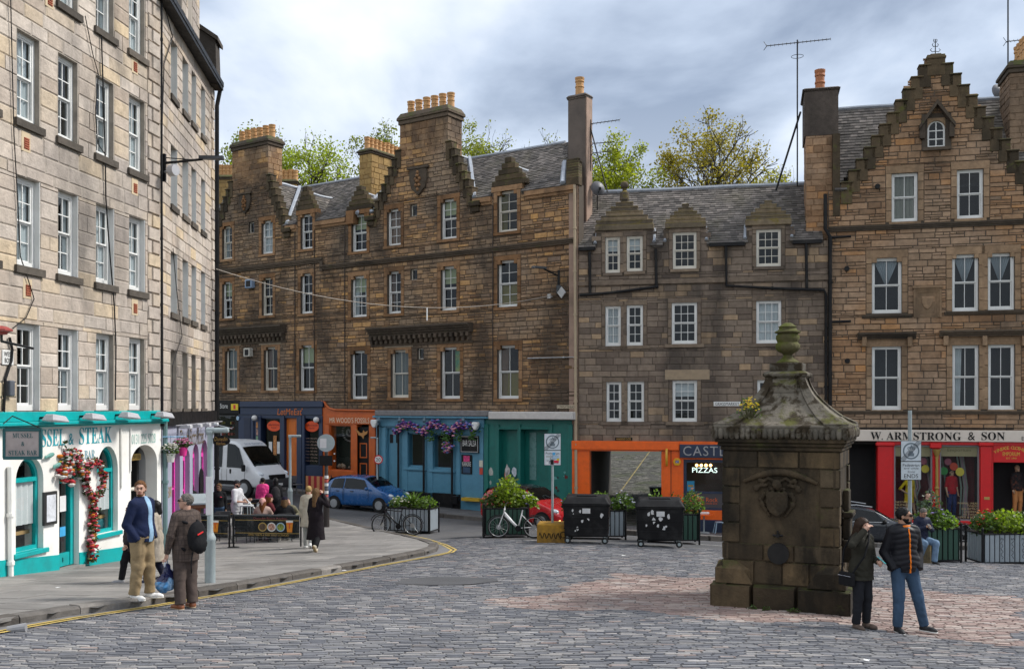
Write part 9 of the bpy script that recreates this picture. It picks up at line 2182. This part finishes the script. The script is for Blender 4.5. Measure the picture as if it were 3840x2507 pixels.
 for(u,D,lb)in((915,31.8,'tall white bar stool behind the man with the pole'),(925,30.6,'tall white bar stool nearest the long screen')):
  t=thing('bar_stool',lb,'stool',gD(u,D,.1),0,'white bar stools');s=MB();s.box((-.17,-.17,.98),(.17,.17,1.02));s.build('seat',P_('stool_white',(0.55,0.57,0.58),.4),t)
  for x in(-.15,.15):
   for y in(-.15,.15):q=MB();q.tube([(x,y,.98),(x*1.2,y*1.2,0)],.015,5);q.build('leg',M_gal,t)
 t=thing('menu_stand','wooden menu lectern outside the bistro','stand',gD(742,30.6,.1),R(20));s=MB();s.prism([(-.35,-.25,1.05),(.35,-.25,1.05),(.35,.25,1.3),(-.35,.25,1.3)],(0,0,.05));s.build('desk',M_gal,t);s=MB();s.box((-.33,-.2,.93),(.33,.22,1.06));s.box((-.08,-.06,0),(.08,.06,.95));s.box((-.25,-.2,0),(.25,.2,.06));bevel(s.build('stand',P_('lectern_wood',(0.20,0.08,0.03),.5),t),.02,1)
 # striped windbreak and tables at the navy cafe
 a=gD(1146,46.6,.1);t=thing('windbreak','red and orange striped windbreak outside the navy cafe','screen',a,R(-28));w=1.5
 for k in range(9):s=MB();s.box((w*k/9,-.012,.1),(w*(k+1)/9,.012,.95));s.build('stripe',[P_('stripe_orange',(0.55,0.24,0.10),.8),P_('stripe_red',(0.35,0.02,0.03),.8)][k%2],t)
 for x in(0,w):s=MB();s.tube([(x,0,0),(x,0,1.02)],.025,6);s.build('post',M_trim,t)
 for k,(u,D)in enumerate(((1075,48.0),(1112,47.2))):chair(['left','right'][k]+' folding chair outside the navy cafe',gD(u,D,.1),60,P_('slat_grey',(0.12,0.13,0.14),.5))['group']='folding chairs outside the navy cafe'
 # pizzeria table and stools
 p=gD(2640,39.6,.1);t=thing('pavement_table','small round orange table outside the pizzeria','table',p);s=MB();s.lathe([(.36,.72),(.36,.745),(.02,.75)],(0,0,0),24);s.build('table_top',M_or,t);s=MB();s.tube([(0,0,.03),(0,0,.72)],.03,8);s.lathe([(.24,0),(.22,.03),(.04,.05)],(0,0,0),16);s.build('pedestal',M_gal,t)
 mb=MB();mb.box((-.18,-.1,.75),(.2,.1,.83));o=bevel(mb.build('napkin_pack',M_white,None),.02,2);o.location=p;tag(o,'white napkin pack on the orange table','packet')
 for k,u in enumerate((2580,2698)):
  t=thing('metal_stool',['pale blue metal stool left of the orange table','pale blue metal stool right of the orange table'][k],'stool',gD(u,39.7,.1),0,'pale blue metal stools');m=P_('stool_blue',(0.33,0.45,0.55),.4);s=MB();s.box((-.16,-.16,.44),(.16,.16,.47));bevel(s.build('seat',m,t),.03,2)
  for x in(-.14,.14):
   for y in(-.14,.14):q=MB();q.tube([(x,y,.45),(x*1.5,y*1.5,0)],.022,5);q.build('leg',m,t)
 t=thing('wheeled_bin','tall dark wheeled bin standing inside the orange close','bin',FG.W(FG.s(2466,-4),0,-4)+Vector((0,0,gz(4,44)+.3)),0);s=MB();s.hexa([(-.26,-.26,0),(.26,-.26,0),(.26,.26,0),(-.26,.26,0),(-.32,-.32,1.1),(.32,-.32,1.1),(.32,.32,1.1),(-.32,.32,1.1)]);s.build('tub',P_('bin_blue_black',(0.02,0.025,0.04),.5),t);s=MB();s.box((-.34,-.36,1.1),(.34,.34,1.17));bevel(s.build('lid',P_('bin_blue_black',(0.02,0.025,0.04),.5),t),.03,2)
street()
# ================================================================ things fixed to the fronts, aerials, wires, litter

def misc():
# hanging sign of the restaurant

 c=ray(85,1663,18.6);t=thing('hanging_sign','square grey hanging sign with a dark teal frame at the corner of the restaurant','sign',c,R(8));k=18.6/FPX;w,h=63*k,53*k;m=MB();m.box((-w,-.02,-h),(w,.02,h));m.build('board',P_('sign_mauve',(0.40,0.34,0.33),.6,var=.12,dirt=(0.22,0.19,0.19),dirt_amt=.6),t)
 f=MB();[f.box(a,b)for a,b in(((-w-.02,-.035,h-.03),(w+.02,.035,h+.03)),((-w-.02,-.035,-h-.03),(w+.02,.035,-h+.03)),((-w-.03,-.035,-h),(-w+.02,.035,h)),((w-.02,-.035,-h),(w+.03,.035,h)))];f.build('frame',P_('dark_teal',(0.01,0.09,0.10),.5),t)
 for s,z,ww,hh in((SERIF('MUSSEL'),.11,.36,.09),('&',-.04,.06,.08),(SERIF('STEAK BAR'),-.21,.50,.09)):text_mesh(s,.1,P_('dark_teal',(0.01,0.09,0.10),.5),'lettering',t,Matrix(((1,0,0,.01),(0,0,-1,-.024),(0,1,0,z),(0,0,0,1))),.001,wid=ww,hgt=hh)
 b=MB();q=FA.W(FA.s(20),2.75,0)-c;b.tube([(-w,0,h+.03),(w,0,h+.03)],.015,6);b.tube([(w,0,h+.03),(-w*.9,.3,h+.25),(-w-.3,.8,h+.1)],.012,5);b.build('bracket',M_black,t)
 # fascia floodlights
 for k,(u,v)in enumerate(((155,1563),(305,1558),(440,1553),(575,1551))):
  p=FA.W(FA.s(u-18),FA.z(u,v),.45);t=thing('floodlight',['first','second','third','last'][k]+' grey floodlight from the left above the restaurant','lamp',p,math.atan2(FA.d.y,FA.d.x),'grey floodlights on the teal fascia');m=MB();m.hexa([(-.30,-.16,-.07),(.30,-.16,-.12),(.30,.16,-.12),(-.30,.16,-.07),(-.22,-.1,.07),(.24,-.1,.02),(.24,.1,.02),(-.22,.1,.07)]);bevel(m.build('housing',P_('flood_grey',(0.42,0.42,0.44),.45),t),.02,1);m=MB();m.tube([(0,.1,0),(0,.42,-.02)],.03,6);m.build('arm',M_black,t)
  # menu case, fish, flowers
 t=thing('menu_case','framed menu case on the white wall beside the door','menu case',FA.W(FA.s(190),.9,.05));panel(FA,t,'case',P_('case_black',(0.03,0.03,0.03),.4),168,1842,216,1966,.03,.10,.01);panel(FA,t,'sheet',P_('menu_paper',(0.62,0.64,0.68),.6,var=.3,nscale=9),176,1854,210,1954,.10,.105)
 for k,(u,v,l)in enumerate(((174,1706,.5),(202,1742,.42))):
  p=FA.W(FA.s(u),FA.z(u,v),.1);f=Field().ell((0,0,0),(l*.30,.03,.055),0).ell((-l*.36,0,0),(.05,.015,.06),.02);o=emit('fish_ornament',[(*f.mesh(.02),0)],None,P_('verdigris',(0.12,0.30,0.26),.5));o.location=p;o.rotation_euler=(0,R(-12),math.atan2(FA.d.y,FA.d.x));tag(o,['upper green fish ornament under the hanging sign','lower green fish ornament beside the wreath'][k],'ornament')
 g=thing('flower_wreath','wreath of red, pink and white flowers trailing beside the restaurant door','wreath',FA.W(FA.s(250),1.5,.1));cs=[((0.40,0.02,0.03),'red_flowers'),((0.52,0.12,0.16),'pink_flowers'),((0.54,0.52,0.49),'white_flowers'),((0.52,0.16,0.01),'orange_flowers'),((0.04,0.08,0.02),'leaves'),((0.49,0.36,0.02),'yellow_flowers')];mbs=[MB()for _ in cs];rg=random.Random(4)
 def bl(u,v,wt,r,o=.2):
  k=rg.choices(range(6),wt)[0];p=FA.W(FA.s(u),FA.z(u,v),rg.uniform(.05,o));r*=rg.uniform(.6,1.2)
  if k!=4:mbs[k].lathe([(0,-r*.35),(r*.42,-r*.2),(r*.55,.05*r),(r*.3,r*.22),(0,r*.15)],p,7);return
  for a in range(4):
   d=Vector((rg.gauss(0,1),rg.gauss(0,1),rg.gauss(0,1))).normalized();e=d.cross(Vector((0.3,.2,1))).normalized();mbs[k].add([p,p+d*r*.6+e*r*.35,p+d*r,p+d*r*.6-e*r*.35],[(0,1,2,3)])
 for i in range(560):a=rg.uniform(math.pi*1.02,math.pi*2.0);q=rg.uniform(.75,1.08);bl(252+36*q*math.cos(a),1776+80*q*math.sin(a)+9*rg.gauss(0,1),(2,2.6,4.5,1.6,6,.7),.10)
 for i in range(120):bl(232+rg.gauss(0,10),1765+rg.gauss(0,26),(3,3,4,3,2,1),.13)
 for i in range(480):a=rg.random()*6.28;q=rg.uniform(.82,1.12);bl(336+36*q*math.cos(a),1795+68*q*math.sin(a),(3.4,2.6,2.2,1,6,.3),.09)
 for i in range(260):t_=rg.random();bl(338-14*t_+rg.gauss(0,4+6*t_*(1-t_)*2),lerp(1865,2095,t_),(3,1,.5,1,6,.6),.10)
 for mb,(c_,n_)in zip(mbs,cs):mb.build(n_,P_('wreath_'+n_,c_,.8),g,world=True,normals=False)['kind']='stuff'
 sm=MB();sm.tube([FA.W(FA.s(u),FA.z(u,v),.1)for u,v in((336,1865),(342,1930),(330,1990),(322,2050),(314,2112))],.03,6);sm.build('stem',P_('twig',(0.06,0.045,0.03),.9),g,world=True)
 # bistro hanging baskets and oval sign
 for k,(u,v,D,c_)in enumerate(((640,1715,27.2,(0.62,0.62,0.58)),(686,1692,27.8,(0.75,0.04,0.28)))):
  p=ray(u,v,D);t=thing('hanging_basket',['white hanging pot of white flowers','pink hanging pot of pink flowers'][k]+' by the bistro','flower pot',p);m=MB();m.lathe([(.09,-.12),(.13,.12),(.12,.12),(0,.1)],(0,0,0),16);m.build('pot',P_('pot%d'%k,c_,.5),t,smooth=40);rb=MB();rb.tube([(0,0,.1),(.0,.0,.6)],.006,4);rb.build('wire',M_black,t);plant('basket_flowers',['white blossoms in the white hanging pot','pink blossoms in the pink hanging pot'][k],p+Vector((0,0,.1)),.24,.3,170,gr,.08,((0.72,0.70,0.62)if k==0 else(0.75,0.25,0.45),90))
 r=MB();r.tube([ray(610,1637,27),ray(700,1636,27.6)],.015,6);o=r.build('basket_rail',P_('rail_blue',(0.03,0.22,0.42),.5),None);tag(o,'blue rail over the hanging flower pots','rail')
 c=ray(829,1652,32.5);t=thing('hanging_sign','black oval hanging sign with gold lettering by the bistro','sign',c);m=MB();n=30;k=32.5/FPX;m.prism([(34*k*math.cos(6.283*i/n),-.02,19*k*math.sin(6.283*i/n))for i in range(n)],(0,.04,0));m.build('board',M_black,t)
 for s,z,ww,hh in(('Dunedin',.0,.42,.13),('Kitchen',-.13,.30,.09)):text_mesh(s,.1,M_gold,'lettering',t,Matrix(((1,0,0,0),(0,0,-1,-.024),(0,1,0,z),(0,0,0,1))),.001,wid=ww,hgt=hh,shear=.2)
 m=MB();m.tube([(-.25,0,.55),(.35,0,.4),(.4,0,.45)],.015,5);m.tube([(0,0,.17),(0,0,.48)],.008,4);m.build('bracket',P_('pale_bracket',(0.4,0.45,0.5),.5),t)
 # wall lanterns on brackets
 def wall_lamp(label,F,u,v,length,sgn,rise):
  p=F.W(F.s(u),F.z(u,v),.02);t=thing('street_lamp',label,'lamp',p);nn=Vector((*F.n,0));dd=nn if sgn is None else sgn;m=MB();m.box((-.05,-.05,-.5),(.05,.05,.25));m.build('wall_plate',M_black,t);m=MB();e=dd*length+Vector((0,0,rise));m.tube([(0,0,0),e],.035,8);m.tube([(0,0,.15),e*.8],.015,5);m.build('arm',M_black,t);m=MB();d0=dd.normalized();s=d0.cross(Vector((0,0,1))).normalized();a=e-d0*.1;b=e+d0*.55
  m.add([a+s*.07,b+s*.12,b-s*.12,a-s*.07]+[x+Vector((0,0,.09))for x in(a+s*.07,b+s*.08,b-s*.08,a-s*.07)],[(3,2,1,0),(4,5,6,7),(0,1,5,4),(1,2,6,5),(2,3,7,6),(3,0,4,7)]);m.build('lantern',P_('lamp_dark',(0.03,0.035,0.04),.4),t);return t,p
 t,p=wall_lamp('black street lamp on a long arm from the left tenement',FA,612,612,1.05,Vector((1,.05,0)),.12);f=MB();f.tube([(.25,-.2,-.25),(.42,-.28,-.25)],.15,14);f.tube([(.05,-.05,-.25),(.25,-.2,-.25)],.03,6);f.build('flood_lamp',P_('flood_grey',(0.42,0.42,0.44),.45),t)
 t,p=wall_lamp('black street lamp on the brown tenement beside the cream downpipe',FC,2096,1035,.75,Vector((-.85,-.5,0)),.25);m=MB();m.box((-.1,-.15,-.75),(.1,.05,-.4));m.build('control_box',P_('lamp_dark',(0.03,0.035,0.04),.4),t)
 for(u,v,lb)in((2070,1112,'white camera box on the brown tenement'),(2116,1098,'diamond-shaped antenna panel on the brown tenement')):mb=MB();s,z=FC.sz(u,v);a=.11 if u<2100 else .2;q=[(a*math.cos(R(x)),a*math.sin(R(x))*(1.2))for x in((45,135,225,315)if u<2100 else(0,90,180,270))];mb.prism([FC.W(s+x,z+y,.25)for x,y in q],FC.W(0,0,-.06)-FC.W(0,0,0));mb.tube([FC.W(s,z,0),FC.W(s,z,.2)],.03,6);tag(mb.build('wall_unit',P_('unit_white',(0.42,0.42,0.42),.5),None),lb,'antenna')
 # aerials, dishes
 def aerial(label,base,top,yag,ext):
  t=thing('tv_aerial',label,'aerial',base);m=MB();m.tube([(0,0,0),(0,0,top)],.03,6);m.build('mast',M_black,t)
  for(z,l,n,tilt,dx)in yag:
   a=Vector((dx-l/2,0,z-tilt/2));b=Vector((dx+l/2,0,z+tilt/2));q=MB();q.tube([a,b],.02,5)
   for i in range(n):c_=a.lerp(b,i/(n-1));q.tube([c_-Vector((.04,.14,.10)),c_+Vector((.04,.14,.10))],.010,4)
   for s in(-1,1):q.tube([a,a+Vector((-.12,0,s*.18))],.012,4)
   q.build('yagi',M_black,t)
  if ext:ext(t)
 b=ray(2990,700,41.0);k=41/FPX
 aerial('tall rooftop aerial with a long yagi beside the grey stack',b,550*k,[(540*k,240*k,17,26*k,5*k)],lambda t:[t_.build('brace',M_black,t)for t_ in[MB()]if not t_.tube([(12*k,0,280*k),(-85*k,-.2,-18*k)],.045,6)]+[t_.build('loop',M_black,t)for t_ in[MB()]if not t_.torus((0,0,488*k),22*k,.012,'z',20,4)])
 b=ray(3780,345,42.0);aerial('aerial mast by the chimney at the right edge',b,380*42/FPX,[(195*42/FPX,120*42/FPX,9,14*42/FPX,.6)],None)
 b=ray(2215,640,43);aerial('small aerials on the side of the pink harled gable',b,2.2,[(.4*2,.8,6,.08,.5),(1.2,.8,6,.06,.5),(2.1,1.3,9,.18,.6)],lambda t:[t_.build('brace',M_black,t)for t_ in[MB()]if not t_.tube([(-.05,0,2.0),(.7,-.3,-1.0)],.03,5)])
 for(u,v,D,r,lb)in((2242,706,43,.33,'dark satellite dish at the end of the low roof'),(3745,345,43,.36,'satellite dish on the ridge at the right')):
  p=ray(u,v,D);t=thing('satellite_dish',lb,'dish',p);m=MB();m.lathe([(r*x,-.16*(1-x*x))for x in(0.01,.3,.55,.8,1)]+[(r*x,-.16*(1-x*x)+.015)for x in(1,.8,.55,.3,.01)],(0,0,0),20,axis='y');o=m.build('reflector',P_('dish_grey',(0.10,0.10,0.11),.5),t,smooth=40);o.rotation_euler=(R(-12),0,R(20));a=MB();a.tube([(0,0,-r*.8),(.05,-.42,-.1)],.014,5);a.box((.0,-.5,-.16),(.1,-.38,-.06));a.build('feed_arm',M_black,t);s=MB();s.tube([(0,.05,0),(0,.25,-.3),(0,.3,-.9)],.025,6);s.build('stand',M_black,t)
  # cables on the left tenement
 def cable(lb,F,pts,r=.012,o=.05):mb=MB();mb.tube([F.W(F.s(u),F.z(u,v),o)for u,v in pts],r,5);tag(mb.build('cable',M_black,None),lb,'cable')
 cable('thin cable down the left edge of the pale tenement',FA,[(32,0),(38,250),(44,500),(60,780),(68,960),(108,1080),(120,1120),(90,1190),(40,1230)]);cable('black cable hanging past the third window column',FA,[(373,130),(380,330),(388,600),(390,740),(398,860),(410,1010),(422,1150),(428,1300),(426,1500)],.018);cable('slack cable looping between the middle windows',FA,[(312,60),(340,200),(362,280),(350,420),(360,540),(388,580)]);cable('brown cable along the corner of the pale tenement',FB,[(612,30),(640,140),(608,240),(600,500),(602,900),(604,1540)],.016);cable('cable curving across the far front of the tenement',FB,[(642,930),(655,1080),(676,1260),(640,1370),(638,1530)])
 cable('black cable bundle running down beside the corner sign',FA,[(28,1265),(38,1310),(35,1350),(12,1420),(5,1560)],.03)
 pl=MB();FA.pbox(pl,10,1312,52,1368,.0,.03);o=bevel(pl.build('street_name_plate',M_white,tenL,world=True),.01,1);ptext(FA,o,'WEST',15,1318,48,1336,M_black,.034,world=False);ptext(FA,o,'BOW',18,1342,46,1360,M_black,.034,world=False)
 t=thing('junction_box','grey cable junction box on the pale tenement above the fascia','box',FA.W(FA.s(48),FA.z(48,1455),.05));panel(FA,t,'case',P_('box_grey',(0.09,0.10,0.12),.5),40,1426,58,1485,0,.12,.02)
 t=thing('wall_lantern','red-topped lantern head at the left edge of the picture','lamp',ray(5,1245,18));m=MB();m.lathe([(.02,-.05),(.10,-.04),(.12,.0),(.2,.02),(.2,.05),(.1,.1),(0,.12)],(0,0,0),8);m.build('cap',P_('lantern_red',(0.30,0.05,0.04),.5),t);m=MB();m.tube([(0,.0,-.05),(-.1,.2,-.15),(-.2,1.6,-.2)],.025,6);m.build('bracket',M_black,t)
 # festoon wire over the street
 a,b=FB.W(FB.s(799),FB.z(799,1008),.1),FC.W(FC.s(2080),FC.z(2080,1110),.3);w=MB();P=[a.lerp(b,i/24)+Vector((0,0,-1.6*4*(i/24)*(1-i/24)*.55))for i in range(25)];w.tube(P,.014,5);tag(w.build('overhead_wire',P_('wire_pale',(0.35,0.3,0.25),.6),None),'thin wire slung across the street in front of the brown tenement','wire')
 for k in(14,):d=MB();d.tube([P[k],P[k]-Vector((0,0,.5))],.03,6);tag(d.build('hanging_fitting',M_white,None),'small white fitting hanging from the overhead wire','fitting')
 # litter, oranges, drain, patch
 for k,(u,v)in enumerate(((541,2258),(553,2252))):p=ghit(u,v,.04);m=MB();m.lathe([(.042*math.sin(x),-.042*math.cos(x))for x in[R(q)for q in range(0,181,20)]],p,12);tag(m.build('orange',P_('orange_peel',(0.75,0.28,0.01),.5),None,smooth=True),['left','right'][k]+' of the two small oranges under the shoes at the kerb','fruit')
 rg=random.Random(11)
 for k,(u,v,lb)in enumerate(((218,2203,'white scrap on the pavement before the door'),(280,2172,'scrap of paper by the restaurant step'),(1060,2056,'white wrapper by the cafe screen'),(2340,2082,'white scrap on the setts left of the well'),(3250,2475,'pale scrap on the near setts'),(1290,2140,'white scrap by the kerb'))):
  p=ghit(u,v,.11 if on_pave(*ghit(u,v).xy)else .02);m=MB();r=.06;m.poly([p+Vector((r*math.cos(a)*rg.uniform(.6,1.3),r*math.sin(a)*rg.uniform(.5,1),rg.uniform(0,.02)))for a in(0,1.2,2.4,3.6,5)]);tag(m.build('litter',P_('white_paper',(0.7,0.7,0.7),.7),None),lb,'litter')
 p=ghit(28,2362,.02);m=MB();m.tube([p,p+Vector((.22,.05,.02))],[.05,.065],12);tag(m.build('paper_cup',P_('cup_grey',(0.25,0.25,0.26),.6),None),'crushed paper cup at the kerb at the left edge','litter')
 pts=[(1510,2170),(1600,2162),(1720,2160),(1860,2168),(1870,2178),(1760,2190),(1620,2192),(1480,2186)];m=MB();m.poly([ghit(u,v,.014)for u,v in pts]);tag(m.build('asphalt_patch',asphalt,None),'dark asphalt patch in the setts',None,None,'structure')
 for seg in([(1180,1858),(1420,1900)],[(2610,2010+12),(2760,2020+12)],[(1400,1925),(1500,1932)]):strip('road_line',[ghit(u,v+14)for u,v in seg],.1,white_paint,-.02,'faded white line on the far street')
misc()
# ================================================================ trees on the rise behind the houses

def hill_z(x,y):return 6.5*min(1,max(0,(y-62)/14))-1
hv=[(x,y,hill_z(x,y))for y in(58,62,66,70,76,90,120,200)for x in(-120,-60,-20,0,20,60,120)];hm=bpy.data.meshes.new('hill');hm.from_pydata(hv,[],[(j*7+i,j*7+i+1,j*7+i+8,j*7+i+7)for j in range(7)for i in range(6)]);hm.materials.append(earth);tag(link('hill',hm),'grassy rise behind the tenements',None,None,'structure')
M_bark=P_('bark',(0.045,0.036,0.028),.95,var=.4)
def tree(label,u,vt,D,wid,hgt,col,n,seed,dens=1.0):
 rg=random.Random(seed);top=ray(u,vt,D);base=Vector((top.x,D,hill_z(top.x,D)));H=top.z-base.z;t=thing('tree',label,'tree',base,0,'spring trees behind the roofs');br=MB();tips=[]
 def grow(p,d,L,r,lv):
  q=p+d*L;m=p.lerp(q,.5)+Vector((rg.gauss(0,1),rg.gauss(0,1),rg.gauss(0,.4)))*L*.07;br.tube([p,m,q],[r,r*.85,r*.68],7 if lv<2 else(5 if lv<4 else 3),cap=False)
  if lv>=6:tips.append((m,q));return
  for k in range(rg.choice((2,3,3))if lv else 5):
   nd=(d*.75+Vector((rg.gauss(0,1),rg.gauss(0,1),rg.gauss(.12,.45)))*.62*(wid/H*2.2 if lv==0 else 1)).normalized();grow(p.lerp(q,rg.uniform(.7,1))if k else q,nd,L*rg.uniform(.62,.86),r*.64,lv+1)
  if lv>2:tips.append((m,q))
 grow(Vector((0,0,0)),Vector((0,0,1)),H*.28,H*.022,0);zs=sorted(v[2]for v in br.v);zmax=zs[-1];f=H/zmax;xs=sorted(abs(v[0])for v in br.v);fx=wid/xs[int(len(xs)*.985)]
 S=lambda p:Vector((p[0]*fx,p[1]*fx,p[2]*f));br.v=[tuple(S(v))for v in br.v];lf=MB();n=int(n*2.1)
 cl=[]
 for i in range(70):
  d=Vector((rg.gauss(0,1),rg.gauss(0,1),rg.gauss(0,1))).normalized()*rg.uniform(.45,1)**.6;c=Vector((d.x*wid,d.y*wid,H*.70+d.z*H*.29));cl.append((c,rg.uniform(.5,1.0)*wid*.19))
  if i%2:j=Vector((d.x*wid*.25,d.y*wid*.25,c.z-H*.14));br.tube([j,j.lerp(c,.5)+Vector((0,0,.1)),c],[.05,.03,.012],3,cap=False)
 br.build('trunk',M_bark,t)
 for i in range(n):
  a,b=rg.choice(tips);p=S(a.lerp(b,rg.uniform(.2,1.15)))
  if i%5<4:c,q=rg.choice(cl);e_=Vector((rg.gauss(0,1),rg.gauss(0,1),rg.gauss(0,.8))).normalized();p=c+e_*q*1.7*rg.random()**.5
  p=p+Vector((rg.gauss(0,1),rg.gauss(0,1),rg.gauss(0,1)))*.16;s=rg.uniform(.12,.24);d=Vector((rg.gauss(0,1),rg.gauss(0,1),rg.gauss(0,1))).normalized();e=d.cross(Vector((rg.gauss(0,1),rg.gauss(0,1),rg.gauss(0,1)))).normalized();lf.add([p,p+d*s*.5+e*s*.4,p+d*s,p+d*s*.5-e*s*.4],[(0,1,2,3)],0,rg.random()*.99+.005)
 k='tleaf%s'%(col,);lm=leaf_mat(k,col);lf.build('crown',lm,t,normals=False)['kind']='stuff'
tree('fresh green tree behind the first gable chimney at the left',965,478,78,3.4,0,(0.20,0.23,0.033),5200,1);tree('broad yellow-green tree between the first two chimneys',1165,505,76,3.6,0,(0.27,0.32,0.022),7000,2);tree('thin-leaved tree left of the tall central chimney',1420,442,82,3.6,0,(0.18,0.20,0.033),4200,3);tree('green tree right of the tall central chimney',1740,438,80,3.4,0,(0.22,0.24,0.033),5600,4)
tree('sparse tree top just left of the pink harled stack',2070,500,84,2.6,0,(0.19,0.20,0.066),1500,5);tree('bright green tree right of the pink harled stack',2330,492,74,3.0,0,(0.26,0.29,0.022),7500,6);tree('large olive-gold tree above the low roof',2670,420,76,4.3,0,(0.26,0.21,0.028),7500,7);tree('low golden tree top behind the aerial brace',2900,600,80,2.6,0,(0.32,0.30,0.033),3000,8)
make_setts();make_pavement()
strip('gutter_strip',[p for p in off_line(ymid,-0.28)],0.5,gutter_mat,0.011,'asphalt strip between the kerb and the setts')
for d in(-0.055,0.055):strip('yellow_line',off_line(ymid,d),0.06,yellow_paint,0.017,'double yellow line painted along the kerb')
bpy.data.batch_remove(TMP)
